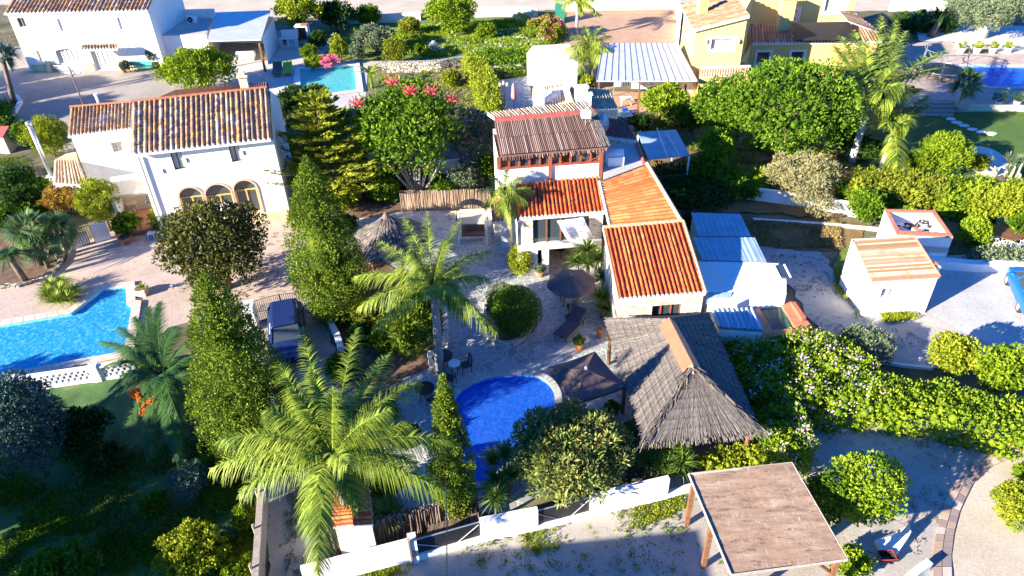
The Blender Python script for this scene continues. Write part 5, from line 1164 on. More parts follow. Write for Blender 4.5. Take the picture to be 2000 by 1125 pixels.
# ================================================================ TREES AND SHRUBS
cypress('cypress_tree', 'tallest dense cypress standing right of the farmhouse arches beside the iron gate', 'tree', (661, 622), (600, 304), 73, 500, L=.115, w=.058, nl=760, dens=1.0)
cypress('cypress_tree', 'broad dense cypress in front of the orange fruited date palm, left of the navy car', 'tree', (520, 906), (402, 526), 96, 740, L=.115, w=.058, nl=820, dens=1.0)
cypress('cypress_tree', 'slender pointed cypress standing between the foreground palm and the kidney pool', 'tree', (893, 1008), (858, 733), 47, 900, L=.09, w=.045, nl=560, dens=1.0)
cypress('small_cypress', 'short bushy dark green cypress peeking up in front of the layered conifer', 'shrub', (597, 352), (592, 300), 34, 345, L=.13, w=.07, nl=90)
# big named trees
tree('carob_tree', 'wide dark olive brown carob tree in front of the farmhouse arches', 'tree', 418, 482, 106, 96, .3, 'carob', .16, .10, 1.7, 140, lr=.09)
tree('broadleaf_tree', 'huge rounded glossy green tree below the yellow villa', 'tree', 1545, 215, 135, 108, .4, 'leaf', .24, .12, 1.1, 140, lr=.05)
tree('broadleaf_tree', 'green tree lobe left of the huge rounded tree, beside the villa balcony', 'tree', 1412, 222, 68, 70, .3, 'leaf', .23, .12, 1.1, 60)
tree('broadleaf_tree', 'bright green loose bush beneath the laundry line, right of the metal canopy post', 'tree', 1302, 205, 52, 40, .2, 'bright', .26, .13, 1.0, 40)
tree('broadleaf_tree', 'light green lower tree with yellow patch right of the blue grey carport', 'tree', 1400, 292, 40, 50, .2, 'bright', .22, .11, 1., 45)
tree('dense_tree', 'dense vivid green tree at the top left between the bench and the pale canopy', 'tree', 388, 137, 78, 46, .2, 'bright', .26, .13, 1.2, 80)
tree('yellow_leaved_tree', 'yellow leaved tree above the white barbecue at the top edge', 'tree', 585, 22, 52, 34, 1., 'yellow', .30, .17, .9, 50)
tree('dark_tree', 'dark shaded tree right of the yellow leaved tree at the top edge', 'tree', 655, 30, 46, 26, .5, 'dark', .3, .16, 1., 40)
tree('citrus_tree', 'rounded lime green citrus tree at the top edge in the meadow', 'tree', 880, 26, 55, 40, .4, 'bright', .24, .14, 1.2, 70)
tree('olive_tree', 'large grey green olive with pale gnarled trunk at the top right corner', 'tree', 1932, 15, 82, 36, 1.0, 'olive', .26, .07, 1.3, 110, bark='whitebark', lr=.14)
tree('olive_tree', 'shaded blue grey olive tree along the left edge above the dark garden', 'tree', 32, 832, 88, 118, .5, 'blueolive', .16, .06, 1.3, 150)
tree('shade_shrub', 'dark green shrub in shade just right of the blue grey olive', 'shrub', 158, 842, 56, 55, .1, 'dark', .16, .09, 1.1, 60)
tree('schefflera_tree', 'dark glossy many stemmed tree with red flower sprays left of the reed roof', 'tree', 797, 250, 112, 96, 1.6, 'leaf', .34, .12, 1.0, 100, fl=('yellow', 90, .14))
tree('pink_oleander', 'tall pink flowering oleander between the red sprayed tree and the reed roof', 'shrub', 926, 276, 52, 66, .2, 'olive', .22, .06, 1.1, 70, fl=('pinkfl', 90, .13))
tree('oleander', 'grey green oleander without flowers under the pink one beside the small palm', 'shrub', 905, 350, 44, 26, .1, 'olive', .2, .06, 1., 40)
tree('loquat_tree', 'large loquat tree with pale tan shoots between the kidney pool and the white wall', 'tree', 1112, 886, 134, 108, .3, 'loquat', .24, .075, 1.5, 150, fl=('autumn', 130, .10))
tree('grey_olive', 'silvery olive shrub at the lane edge beside the lilac bougainvillea', 'shrub', 1692, 672, 58, 40, .1, 'olive', .17, .05, 1.1, 60)
tree('lemon_tree', 'bright yellow green round tree between the hut and the long hedge', 'tree', 1862, 692, 48, 44, .2, 'yellow', .16, .10, 1.2, 60)
tree('lemon_tree', 'larger lime green tree by the right edge above the long hedge', 'tree', 1960, 726, 58, 56, .2, 'bright', .16, .10, 1.2, 70)
tree('morning_glory_bush', 'sunlit bush with blue morning glory flowers right of the brown carport', 'shrub', 1695, 958, 76, 80, .3, 'bright', .13, .085, 1.2, 110, fl=('bluefl', 30, .08))
tree('shade_shrub', 'dark shrub in shade squeezed between the brown carport and the blue flowered bush', 'shrub', 1618, 975, 50, 70, .1, 'leaf', .14, .09, 1., 60)
tree('garden_bush', 'round lime green bush standing in the round sandy bed at the right edge', 'shrub', 1984, 992, 48, 54, .05, 'yellow', .13, .05, 1.3, 60)
tree('garden_bush', 'small bright bush cut by the right edge above the round lime bush', 'shrub', 2000, 925, 20, 18, .05, 'bright', .13, .06, 1.2, 25)
tree('round_shrub', 'large clipped ball of bright feathery green on the lawn edge right of the palms', 'shrub', 1845, 302, 50, 43, .05, 'bright', .2, .06, 1.4, 90)
tree('round_shrub', 'smaller feathery green ball touching the left side of the large clipped ball', 'shrub', 1793, 318, 26, 28, .05, 'bright', .2, .06, 1.3, 40)
tree('topiary', 'smooth dark domed topiary bush inside the round stone ring on the patio', 'shrub', 1008, 608, 51, 52, .1, 'leaf', .07, .045, 1.8, 260, keep=.8, kind='ball')
tree('topiary', 'lighter small leaved clipped dome at the upper left of the stone ring', 'shrub', 977, 578, 30, 26, .1, 'olive', .07, .04, 1.5, 60, kind='ball')
tree('round_shrub', 'small round yellow green bush below the small palm at the portico', 'shrub', 1017, 508, 26, 31, .05, 'yellow', .09, .05, 1.5, 70, kind='ball')
tree('bamboo_clump', 'feathery lime bamboo clump left of the farmhouse wing', 'shrub', 92, 268, 44, 40, .1, 'yellow', .3, .06, 1.1, 50)
tree('shade_shrub', 'dark green shrub at the left edge below the reed fence', 'shrub', 28, 358, 44, 36, .1, 'dark', .2, .11, 1.1, 50)
tree('red_leaf_shrub', 'russet and orange leaved shrub in front of the small lean-to', 'shrub', 130, 388, 50, 32, .3, 'autumn', .16, .08, 1.1, 50)
tree('small_tree', 'yellow green small tree in front of the cream side porch', 'tree', 192, 392, 42, 46, .8, 'yellow', .16, .07, 1.2, 60)
tree('potted_bush', 'broad leaved dark plant growing in the big terracotta pot by the porch', 'plant', 247, 436, 30, 20, .5, 'leaf', .26, .10, 1., 24)
tree('plumeria', 'light green broad leaved shrub between the porch and the carob tree', 'shrub', 322, 428, 30, 24, .1, 'bright', .26, .10, 1., 26)
tree('yellow_shrub', 'golden green shrub at the foot of the layered conifer above the thatched hut', 'shrub', 655, 388, 52, 34, .1, 'yellow', .2, .10, 1.1, 50)
tree('green_shrub', 'dark green shrub between the golden shrub and the reed screen', 'shrub', 745, 372, 40, 28, .1, 'leaf', .2, .11, 1.1, 36)
tree('sage_bush', 'pale green spreading bush in the top garden above the turquoise pool', 'shrub', 733, 76, 46, 28, .1, 'olive', .22, .10, 1.1, 44)
tree('round_shrub', 'brownish green rounded shrub next to the pale spreading bush', 'shrub', 772, 98, 28, 26, .1, 'conifer', .2, .07, 1.2, 36)
tree('garden_shrub', 'dark green shrub directly beside the white barbecue', 'shrub', 622, 78, 22, 18, .1, 'dark', .2, .1, 1., 22)
tree('garden_shrub', 'light yellow shrub above the turquoise pool, middle of the bed', 'shrub', 662, 92, 20, 26, .1, 'yellow', .2, .1, 1., 22)
tree('garden_shrub', 'grassy green clump at the left end of the bed above the turquoise pool', 'shrub', 604, 104, 20, 14, .05, 'bright', .3, .05, 1., 18)
tree('garden_shrub', 'low yellow green mound beside the pool corner', 'shrub', 612, 122, 22, 10, .02, 'yellow', .18, .1, 1., 18)
tree('heather_bush', 'low purplish pink bush beside the turquoise pool', 'shrub', 645, 120, 24, 9, .02, 'pinkfl', .14, .06, .9, 18)
tree('garden_shrub', 'small leafy shrub on the pale path beside the turquoise pool', 'shrub', 697, 100, 16, 18, .3, 'olive', .18, .08, 1., 18)
tree('sapling', 'narrow silvery sapling standing alone in the sunny meadow', 'plant', 847, 92, 8, 15, .05, 'whitefl', .16, .06, 1., 10)
tree('sapling', 'thin green sapling left of the silvery one in the meadow', 'plant', 817, 95, 7, 15, .05, 'bright', .16, .06, 1., 10)
tree('bougainvillea', 'magenta bougainvillea sprawling at the top edge beside the green netting', 'shrub', 1068, 54, 46, 20, .1, 'bright', .2, .1, .9, 36, fl=('magenta', 130, .18))
tree('dark_conifer', 'dark green bushy conifer behind the layered yellow conifer, by the farmhouse end wall', 'tree', 580, 212, 44, 44, .2, 'dark', .18, .09, 1.2, 60)
tree('dark_conifer', 'taller pointed green conifer left of the turquoise pool foreground', 'tree', 618, 196, 30, 34, .4, 'cypress', .18, .09, 1.2, 40)
tree('leafy_bush', 'sparse grey shrub with bare twigs in the shaded lower left garden', 'shrub', 368, 938, 38, 42, .5, 'blueolive', .13, .06, .7, 40)
tree('lit_bush', 'sunlit yellow green bush at the bottom edge of the dark garden', 'shrub', 372, 1082, 78, 46, .1, 'yellow', .14, .08, 1.1, 80)
tree('lit_bush', 'low sunlit bush right of the larger one against the timber fence', 'shrub', 468, 1118, 44, 28, .05, 'bright', .13, .07, 1.1, 40)
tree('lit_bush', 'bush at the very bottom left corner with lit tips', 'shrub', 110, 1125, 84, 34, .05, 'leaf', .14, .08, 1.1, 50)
tree('lit_bush', 'bright weedy clump above the low sunlit bush by the timber fence', 'shrub', 478, 1010, 26, 30, .02, 'bright', .12, .06, .8, 26)
tree('euphorbia_clump', 'big dark clump of upright cactus like stems beside the centre palm trunk', 'shrub', 812, 642, 62, 66, .1, 'cypress', .34, .07, 1.1, 90, upb=1.3)
tree('yellow_shrub', 'ragged yellow green shrub between the tall cypress and the centre palm', 'shrub', 722, 610, 40, 38, .1, 'conifer', .2, .08, .9, 44)
tree('tangled_shrub', 'thin dry twiggy shrub below the round thatched hut', 'shrub', 705, 512, 28, 26, .1, 'bare', .18, .05, .6, 24)
tree('climber', 'light green small leaved climber right of the orange tiled shed by the big palm', 'shrub', 752, 945, 40, 34, .3, 'bright', .12, .06, .9, 40)
tree('corner_shrub', 'bright yellow bush tucked behind the brown square parasol', 'shrub', 1196, 796, 16, 14, .2, 'yellow', .11, .07, 1.2, 20)
tree('pot_bush', 'green shrub at the bottom edge right of the brown carport', 'shrub', 1665, 1098, 44, 34, .05, 'bright', .12, .07, 1.1, 46)
tree('dark_shrub', 'dark green shrub between the dry twiggy bush and the brick rimmed tank', 'shrub', 1692, 402, 38, 36, .1, 'leaf', .18, .1, 1.2, 60)
tree('yellow_shrub', 'golden bush right of the brick rimmed tank', 'shrub', 1918, 400, 44, 36, .1, 'yellow', .18, .10, 1.2, 60)
tree('green_shrub', 'green spreading bush beside the garden table set', 'shrub', 1902, 452, 34, 30, .05, 'bright', .16, .09, 1.1, 40)
tree('yellow_shrub', 'large golden green bush at the right edge above the garden table', 'shrub', 1976, 400, 42, 44, .1, 'yellow', .18, .1, 1.2, 60)
tree('dry_bush', 'pale dry bare twigged bush hanging over the white garden wall', 'shrub', 1570, 345, 86, 42, .3, 'bare', .22, .05, .55, 90, lr=.05)
tree('dry_bush', 'lower straggly bare branched bush at the foot of the white garden wall', 'shrub', 1592, 398, 48, 30, .1, 'bare', .2, .04, .35, 40, lr=.05)
tree('reddish_tree', 'small bush with brown crown tips at the foot of the huge rounded tree', 'shrub', 1600, 318, 40, 16, .3, 'autumn', .2, .08, .9, 24)
tree('flower_pot_plant', 'leafy pot plant left of the teal bench', 'plant', 243, 128, 10, 8, .4, 'olive', .2, .09, 1., 12)
tree('flower_pot_plant', 'taller pot plant with stacked leaves right of the teal bench', 'plant', 297, 112, 11, 18, .35, 'olive', .2, .09, 1., 14)
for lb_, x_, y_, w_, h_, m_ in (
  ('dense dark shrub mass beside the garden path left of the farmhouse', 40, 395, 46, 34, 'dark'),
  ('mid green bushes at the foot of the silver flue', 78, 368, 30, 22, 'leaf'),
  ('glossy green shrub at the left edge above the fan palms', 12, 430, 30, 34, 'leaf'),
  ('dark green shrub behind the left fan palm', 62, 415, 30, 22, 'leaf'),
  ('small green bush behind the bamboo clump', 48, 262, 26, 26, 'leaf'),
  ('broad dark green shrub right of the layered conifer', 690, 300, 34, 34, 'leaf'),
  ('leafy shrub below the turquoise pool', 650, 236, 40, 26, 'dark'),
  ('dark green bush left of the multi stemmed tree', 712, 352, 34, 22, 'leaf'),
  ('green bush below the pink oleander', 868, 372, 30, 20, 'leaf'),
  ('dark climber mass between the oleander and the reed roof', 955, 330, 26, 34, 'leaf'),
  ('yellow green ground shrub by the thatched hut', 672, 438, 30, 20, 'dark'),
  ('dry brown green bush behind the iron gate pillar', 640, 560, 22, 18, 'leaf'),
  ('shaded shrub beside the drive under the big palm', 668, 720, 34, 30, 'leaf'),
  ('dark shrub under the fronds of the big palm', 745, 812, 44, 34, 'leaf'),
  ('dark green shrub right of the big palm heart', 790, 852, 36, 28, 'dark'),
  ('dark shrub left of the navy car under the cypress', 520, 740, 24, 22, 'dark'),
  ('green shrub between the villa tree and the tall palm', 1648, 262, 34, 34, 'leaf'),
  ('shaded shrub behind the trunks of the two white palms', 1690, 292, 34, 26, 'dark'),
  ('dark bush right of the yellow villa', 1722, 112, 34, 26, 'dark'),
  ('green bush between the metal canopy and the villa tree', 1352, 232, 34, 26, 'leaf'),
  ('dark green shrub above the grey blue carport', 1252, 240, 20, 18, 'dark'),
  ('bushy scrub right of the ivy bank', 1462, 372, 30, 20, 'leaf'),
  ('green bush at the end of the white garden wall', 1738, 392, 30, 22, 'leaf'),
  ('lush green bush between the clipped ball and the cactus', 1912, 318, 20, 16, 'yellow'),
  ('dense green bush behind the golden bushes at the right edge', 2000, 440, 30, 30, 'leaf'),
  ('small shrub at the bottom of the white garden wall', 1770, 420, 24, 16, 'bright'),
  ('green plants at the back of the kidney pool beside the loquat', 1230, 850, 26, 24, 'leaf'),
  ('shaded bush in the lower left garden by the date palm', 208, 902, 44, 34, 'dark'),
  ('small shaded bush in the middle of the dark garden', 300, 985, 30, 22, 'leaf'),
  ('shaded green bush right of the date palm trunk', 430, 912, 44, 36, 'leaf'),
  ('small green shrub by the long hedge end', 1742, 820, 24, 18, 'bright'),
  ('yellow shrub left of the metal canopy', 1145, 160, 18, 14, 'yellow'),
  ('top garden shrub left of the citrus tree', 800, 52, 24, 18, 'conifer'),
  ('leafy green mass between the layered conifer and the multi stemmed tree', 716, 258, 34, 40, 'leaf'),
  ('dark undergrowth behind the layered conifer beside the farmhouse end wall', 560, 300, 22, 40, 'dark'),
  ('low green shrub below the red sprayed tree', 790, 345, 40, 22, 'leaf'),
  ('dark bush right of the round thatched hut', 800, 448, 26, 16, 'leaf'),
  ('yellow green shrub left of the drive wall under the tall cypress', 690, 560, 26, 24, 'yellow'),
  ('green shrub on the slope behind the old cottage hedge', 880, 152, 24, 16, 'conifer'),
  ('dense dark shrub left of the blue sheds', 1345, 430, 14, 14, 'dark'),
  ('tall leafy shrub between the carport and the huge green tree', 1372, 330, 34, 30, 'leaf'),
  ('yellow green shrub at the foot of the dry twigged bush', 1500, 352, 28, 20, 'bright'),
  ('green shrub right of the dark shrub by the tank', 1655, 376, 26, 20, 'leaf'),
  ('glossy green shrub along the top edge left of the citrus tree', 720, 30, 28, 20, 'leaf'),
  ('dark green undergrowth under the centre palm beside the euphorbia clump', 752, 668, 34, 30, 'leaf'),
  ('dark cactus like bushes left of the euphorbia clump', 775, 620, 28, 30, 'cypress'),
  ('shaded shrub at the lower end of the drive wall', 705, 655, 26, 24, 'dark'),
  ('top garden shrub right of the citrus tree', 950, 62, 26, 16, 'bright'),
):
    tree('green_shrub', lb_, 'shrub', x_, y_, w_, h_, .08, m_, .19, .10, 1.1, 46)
# layered conifer (Norfolk pine habit): whorls of flat branches
def layered(label, base, top, n=9):
    z = hz(base, top); b0 = G(*base); t = thing('layered_conifer', b0, label, 'tree'); b = B(); b.tube([b0, b0 + [0, 0, z * .9]], [.13, .02], 8); parts = []
    for k in range(n):
        f = k / (n - 1); zz = z * (.18 + .80 * f); L_ = 4.3 * (1 - f * .78) + .1; m = 9 if f < .8 else 6
        for i in range(m):
            a = i * 6.283 / m + k * .5 + random.uniform(-.25, .25); l = L_ * random.uniform(.6, 1.12); zj = random.uniform(-.42, .42) * (1 - f); u_ = np.array([math.cos(a), math.sin(a), 0]); s = np.array([-u_[1], u_[0], 0])
            P = [b0 + u_ * l * q + [0, 0, zz + zj + .28 * l * q * q] for q in np.linspace(0, 1, 6)]; b.tube(P, [.05, .04, .03, .025, .02, .01], 4)
            q = rng.uniform(.10, 1, 260); off = rng.uniform(-1, 1, 260) * .24 * l * (1.15 - q * .7) ; c = b0[None] + u_[None] * (l * q)[:, None] + s[None] * off[:, None] + np.array([0, 0, 1.]) * (zz + zj + .28 * l * q * q + .10 * rng.random(260) + np.abs(off) * .25)[:, None]
            D = u_[None] * .9 + s[None] * np.sign(off)[:, None] * .6 + unit(260) * .35 + [0, 0, .45]; V, Fc = leaves(c, D, .27, .085); parts.append((V, Fc, rng.random(len(Fc))))
    b.mk('trunk', MT['bark'], t, True); V, Fc, v = join(parts); mk('crown', V, Fc, MT['conifer'], t, v)
layered('yellow green conifer with flat layered branches between the farmhouse and the tall cypress', (652, 392), (594, 195), 11)
# schefflera flower sprays + stems
sc_ = [o for o in bpy.data.objects if o.name.startswith('schefflera_tree')][0]; base = G(824, 388, 0)
cm = np.array([v.co for v in kids(sc_)[0].data.vertices]) + ORG[sc_]; cM = cm.mean(0); cR = (cm.max(0) - cm.min(0)) / 2 * .93
for x, y in ((699, 214), (768, 172), (802, 190), (843, 190), (884, 204)):
    d_ = ray(x, y) / cR; o_ = (np.array([0, 0, H]) - cM) / cR; A2, B2, C2_ = d_ @ d_, 2 * d_ @ o_, o_ @ o_ - 1; q_ = B2 * B2 - 4 * A2 * C2_; tt_ = (-B2 - math.sqrt(max(q_, 0))) / (2 * A2); c = np.array([0, 0, H]) + ray(x, y) * tt_ + [0, 0, .15]; b = B()
    for i in range(14): a = i * .45; e = c + np.array([math.cos(a) * .48, math.sin(a) * .48, .18 + .2 * (i % 3)]); b.tube([c, (c + e) / 2 + [0, 0, .08], e], [.02, .035, .03], 5)
    b.mk('flower_spray', MT['redfl'], sc_)
b = B(); base = (base + ORG[sc_] * 1.0) / 2
for i in range(11): a = -1.2 + i * .24; e = base + np.array([a * 1.5, random.uniform(-.6, 1.2), 2.3 + random.random()]); b.tube([base + [a * .25, 0, 0], (base + e) / 2 + [a * .25, 0, .1], e], [.12, .09, .05], 6)
b.mk('stems', MT['palmbark'], sc_, True)
# palms: frond ends traced from the photo
palm('biggest feather palm in the foreground with sweeping fronds over the orange tiled shed', (692, 1048), (652, 895),
     [(412, 915, .3, 1.2), (430, 860, 1.0, 1.3), (470, 960, -.4, 1.), (535, 700, 1.6), (590, 640, 2.0), (610, 720, 2.4, .6), (700, 640, 1.9), (760, 690, 1.5), (815, 745, 1.2, 1.1), (760, 800, 1.9, .7), (880, 860, .6, 1.1), (870, 960, -.2, 1.0), (812, 905, .2),
      (620, 1120, -.9, 1.3), (600, 1040, -.4, 1.2), (650, 760, 2.8, .3), (520, 800, 1.7, .9), (800, 830, 1.0), (700, 990, -.6, .8), (570, 760, 2.3, .8)], r=.19, LL=.82, w=.040, nl=135, droop=.62, plum=1.05, extra=7, elen=2.2)
palm('tall feather palm in the centre rising over the patio beside the euphorbia clump', (858, 726), (846, 572),
     [(692, 540, .3, 1.1), (700, 600, -.2, 1.), (740, 470, 1.0), (790, 425, 1.8), (835, 415, 2.0), (900, 430, 1.6), (962, 490, .8, 1.1), (955, 545, .2), (970, 650, -.8, 1.4), (912, 625, -.8, 1.2), (900, 590, -.5, 1.), (760, 600, -.3), (730, 640, -.9, 1.), (870, 470, 2.1, .5), (800, 490, 2.0, .6), (915, 590, -.4, 1.1)], r=.17, LL=.70, w=.036, nl=120, droop=.6, plum=1.05, extra=8, elen=1.9)
palm('small feather palm in front of the left end of the orange portico roof', (1001, 524), (988, 388), [(932, 372, .2), (945, 400, -.3), (960, 345, .8), (990, 330, 1.), (1020, 345, .8), (1042, 372, .3), (1030, 395, -.2), (1008, 425, -.8), (1000, 440, -1.), (975, 420, -.6)], r=.11, LL=.52, w=.045, nl=52, lift=.6, extra=7, elen=1., plum=1.)
palm('leaning feather palm at the top beside the metal canopy', (1156, 168), (1152, 98), [(1108, 95, .3), (1118, 70, .9), (1140, 50, 1.5), (1175, 52, 1.4), (1192, 70, .8), (1196, 102, .2), (1180, 122, -.4), (1130, 120, -.5), (1132, 145, -1.1), (1165, 130, -.9), (1110, 115, -.2)], r=.17, LL=.85, w=.08, nl=50, lift=.8, extra=7, elen=1.8, plum=1.)
palm('palm cut off by the top edge above the brown driveway', (1124, 74), (1128, 6), [(1100, -8, .5), (1098, 12, -.3), (1150, 12, -.2), (1172, 30, -.8), (1160, 0, .6), (1125, -30, 1.3), (1085, 0, .2), (1140, 26, -.8)], r=.15, mat='palm', LL=.8, w=.09, nl=50, lift=.8, extra=3, plum=.6)
palm('tallest white trunked feather palm right of the huge rounded tree', (1663, 318), (1696, 198), [(1640, 70, 1.6, .9), (1668, 60, 2.0), (1722, 30, 2.7, .5), (1752, 40, 2.4, .5), (1765, 90, 1.9, .6), (1850, 100, .8, 1.2), (1846, 132, .2, 1.2), (1640, 130, .7), (1628, 90, 1.1), (1650, 165, -.2), (1770, 60, 2.2), (1690, 80, 2.3, .3), (1720, 100, 1.8, .5), (1800, 175, -.4)], r=.2, LL=1.5, w=.10, nl=150, lift=.8, extra=12, elen=3.0, bark='whitebark', plum=1.1)
palm('shorter feather palm with slim pale trunk right of the tallest palm', (1718, 333), (1744, 258), [(1765, 175, 1.8, .2), (1815, 188, .9), (1818, 205, .4), (1790, 235, -.2), (1762, 300, -1.1, .7), (1752, 345, -1.6, .7), (1722, 235, .2), (1715, 210, .8), (1770, 260, -.6), (1730, 190, 1.2)], r=.13, LL=1.05, w=.075, nl=120, lift=.7, extra=6, elen=1.6, bark='whitebark', plum=.9)
t, hb = palm('dark date palm with orange fruit bunches left of the broad cypress', (372, 842), (322, 742),
     [(196, 668, .5, .9), (205, 715, .0), (196, 790, -.6, .9), (240, 850, -1., .9), (290, 900, -1.4, .9), (302, 880, -1.3, .8), (352, 905, -1.2, .8), (362, 850, -.8), (262, 620, 1.4), (290, 600, 1.8), (312, 590, 2.), (345, 640, 1.7), (230, 640, .9), (215, 760, -.4), (368, 800, -.4), (270, 800, -.9), (240, 690, .4), (330, 850, -1.)],
     r=.32, mat='phoenix', LL=.60, w=.05, nl=74, droop=.2, plum=.2, lift=1.1, extra=16, elen=2.3, bark='bark', fwd=.75)
b = B()
for x, y, z in ((262, 765, .1), (275, 775, .0), (290, 792, -.2), (300, 785, -.1), (282, 800, -.3)):
    c = G(x, y, hb[2] + z)
    b.tube([hb, (hb + c) / 2 + [0, 0, .2], c], .02, 4)
    for i in range(70): q = c + unit(1)[0] * random.uniform(.05, .26); b.tube([q, q - [0, 0, .09]], [.035, .03], 4)
b.mk('fruit_bunch', MT['fruit'], t)
def fanpalm(label, base, hub, hw, n=420, mat='fan', name='fan_palm', r=.13, w=.07, droop=.2, down=.5, bark='bark', group=None):
    z = hz(base, hub); b0 = G(*base); hb = G(*hub, z); R = hw * mpp(hb); t = thing(name, b0, label, 'palm tree', group); parts = []
    nf = max(10, n // 13)
    for i in range(nf):                                         # each fan: blades spread from one stalk end
        d = unit(1)[0]; d[2] = abs(d[2]) - down * (random.random() < .4); st = hb + d * R * .45; s = unit(1)[0]; s -= d * (s @ d); s /= np.linalg.norm(s); k = 15
        a = np.linspace(-1.35, 1.35, k); D = d[None] * np.cos(a)[:, None] + s[None] * np.sin(a)[:, None]; V, Fc = blades(np.tile(st, (k, 1)), D, R * .6, w * 1.6, droop, 2); parts.append((V, Fc, np.full(len(Fc), random.random() * .6) + rng.random(len(Fc)) * .4))
        V, Fc = blades(hb[None], d[None], R * .47, .03, 0, 1); parts.append((V, Fc, np.full(1, .8)))
    V, Fc, v = join(parts); mk('crown', V, Fc, MT[mat], t, v); b = B(); b.tube([b0, (b0 + hb) / 2 + [.03, 0, 0], hb], [r * 1.3, r, r * .9], 9); b.mk('trunk', MT[bark], t, True)
fanpalm('left fan palm of the cluster in the stone edged bed above the blue pool', (80, 520), (52, 448), 50)
fanpalm('right fan palm of the cluster, closest to the white gate wall', (112, 505), (112, 452), 48)
fanpalm('lowest silvery fan palm in the middle of the stone edged bed', (95, 525), (78, 482), 44)
fanpalm('fan palm with stout pale trunk standing beside the royal blue pool', (1870, 216), (1888, 163), 38, bark='whitebark', r=.25, mat='fan', w=.09)
fanpalm('dark blue green palm at the left edge above the curved white kerb', (28, 205), (5, 115), 42, 200, 'blueolive', w=.12, r=.22)
fanpalm('short dark palm right of the pale wall at the top right', (1816, 72), (1836, 38), 34, 160, 'dark', name='cycad', w=.10, r=.3, droop=.35)
fanpalm('shaded short palm left of the other dark palm at the top right', (1782, 60), (1795, 34), 24, 120, 'dark', name='cycad', w=.10, r=.3, droop=.35)
def cyc(label, base, hub, hw, mat='phoenix', n=22):
    z = hz(base, hub); b0 = G(*base); hb = G(*hub, z); R = hw * mpp(hb); t = thing('cycad', b0, label, 'palm tree'); b = B(); b.tube([b0, hb], [.2, .17], 9); b.mk('trunk', MT['bark'], t, True)
    for i in range(n): a = i * 2.4; k = .5 + .5 * (i % 3) / 2; frond(hb, hb + [math.cos(a) * R * k, math.sin(a) * R * k, R * (.75 - k)], R * .6, mat, t, 26, R * .22, .035, .1, .1, name='frond', rw=.012)
cyc('glossy green cycad with stubby trunk at the left end of the stone edged bed', (52, 552), (20, 505), 42)
# small date palm cluster at the pool, banana plants, yuccas
def banana(label, x, y, hw, n=9, h=1.2, z0=.0):
    b0 = G(x, y, 0); s = mpp(b0); R = hw * s; t = thing('banana_plant', b0, label, 'banana plant'); O = []; D = []
    for i in range(n): a = i * 2.4; O.append(b0 + [0, 0, h]); D.append([math.cos(a), math.sin(a), random.uniform(.3, 1.1)])
    V, Fc = blades(np.array(O), np.array(D), R * 1.25, .42, .45, 6); mk('leaves', V, Fc, MT['bright'], t, rng.random(len(Fc))); b = B(); b.tube([b0, b0 + [0, 0, h + .1]], [.16, .08], 8); b.mk('stem', MT['bright'], t)
banana('banana plant with broad arching leaves at the right end of the turquoise pool', 727, 172, 36, 11, 1.4)
banana('single bright banana plant against the shaded bank above the blue sheds', 1326, 395, 24, 9, .6)
yucca('tall yucca with two green heads beside the portico, left of the stone house', [(1148, 488, 1.9), (1128, 512, 1.2), (1168, 506, 1.7), (1150, 515, 1.3)], n=150, L=.9, w=.075)
yucca('yucca between the two parasols of leaves along the stone house wall', [(1177, 543, 1.5)], n=140, L=.85, w=.075)
yucca('lowest large yucca rosette above the patio lounger', [(1175, 582, 1.3), (1184, 604, .8)], n=150, L=.9, w=.075)
yucca('group of sunlit yucca heads between the loquat and the thatched shelter', [(1262, 832, 1.5), (1296, 826, 1.8), (1322, 848, 1.4), (1272, 868, 1.4), (1306, 880, 1.3), (1330, 905, 1.1), (1270, 905, .9), (1300, 912, 1.0), (1246, 850, 1.2), (1320, 872, 1.2)], n=130, L=.78, w=.07, trunkr=.06)
yucca('dark shaded yucca heads beside the deep end of the kidney pool', [(962, 900, 1.5), (985, 888, 1.6), (1000, 930, 1.4), (970, 940, 1.1)], n=130, L=.75, w=.06)
yucca('bright yucca rosette leaning over the white wall left of the loquat', [(967, 972, 1.3)], n=140, L=.75, w=.065)
yucca('sunny yucca rosette right of the orange tiled shed', [(756, 1008, .8)], n=170, L=.95, w=.07)
yucca('spiky grey green plant in the top garden beside the pale spreading bush', [(695, 68, 1.2)], n=60, L=1.1, w=.09)
yucca('big round clump of strap leaves on the terrace beside the blue pool', [(118, 572, .45), (96, 578, .3), (142, 574, .3), (112, 590, .25), (122, 556, .4), (134, 588, .25), (100, 562, .35)], name='strap_leaf_clump', n=150, L=.95, w=.065, mat='palm', cat='plant', trunkr=.03, up=.6, droop=.35)
yucca('little red and yellow leaved plant in the square planter by the pool steps', [(277, 562, .55)], name='planter_plant', n=50, L=.4, w=.06, mat='yellow', cat='plant')
yucca('spiky lit plant on the stone house windowsill side, above the thatched roof', [(1296, 606, 1.6)], n=50, L=.4, w=.04, name='window_plant', cat='plant')
# agave and pale cactus clump at the right edge
t = thing('cactus_clump', G(1968, 345, 0), 'clump of pale branching cactus and agave at the right edge by the rocky bank', 'cactus'); b = B(); c0 = G(1968, 345, 0)
for i in range(16):
    a = random.uniform(0, 6.28); r_ = random.uniform(0, 1.1); p = c0 + [math.cos(a) * r_, math.sin(a) * r_ * .8, 0]; h_ = random.uniform(.4, 1.3); b.tube([p, p + [.05, 0, h_ * .5], p + [random.uniform(-.6, .6), random.uniform(-.5, .5), h_]], [.10, .11, .05], 7)
b.mk('stems', MT['cactus'], t, True); parts = []
for i in range(8): rosette(parts, c0 + [random.uniform(-1.2, 1.2), random.uniform(-.8, .8), random.uniform(.5, 1.8)], 30, .5, .1, .1, .5)
V, Fc, v = join(parts); mk('leaves', V, Fc, MT['olive'], t, v)
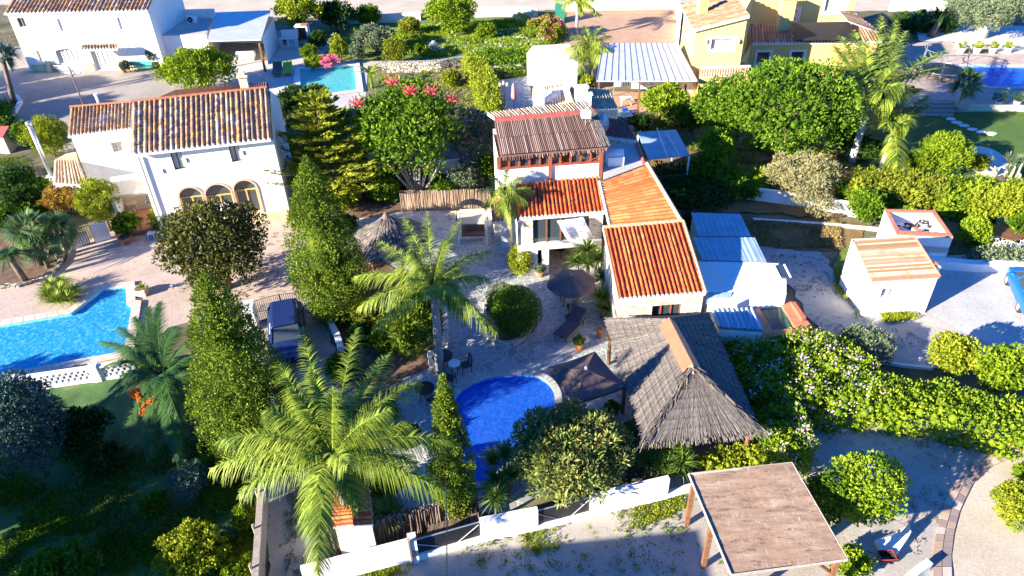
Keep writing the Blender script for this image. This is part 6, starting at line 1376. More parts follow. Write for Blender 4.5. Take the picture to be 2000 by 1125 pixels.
# hedges (outline of the top)
hedge('hedge', 'long bright clipped hedge along the gravel driveway on the right', 'hedge', [(1690, 735), (1810, 740), (1900, 762), (2080, 790), (2080, 870), (1950, 832), (1800, 800), (1690, 790)], 1.6, 'bright', .14, .09, .34, 1.1)
hedge('bougainvillea_hedge', 'wide bougainvillea hedge with pale lilac flowers right of the thatched shelter', 'hedge', [(1440, 668), (1500, 655), (1600, 645), (1650, 662), (1700, 700), (1720, 770), (1640, 790), (1560, 775), (1500, 760), (1455, 712)], 1.7, 'bright', .15, .09, .38, 1.1, fl=('lilac', 300, .10))
hedge('climbing_hedge', 'narrow dark climber strip hugging the right side of the thatched shelter', 'hedge', [(1392, 640), (1440, 668), (1500, 770), (1530, 850), (1500, 870), (1490, 810), (1450, 730), (1400, 670)], 1.3, 'leaf', .14, .09, .3, 1., fl=('lilac', 24, .09))
hedge('bougainvillea', 'lilac flowered bush at the corner of the thatched shelter by the driveway', 'shrub', [(1505, 800), (1550, 790), (1590, 850), (1575, 885), (1520, 895), (1495, 850)], 1.5, 'bright', .13, .08, .32, 1.1, fl=('lilac', 90, .10))
hedge('low_hedge', 'low sunlit creeping hedge between the thatched shelter and the brown carport', 'hedge', [(1375, 882), (1440, 872), (1530, 868), (1540, 892), (1450, 902), (1385, 905)], .9, 'yellow', .12, .08, .26, 1.)
hedge('thuja_hedge', 'upright fine leaved thuja hedge below the tall palms', 'hedge', [(1665, 336), (1760, 334), (1842, 342), (1845, 372), (1760, 368), (1670, 366)], 1.8, 'conifer', .26, .06, .34, 1.1)
hedge('hedge', 'bright rounded hedge right of the thuja hedge behind the brick rimmed tank', 'hedge', [(1845, 345), (1960, 350), (2080, 358), (2080, 400), (1960, 392), (1850, 380)], 1.7, 'bright', .18, .1, .38, 1.1)
hedge('curved_hedge', 'curved yellow green hedge running down between the meadow and the old cottage', 'hedge', [(905, 108), (935, 104), (962, 140), (975, 190), (972, 218), (945, 218), (932, 170)], 1.3, 'yellow', .2, .11, .34, 1.2)
hedge('hedge', 'leafy green hedge at the top right end of the meadow above the old cottage', 'hedge', [(940, 96), (1000, 92), (1030, 98), (1035, 122), (990, 128), (945, 122)], 1.3, 'leaf', .22, .12, .34, 1.1)
hedge('ivy_bank', 'dark ivy covered bank above the blue sheds', 'hedge', [(1272, 322), (1380, 316), (1440, 330), (1430, 372), (1400, 392), (1330, 385), (1285, 362)], .9, 'dark', .2, .12, .4, 1.1)
hedge('ivy_bank', 'sunlit rounded scrub between the ivy bank and the dry twigged bush', 'hedge', [(1400, 318), (1500, 330), (1495, 362), (1430, 368), (1395, 350)], 1., 'bright', .2, .1, .38, 1.)
hedge('shrub_border', 'low mixed shrubs along the green path right of the garden table', 'shrub', [(1895, 490), (1960, 478), (2080, 480), (2080, 515), (1960, 508), (1905, 508)], .6, 'olive', .16, .08, .26, 1.)
hedge('shrub_strip', 'strip of green plants hanging over the shaded white wall beside the lane', 'shrub', [(1595, 545), (1625, 535), (1640, 600), (1625, 620), (1600, 585)], .18, 'leaf', .14, .08, .2, .7) if 0 else None
hedge('hedge', 'dark box hedge behind the short palms at the top right', 'hedge', [(1745, 24), (1850, 22), (1870, 46), (1760, 48)], 1., 'dark', .2, .12, .4, 1.)
hedge('left_edge_hedge', 'dark green hedge strip at the left edge beside the curved white kerb', 'hedge', [(-60, 190), (12, 196), (20, 215), (8, 240), (-60, 262)], .9, 'leaf', .2, .12, .36, 1.1)
hedge('flower_bed', 'tangle of green planting between the layered conifer and the reed screen', 'shrub', [(690, 332), (760, 322), (850, 330), (850, 352), (770, 358), (700, 362)], .7, 'leaf', .18, .1, .3, .9)
# weeds and grass: uncountable
def tufts(name, label, outline, n, mat, L=.16, w=.03, kind='stuff', fl=None, z=.1):
    P2 = [p[:2] for p in px(outline)]; xs = [p[0] for p in P2]; ys = [p[1] for p in P2]; C = []
    while len(C) < n:
        p = (random.uniform(min(xs), max(xs)), random.uniform(min(ys), max(ys)))
        if inpoly(p, P2) and (math.sin(p[0] * 1.3 + 2 * math.sin(p[1] * .9)) + math.sin(p[1] * 1.7 + p[0] * .6) + random.uniform(-1.2, 1.2)) > 0: C.append([p[0], p[1], z])
    C = np.repeat(np.array(C), 7, 0) + rng.normal(0, .06, (n * 7, 3)) * [1, 1, 0]; D = unit(len(C)); D[:, 2] = np.abs(D[:, 2]) + .6
    V, Fc = leaves(C, D, L, w); o = mk(name, V, Fc, MT[mat], v=rng.random(len(Fc))); tag(o, label, 'grass' if 'grass' in name else 'weeds', kind=kind); return o
tufts('meadow_grass', 'long pale meadow grass in the top garden', [(760, 60), (1000, 40), (1110, 70), (1030, 112), (905, 112), (800, 112)], 2600, 'bright', .4, .08)
tufts('meadow_grass', 'white flowering patches in the sunny meadow', [(830, 80), (1000, 60), (1080, 80), (1000, 108), (850, 108)], 700, 'whitefl', .25, .08)
tufts('ground_cover', 'small leaved ground cover in the shaded lower left garden', [(0, 860), (200, 900), (420, 860), (500, 960), (500, 1125), (0, 1125)], 5200, 'leaf', .12, .065)
tufts('ground_cover', 'pale green leaf patches in the shaded lower left garden', [(100, 880), (420, 860), (460, 1000), (250, 1060), (120, 1000)], 1500, 'fan', .12, .07)
tufts('ground_cover', 'bright weeds near the timber fence', [(400, 960), (505, 950), (500, 1125), (420, 1125)], 900, 'bright', .13, .06)
tufts('yard_weeds', 'green weeds scattered on the gravel yard', [(1010, 1050), (1160, 990), (1340, 960), (1340, 1000), (1180, 1060), (1040, 1085)], 500, 'yellow', .10, .05)
tufts('yard_weeds', 'sparse weeds on the shaded gravel in front of the white wall', [(830, 1090), (1300, 970), (1380, 1125), (830, 1125)], 260, 'leaf', .09, .05)
tufts('yard_weeds', 'yellow weeds below the sunlit white wall', [(640, 1118), (800, 1098), (800, 1125), (640, 1135)], 300, 'yellow', .09, .05)
tufts('yard_weeds', 'pale undergrowth on the sandy strip left of the big palm trunk', [(560, 950), (640, 940), (660, 1125), (560, 1125)], 420, 'olive', .12, .06)
tufts('verge_grass', 'rough grass verge left of the white hut', [(1640, 520), (1672, 530), (1700, 600), (1670, 620), (1630, 570)], 420, 'yellow', .2, .05)
tufts('verge_grass', 'dry grass strip along the foot of the white hut', [(1715, 612), (1800, 612), (1818, 622), (1730, 632)], 260, 'yellow', .2, .05)
tufts('lawn_grass', 'short lawn around the garden table at the right edge', [(1890, 470), (2000, 460), (2000, 510), (1900, 510)], 500, 'yellow', .14, .04)
tufts('bank_leaves', 'dead brown leaves on the bank above the lane', [(1450, 430), (1640, 438), (1640, 486), (1500, 486)], 1200, 'dryleaf', .12, .07, z=.1)
tufts('path_weeds', 'weeds along the edges of the lane beside the white flat roof', [(1500, 500), (1620, 500), (1690, 600), (1850, 690), (1700, 705), (1600, 640)], 240, 'olive', .09, .04, z=.06)
tufts('path_weeds', 'scattered weeds and leaf litter on the gravel driveway', [(1560, 830), (1880, 830), (1840, 1000), (1800, 1100), (1740, 1060), (1780, 960), (1640, 870)], 150, 'dryleaf', .07, .04, z=.08)
tufts('fallen_leaves', 'fallen dry leaves on the terrace below the carob tree', [(340, 560), (560, 440), (560, 580), (420, 660)], 160, 'dryleaf', .08, .05, z=.05)
tufts('fallen_leaves', 'fallen leaves on the shaded patio', [(880, 600), (960, 560), (1150, 640), (1000, 730), (870, 800)], 110, 'dryleaf', .06, .04, z=.05)
tufts('rough_grass', 'rough grass and weeds on the earth around the top garden', [(740, 150), (930, 130), (940, 230), (760, 200)], 700, 'yellow', .2, .05, z=.03)
tufts('rough_grass', 'rough grass on the ground between the big trees at the right', [(1250, 230), (1400, 230), (1700, 320), (1640, 340), (1400, 320), (1280, 300)], 800, 'leaf', .22, .06, z=.1)
tufts('rough_grass', 'rough weeds along the left edge garden', [(-40, 290), (60, 310), (120, 420), (-40, 460)], 600, 'leaf', .18, .05, z=.03)
# trees and a house just outside the frame, whose shade falls into it
def offtree(x, y, z, rr, rz, label):
    t = thing('shade_tree', (x, y, 0), label, 'tree', 'trees outside the frame'); C, Rr = crownlumps(np.array([x, y, z]), rr, rz, 'round', 70)
    V, Fc, v = lumps_mesh(C, Rr, 5000, .4, .22); cV, cF = core_mesh(C, Rr, .8); V, Fc, v = join([(V, Fc, v), (cV, cF, .2)]); mk('crown', V, Fc, MT['leaf'], t, v); trunk_mesh((x, y, 0), (x, y, z - 1), .25).mk('trunk', MT['bark'], t, True)
for x, y, z, rr, rz in ((-27, 11, 4.3, 3.3, 4.1), (-31, 14, 4.4, 3.4, 4.2), (-36, 18.5, 3.2, 2.4, 2.6), (-28, 15.5, 3.6, 2.8, 3.4), (-24.5, 7.5, 3.2, 2.2, 3.0)): offtree(x, y, z, rr, rz, 'leafy green tree standing just outside the left edge of the view')
for x, y, z, rr, rz in ((-57, 53, 5.4, 3.4, 2.6), (-61, 58, 5.8, 3.2, 2.6), (-63, 64, 5.0, 3.0, 2.4)): offtree(x, y, z, rr, rz, 'leafy tree just outside the left edge beside the farm yard')
t = thing('neighbour_house', (-13.5, 1.5, 0), 'white flat roofed house just outside the bottom left of the view', 'house'); b = B(); b.prism([(-18.6, -6), (-8.3, -6), (-8.3, 7.4), (-18.6, 6.6)], 0, 5.9); b.mk('wall', MT['white'], t)
b = B(); b.prism([(-18.7, -6.1), (-8.2, -6.1), (-8.2, 7.5), (-18.7, 6.7)], 5.9, 6.05); b.mk('roof', MT['lightcon'], t)
# ================================================================ OBJECTS
def parasol(label, c, z, R, n, rz=0., sag=.35, name='parasol', mat='brownfab', sq=False):
    p = G(*c, z); t = thing(name, (p[0], p[1], 0), label, 'parasol'); b = B(); m = 5; V = [(p[0], p[1], z + sag)]
    for j in range(1, m + 1):
        for i in range(n * 4):
            a = rz + 2 * math.pi * i / (n * 4); k = (i % 4) / 4; rr = R * j / m * (math.cos(math.pi / n) / math.cos((k - .5) * 2 * math.pi / n)); zz = z + sag * (1 - j / m) ** .9 - .05 * math.sin(math.pi * k) * (j / m)
            V.append((p[0] + rr * math.cos(a), p[1] + rr * math.sin(a), zz))
    q = n * 4; Fq = [(0, 1 + i, 1 + (i + 1) % q) for i in range(q)] + [(1 + j * q + i, 1 + (j + 1) * q + i, 1 + (j + 1) * q + (i + 1) % q, 1 + j * q + (i + 1) % q) for j in range(m - 1) for i in range(q)]
    e0 = 1 + (m - 1) * q; k0 = len(V); V += [(V[e0 + i][0], V[e0 + i][1], V[e0 + i][2] - .14) for i in range(q)]; Fq += [(e0 + i, k0 + i, k0 + (i + 1) % q, e0 + (i + 1) % q) for i in range(q)]
    b.add(V, Fq); b.mk('canopy', MT[mat], t, True); b = B(); b.tube([(p[0], p[1], 0), (p[0], p[1], z + sag + .12)], .035, 8); b.mk('pole', MT['gmetal'], t)
    b = B()
    for i in range(n): a = rz + 2 * math.pi * i / n; b.tube([(p[0], p[1], z + sag - .06), (p[0] + R * .97 * math.cos(a), p[1] + R * .97 * math.sin(a), z - .04)], .014, 4)
    b.mk('ribs', MT['black'], t); b = B(); b.tube_z((p[0], p[1], 0), [(.3, 0), (.3, .06), (.06, .12)], 14, .5); b.mk('base', MT['black'], t); return t
parasol('round brown canvas parasol between the tall yucca and the iron table', (1116, 550), 2.3, 1.28, 8, .2, .35)
pc = [G(*q, 2.3) for q in ((1068, 718), (1162, 686), (1222, 754), (1124, 786))]; t = thing('square_parasol', (sum(pc) / 4) * [1, 1, 0], 'square brown canvas parasol with white tip between pool and thatched shelter', 'parasol'); apx = sum(pc) / 4 + [0, 0, .42]; b = B(); m = 8
for i in range(4):
    A_, C2 = pc[i], pc[(i + 1) % 4]
    for j in range(m):
        for k in range(m):
            def pt(j, k): f = j / m; e = A_ + (C2 - A_) * k / m - [0, 0, .06 * math.sin(math.pi * k / m)]; return apx + (e - apx) * f - [0, 0, .05 * math.sin(math.pi * f)]
            if j == 0: b.add([pt(0, 0), pt(1, k), pt(1, k + 1)], [(0, 1, 2)])
            else: b.add([pt(j, k), pt(j + 1, k), pt(j + 1, k + 1), pt(j, k + 1)], [(0, 1, 2, 3)])
    for k in range(m): e0 = A_ + (C2 - A_) * k / m - [0, 0, .06 * math.sin(math.pi * k / m)]; e1 = A_ + (C2 - A_) * (k + 1) / m - [0, 0, .06 * math.sin(math.pi * (k + 1) / m)]; b.add([e0, e0 - [0, 0, .13], e1 - [0, 0, .13], e1], [(0, 1, 2, 3)])
b.mk('canopy', MT['brownfab'], t); b = B(); b.tube([apx * [1, 1, 0], apx + [0, 0, .04]], .04, 8); b.mk('pole', MT['gmetal'], t); b = B(); b.tube_z(apx + [0, 0, .0], [(.09, 0), (.07, .08), (.02, .14)], 10, .5); b.mk('tip', MT['whitew'], t)
b = B()
for q in pc: b.tube([apx - [0, 0, .05], q - [0, 0, .03]], .015, 4)
b.mk('ribs', MT['black'], t)
# sun lounger
def lounger(label, A, Bp, cushion='bluefab', w=.68, mat='black', grp=None):
    a, c = G(*A), G(*Bp); d = (c - a) / np.linalg.norm(c - a); s = np.array([-d[1], d[0], 0]) * w / 2; L = np.linalg.norm(c - a); t = thing('sun_lounger', (a + c) / 2, label, 'sun lounger', grp)
    h = [a + [0, 0, .34], a + d * L * .62 + [0, 0, .34], c + [0, 0, .78]]; b = B()
    for i in (0, 1): b.slab([h[i] - s + [0, 0, .1], h[i] + s + [0, 0, .1], h[i + 1] + s + [0, 0, .1], h[i + 1] - s + [0, 0, .1]][::-1], .09)
    b.mk('cushion', MT[cushion], t); b = B()
    for sg in (-1, 1): b.tube([h[0] + s * sg, h[1] + s * sg, h[1] + d * L * .36 + s * sg], .025, 6)
    b.mk('frame', MT[mat], t)
    for f in (.06, .9):
        for sg in (-1, 1): q = a + d * L * f + s * sg * .95; b = B(); b.tube([q, q + [0, 0, .34]], .022, 6); b.mk('leg', MT[mat], t)
    return t
lounger('dark navy cushioned sun lounger lying diagonally on the shaded patio', (1092, 668), (1133, 626))
def chair(label, x, y, rz, mat='black', h=.45, grp=None, name='garden_chair', w=.46, world=None):
    p = G(x, y) if world is None else np.array(world); t = thing(name, p, label, 'chair', grp); cs, sn = math.cos(rz), math.sin(rz)
    def R(q): return (p[0] + q[0] * cs - q[1] * sn, p[1] + q[0] * sn + q[1] * cs, p[2] + q[2])
    b = B(); b.box(R((0, 0, h)), (w, w, .035), rz); b.mk('seat', MT[mat], t); b = B(); b.tube([R((-w / 2, w / 2, h)), R((-w / 2, w / 2 + .06, h + .48)), R((0, w / 2 + .07, h + .56)), R((w / 2, w / 2 + .06, h + .48)), R((w / 2, w / 2, h))], .02, 5)
    for k in (-.3, 0, .3): b.tube([R((k * w, w / 2, h)), R((k * w, w / 2 + .06, h + .5))], .014, 4)
    b.tube([R((-w / 2, w / 2, h + .22)), R((-w / 2, -w / 2, h + .2))], .016, 4); b.tube([R((w / 2, w / 2, h + .22)), R((w / 2, -w / 2, h + .2))], .016, 4); b.mk('backrest', MT[mat], t)
    for sx in (-1, 1):
        for sy in (-1, 1): b = B(); b.tube([R((sx * w * .45, sy * w * .45, h)), R((sx * w * .5, sy * w * .52, 0))], .018, 5); b.mk('leg', MT[mat], t)
    return t
def table(label, x, y, r=.45, h=.72, top='terracotta', leg='black', sq=None, world=None):
    p = G(x, y) if world is None else np.array(world); t = thing('garden_table', p, label, 'table'); b = B()
    if sq: b.box((p[0], p[1], p[2] + h - .04), (sq[0], sq[1], .04), sq[2], base=True)
    else: b.tube([(p[0], p[1], p[2] + h - .03), (p[0], p[1], p[2] + h)], r, 22)
    b.mk('top', MT[top], t)
    for i in range(4):
        a = i * 1.571 + .785 + (sq[2] if sq else 0); rr = r * .75 if not sq else 0; q = (p[0] + rr * math.cos(a), p[1] + rr * math.sin(a)) if not sq else (p[0] + (sq[0] * .45 * (1 if i in (0, 3) else -1)), p[1] + (sq[1] * .42 * (1 if i in (0, 1) else -1)))
        b = B(); b.tube([(q[0], q[1], p[2]), (p[0] + (q[0] - p[0]) * .7, p[1] + (q[1] - p[1]) * .7, p[2] + h - .03)], .02, 5); b.mk('leg', MT[leg], t)
    return t
table('round iron patio table with mosaic top in front of the round brown parasol', 1108, 594, .42)
chair('black iron chair behind the mosaic topped table, left side', 1096, 583, .6, grp='iron chairs at the mosaic table')
chair('black iron chair right of the mosaic topped table, nearest the parasol', 1127, 588, -.9, grp='iron chairs at the mosaic table')
chair('black iron chair in front of the mosaic topped table, closest to the lounger', 1116, 612, 3.3, grp='iron chairs at the mosaic table')
table('small white round table on the shaded patio beside the slender cypress tip', 889, 728, .30, .62, 'whitew')
chair('curled black iron chair right of the small white round table', 910, 726, -1.2, grp='iron chairs at the white table')
chair('black iron chair in front of the small white round table', 880, 752, 2.8, grp='iron chairs at the white table')
table('large dark round table half hidden in the shade beside the centre palm base', 866, 716, .5, .7, 'black')
table('round pale table under the portico ceiling left of the tall yucca', 1117, 500, .5, .74, 'cream')
chair('dark chair under the portico beside the round pale table', 1094, 500, .8)
table('dark metal table in the shade under the big palm fronds', 832, 780, .45, .72, 'black')
chair('dark iron chair in deep shade right of the dark metal table', 848, 795, 2.4)
table('cream round table with a white chair on the terracotta porch floor', 263, 408, .36, .7, 'cream', 'whitew', world=G(263, 414, .34))
chair('white plastic chair behind the cream porch table', 266, 400, .0, 'whitew', world=G(266, 406, .34))
b0 = G(299, 466); t = thing('plastic_stool', b0, 'small white plastic stool on the terrace beside the light green broad leaved shrub', 'stool'); b = B(); b.box(b0 + [0, 0, .4], (.45, .4, .05), .1, base=True); b.mk('seat', MT['whitew'], t)
for sx in (-1, 1):
    for sy in (-1, 1): b = B(); b.tube([b0 + [sx * .2, sy * .17, 0], b0 + [sx * .17, sy * .14, .42]], .025, 5); b.mk('leg', MT['whitew'], t)
# garden table set at right edge
table('oval brown wooden garden table with white edge on the right hand grass', 1957, 474, .9, .74, 'brownwood', 'whitew')
chair('white plastic garden chair behind the oval brown table', 1955, 457, .1, 'whitew', w=.6, grp='white chairs round the oval table')
chair('white plastic garden chair in front of the oval brown table, left one', 1950, 492, 3.0, 'whitew', w=.6, grp='white chairs round the oval table')
chair('white plastic garden chair left of the oval brown table', 1933, 476, 1.5, 'whitew', w=.6, grp='white chairs round the oval table')
chair('white plastic garden chair in front of the oval brown table, right one', 1977, 490, 3.6, 'whitew', w=.6, grp='white chairs round the oval table')
# pots
def pot(label, x, y, r, h, mat='terracotta', plant=None, pr=None, z=0., square=False):
    p = G(x, y, z); t = thing('plant_pot', p, label, 'plant pot'); b = B()
    if square: b.box(p, (r * 2, r * 2, h), .1, base=True)
    else: b.tube_z(p, [(r * .65, 0), (r * .95, h * .85), (r * 1.05, h * .86), (r * 1.05, h), (r * .85, h)], 16, .5)
    b.mk('pot', MT[mat], t, False); b = B(); b.tube([p + [0, 0, h - .06], p + [0, 0, h + .01]], r * .8, 12); b.mk('soil', MT['soil'], t)
    if plant:
        R = pr or r * 1.3; C, Rr = crownlumps(p + [0, 0, h + R * .6], R, R * .8, 'ball', 26); V, Fc, v = lumps_mesh(C, Rr, 900, .1, .05); mk('plant', V, Fc, MT[plant], t, v)
    return t
pot('terracotta pot with spiky pale plant at the foot of the white portico column', 1056, 541, .2, .38, plant='olive', pr=.3)
pot('terracotta pot with round green plant standing alone below the lounger', 1131, 683, .25, .42, plant='leaf', pr=.28)
pot('tall terracotta urn at the corner of the thatched shelter', 1171, 660, .17, .6)
pot('large wide terracotta tub under the porch bush', 248, 474, .42, .42)
pot('small brown pot on the terrace beside the canopy post', 515, 118, .25, .4, plant='olive')
pot('small terracotta pot left of the teal bench', 243, 142, .26, .42)
pot('red brown pot right of the teal bench', 309, 141, .3, .45, plant='leaf', pr=.4)
pot('square pinkish planter beside the pool steps', 277, 575, .34, .42, 'coping', square=True)
pot('round clay pot beside the white barbecue', 556, 88, .25, .4, plant='leaf')
for i, x in enumerate((1876, 1907, 1937, 1966)):
    lab = ['leftmost of four white pots holding clipped green balls above the royal blue pool', 'second from left of the four white pots with clipped balls', 'third from left of the four white pots with clipped balls', 'rightmost of the four white pots with clipped balls, beside the slim shower post'][i]
    if i == 0: pp_ = pot(lab, x, 104, .38, .55, 'whitew', 'bright', .42); pp_['group'] = 'white pots above the royal blue pool'
    else: dup(pp_, G(x, 104, 0), i * 1.3, 1., lab)
for i, (x, y) in enumerate(((1948, 208), (1984, 208))):
    lab = ['dark round shrub in a white pot below the royal blue pool, left one', 'dark round shrub in a white pot below the royal blue pool, right one'][i]; pot(lab, x, y, .3, .5, 'whitew', 'dark', .6)
# bench
a, c = G(253, 142), G(297, 141); d = (c - a) / np.linalg.norm(c - a); nn = np.array([-d[1], d[0], 0]); t = thing('garden_bench', (a + c) / 2, 'teal green slatted bench with black legs against the top left house', 'bench'); b = B(); w = B()
for k in range(4): b.slab([a + nn * (k * .13) + [0, 0, .46], c + nn * (k * .13) + [0, 0, .46], c + nn * (k * .13 + .11) + [0, 0, .46], a + nn * (k * .13 + .11) + [0, 0, .46]], .035)
b.mk('seat', MT['greenpaint'], t)
for k in range(3): w.slab([a + nn * .5 + [0, 0, .58 + k * .15], c + nn * .5 + [0, 0, .58 + k * .15], c + nn * .54 + [0, 0, .69 + k * .15], a + nn * .54 + [0, 0, .69 + k * .15]], .03)
w.mk('backrest', MT['greenpaint'], t)
for q in (a + d * .15, c - d * .15): b = B(); b.tube([q + [0, 0, 0], q + [0, 0, .44]], .03, 6); b.tube([q + nn * .5, q + nn * .55 + [0, 0, .98]], .03, 6); b.tube([q + [0, 0, .42], q + nn * .5 + [0, 0, .42]], .025, 6); b.mk('leg', MT['black'], t)
# white sofa under canopy, coffee table, lime loungers
p = G(480, 118); t = thing('outdoor_sofa', p, 'white cushioned outdoor sofa under the pale canopy', 'sofa'); b = B(); b.box(p, (2.0, .85, .3), .05, base=True); b.mk('base', MT['greywood'], t); b = B(); b.box(p + [0, .4, .3], (2.0, .15, .5), .05, base=True); b.box(p + [-.98, 0, .3], (.12, .85, .3), .05, base=True); b.box(p + [.98, 0, .3], (.12, .85, .3), .05, base=True); b.mk('frame', MT['whitew'], t)
for k in range(3): b = B(); b.box(p + [-.62 + .62 * k, -.03, .3], (.6, .75, .14), .05, base=True); b.box(p + [-.62 + .62 * k, .28, .46], (.55, .14, .4), .05, base=True); b.mk('cushion', MT['whitefab'], t)
lounger('dark green cushioned lounger left of the lime one beside the turquoise pool', (541, 152), (545, 137), 'dgreen', .9, 'whitew'); lounger('lime green cushioned lounger beside the turquoise pool', (563, 150), (564, 136), 'limecush', .9, 'whitew')
# barbecue
p = G(566, 92); t = thing('barbecue', p, 'white masonry barbecue with arched hearth and counter at the top terrace', 'barbecue'); b = B(); b.box(p + [0, .3, 0], (1.7, .9, .08), 0, base=True); b.box(p + [0, .3, .85], (1.7, .9, .1), 0, base=True)
for k in (-.8, 0, .8): b.box(p + [k, .3, .081], (.12, .9, .765), 0, base=True)
b.box(p + [0, .72, .96], (1.7, .1, .7), 0, base=True); b.mk('counter', MT['whitew'], t); q = p + [1.6, .35, 0]; b = B(); b.box(q + [-.62, 0, 0], (.14, 1.1, 2.1), 0, base=True); b.box(q + [.62, 0, 0], (.14, 1.1, 2.1), 0, base=True); b.box(q + [0, .52, 0], (1.1, .08, 2.1), 0, base=True); b.box(q + [0, 0, 2.1], (1.4, 1.12, .12), 0, base=True); b.mk('hearth', MT['white'], t)
b = B(); b.box(q + [0, -.03, .8], (1.08, 1.0, .1), 0, base=True); b.box(q + [0, .4, .95], (1.05, .1, 1.1), 0, base=True); b.mk('grill', MT['black'], t); b = B(); b.box(q + [.3, 0, 2.22], (.7, 1.1, .06), 0, base=True); b.mk('tile_top', MT['terracotta'], t)
# antenna behind the farmhouse ridge
p = G(158, 235, 0); t = thing('antenna', p, 'grey television antenna with grid elements standing behind the farmhouse ridge', 'antenna'); tp = G(143, 160, 7.3); b = B(); q0_ = G(163, 205, 5.5); tp = np.array([q0_[0], q0_[1], 8.3]); b.tube([(q0_[0], q0_[1], 0), tp], .045, 6); b.mk('mast', MT['bark'], t); b = B()
for k in range(7): b.tube([tp + [-.8, -.3 + .1 * k, .05 - .12 * k], tp + [.8, -.3 + .1 * k, .05 - .12 * k]], .022, 4)
for k in (-.8, 0, .8): b.tube([tp + [k, -.3, .05], tp + [k, .3, -.7]], .022, 4)
b.tube([tp + [-.5, -.5, -.7], tp + [.6, .6, -.7]], .03, 4); b.mk('grid', MT['whitew'], t)
# curved white kerb left edge, cactus low walls
def wallrun(name, label, pts, h, th=.2, mat='white', cat='wall', cap=None, z0=0., top=None):
    P = [G(*q)[:2] for q in pts]; t = thing(name, (*P[0], 0), label, cat); b = B(); cb = B(); n_ = len(P); N_ = []
    for i in range(n_):
        u_ = P[min(i + 1, n_ - 1)] - P[max(i - 1, 0)]; u_ /= np.linalg.norm(u_); N_.append(np.array([-u_[1], u_[0]]) * th / 2)
    hs_ = [h] * n_ if np.isscalar(h) else h
    for i in range(n_ - 1):
        q = [P[i] - N_[i], P[i + 1] - N_[i + 1], P[i + 1] + N_[i + 1], P[i] + N_[i]]
        V = [(*p_, z0) for p_ in q] + [(*q[0], hs_[i]), (*q[1], hs_[i + 1]), (*q[2], hs_[i + 1]), (*q[3], hs_[i])]
        f = [(4, 5, 6, 7), (0, 1, 5, 4), (2, 3, 7, 6)] + ([(3, 0, 4, 7)] if i == 0 else []) + ([(1, 2, 6, 5)] if i == n_ - 2 else []); b.add(V, f)
        if cap: k = 1.25; q = [P[i] - N_[i] * k, P[i + 1] - N_[i + 1] * k, P[i + 1] + N_[i + 1] * k, P[i] + N_[i] * k]; cb.slab([np.array([*q[j], hs_[i] if j in (0, 3) else hs_[i + 1]]) + [0, 0, .065] for j in range(4)], .06)
    b.mk('wall', MT[mat], t)
    if cap: cb.mk('cap', MT[cap], t)
    return t
wallrun('curved_kerb', 'low curved white kerb wall at the left edge of the farm yard', [(-20, 262), (10, 245), (30, 222), (42, 202), (36, 192), (22, 190)], .3, .3)
wallrun('garden_wall', 'whitewashed garden wall half hidden behind the dry twigged bush', [(1440, 388), (1500, 396), (1560, 404), (1640, 418), (1690, 426)], .95, .22)
wallrun('low_wall', 'very low white kerb running along the bank above the lane to the brick rimmed tank', [(1470, 432), (1550, 437), (1640, 444), (1730, 452)], .2, .2)
wallrun('dry_stone_wall', 'pale dry stone retaining wall below the sandy garden path', [(748, 140), (800, 140), (860, 138), (915, 128)], 1.0, .5, 'drystone')
wallrun('dry_stone_wall', 'shaded dry stone wall above the patio of the old cottage', [(942, 150), (980, 150), (1026, 146)], 1.0, .5, 'drystone', cap='cream')
wallrun('old_white_wall', 'patched white block wall along the sandy track at the top', [(640, 46), (700, 46), (760, 44), (822, 40)], 1.0, .3, 'copingw')
wallrun('old_white_wall', 'weathered grey white wall right of the citrus tree at the top', [(925, 34), (980, 32), (1050, 34)], 1.2, .3, 'lightcon')
wallrun('boundary_wall', 'long pale block wall at the top edge behind the brown driveway', [(1105, 22), (1200, 20), (1322, 18)], 1.6, .3, 'cream')
wallrun('side_wall', 'sunlit white side wall with rounded end left of the yellow villa entrance', [(1322, 88), (1326, 60), (1322, 30)], 1.9, .3, 'white')
wallrun('boundary_wall', 'shaded pale boundary wall at the top right behind the short palms', [(1735, 22), (1850, 20), (1900, 18)], 1.3, .3, 'lightcon')
wallrun('rear_white_wall', 'white wall behind the multi stemmed tree in the centre garden', [(760, 350), (820, 345), (900, 338)], 1.1, .2)
wallrun('shaded_wall', 'blue shaded white wall behind the layered conifer', [(655, 342), (700, 335), (760, 330)], 1.3, .25)
wallrun('low_wall', 'white garden wall section next to the narrow iron gate by the porch', [(140, 488), (178, 476)], .9, .2)
wallrun('low_wall', 'bright white low wall right of the narrow iron gate, below the small tree', [(187, 474), (218, 465)], 1.2, .25)
wallrun('rock_edge', 'rough rock edging around the stone edged palm bed', [(-40, 566), (40, 560), (90, 545), (118, 520), (125, 500), (112, 470)], .22, .3, 'drystone')
wallrun('bed_edge', 'small pale stone edge near the centre palm base', [(868, 610), (872, 660), (866, 720)], .4, .3, 'stonewall')
wallrun('white_pillar_wall', 'short white pillar beside the centre palm trunk', [(838, 715), (852, 712)], .8, .35, 'white')
wallrun('drive_edge', 'thin pale pipe like kerb between the lane and the long hedge', [(1715, 708), (1760, 716), (1820, 722)], .15, .15, 'copingw')
wallrun('deck_wall', 'cream low wall below the royal blue pool beside the lawn', [(1890, 217), (1950, 218), (2060, 219)], .55, .2, 'cream')
wallrun('back_wall', 'cream wall behind the four white pots', [(1862, 97), (1950, 94), (2060, 92)], .8, .2, 'cream')
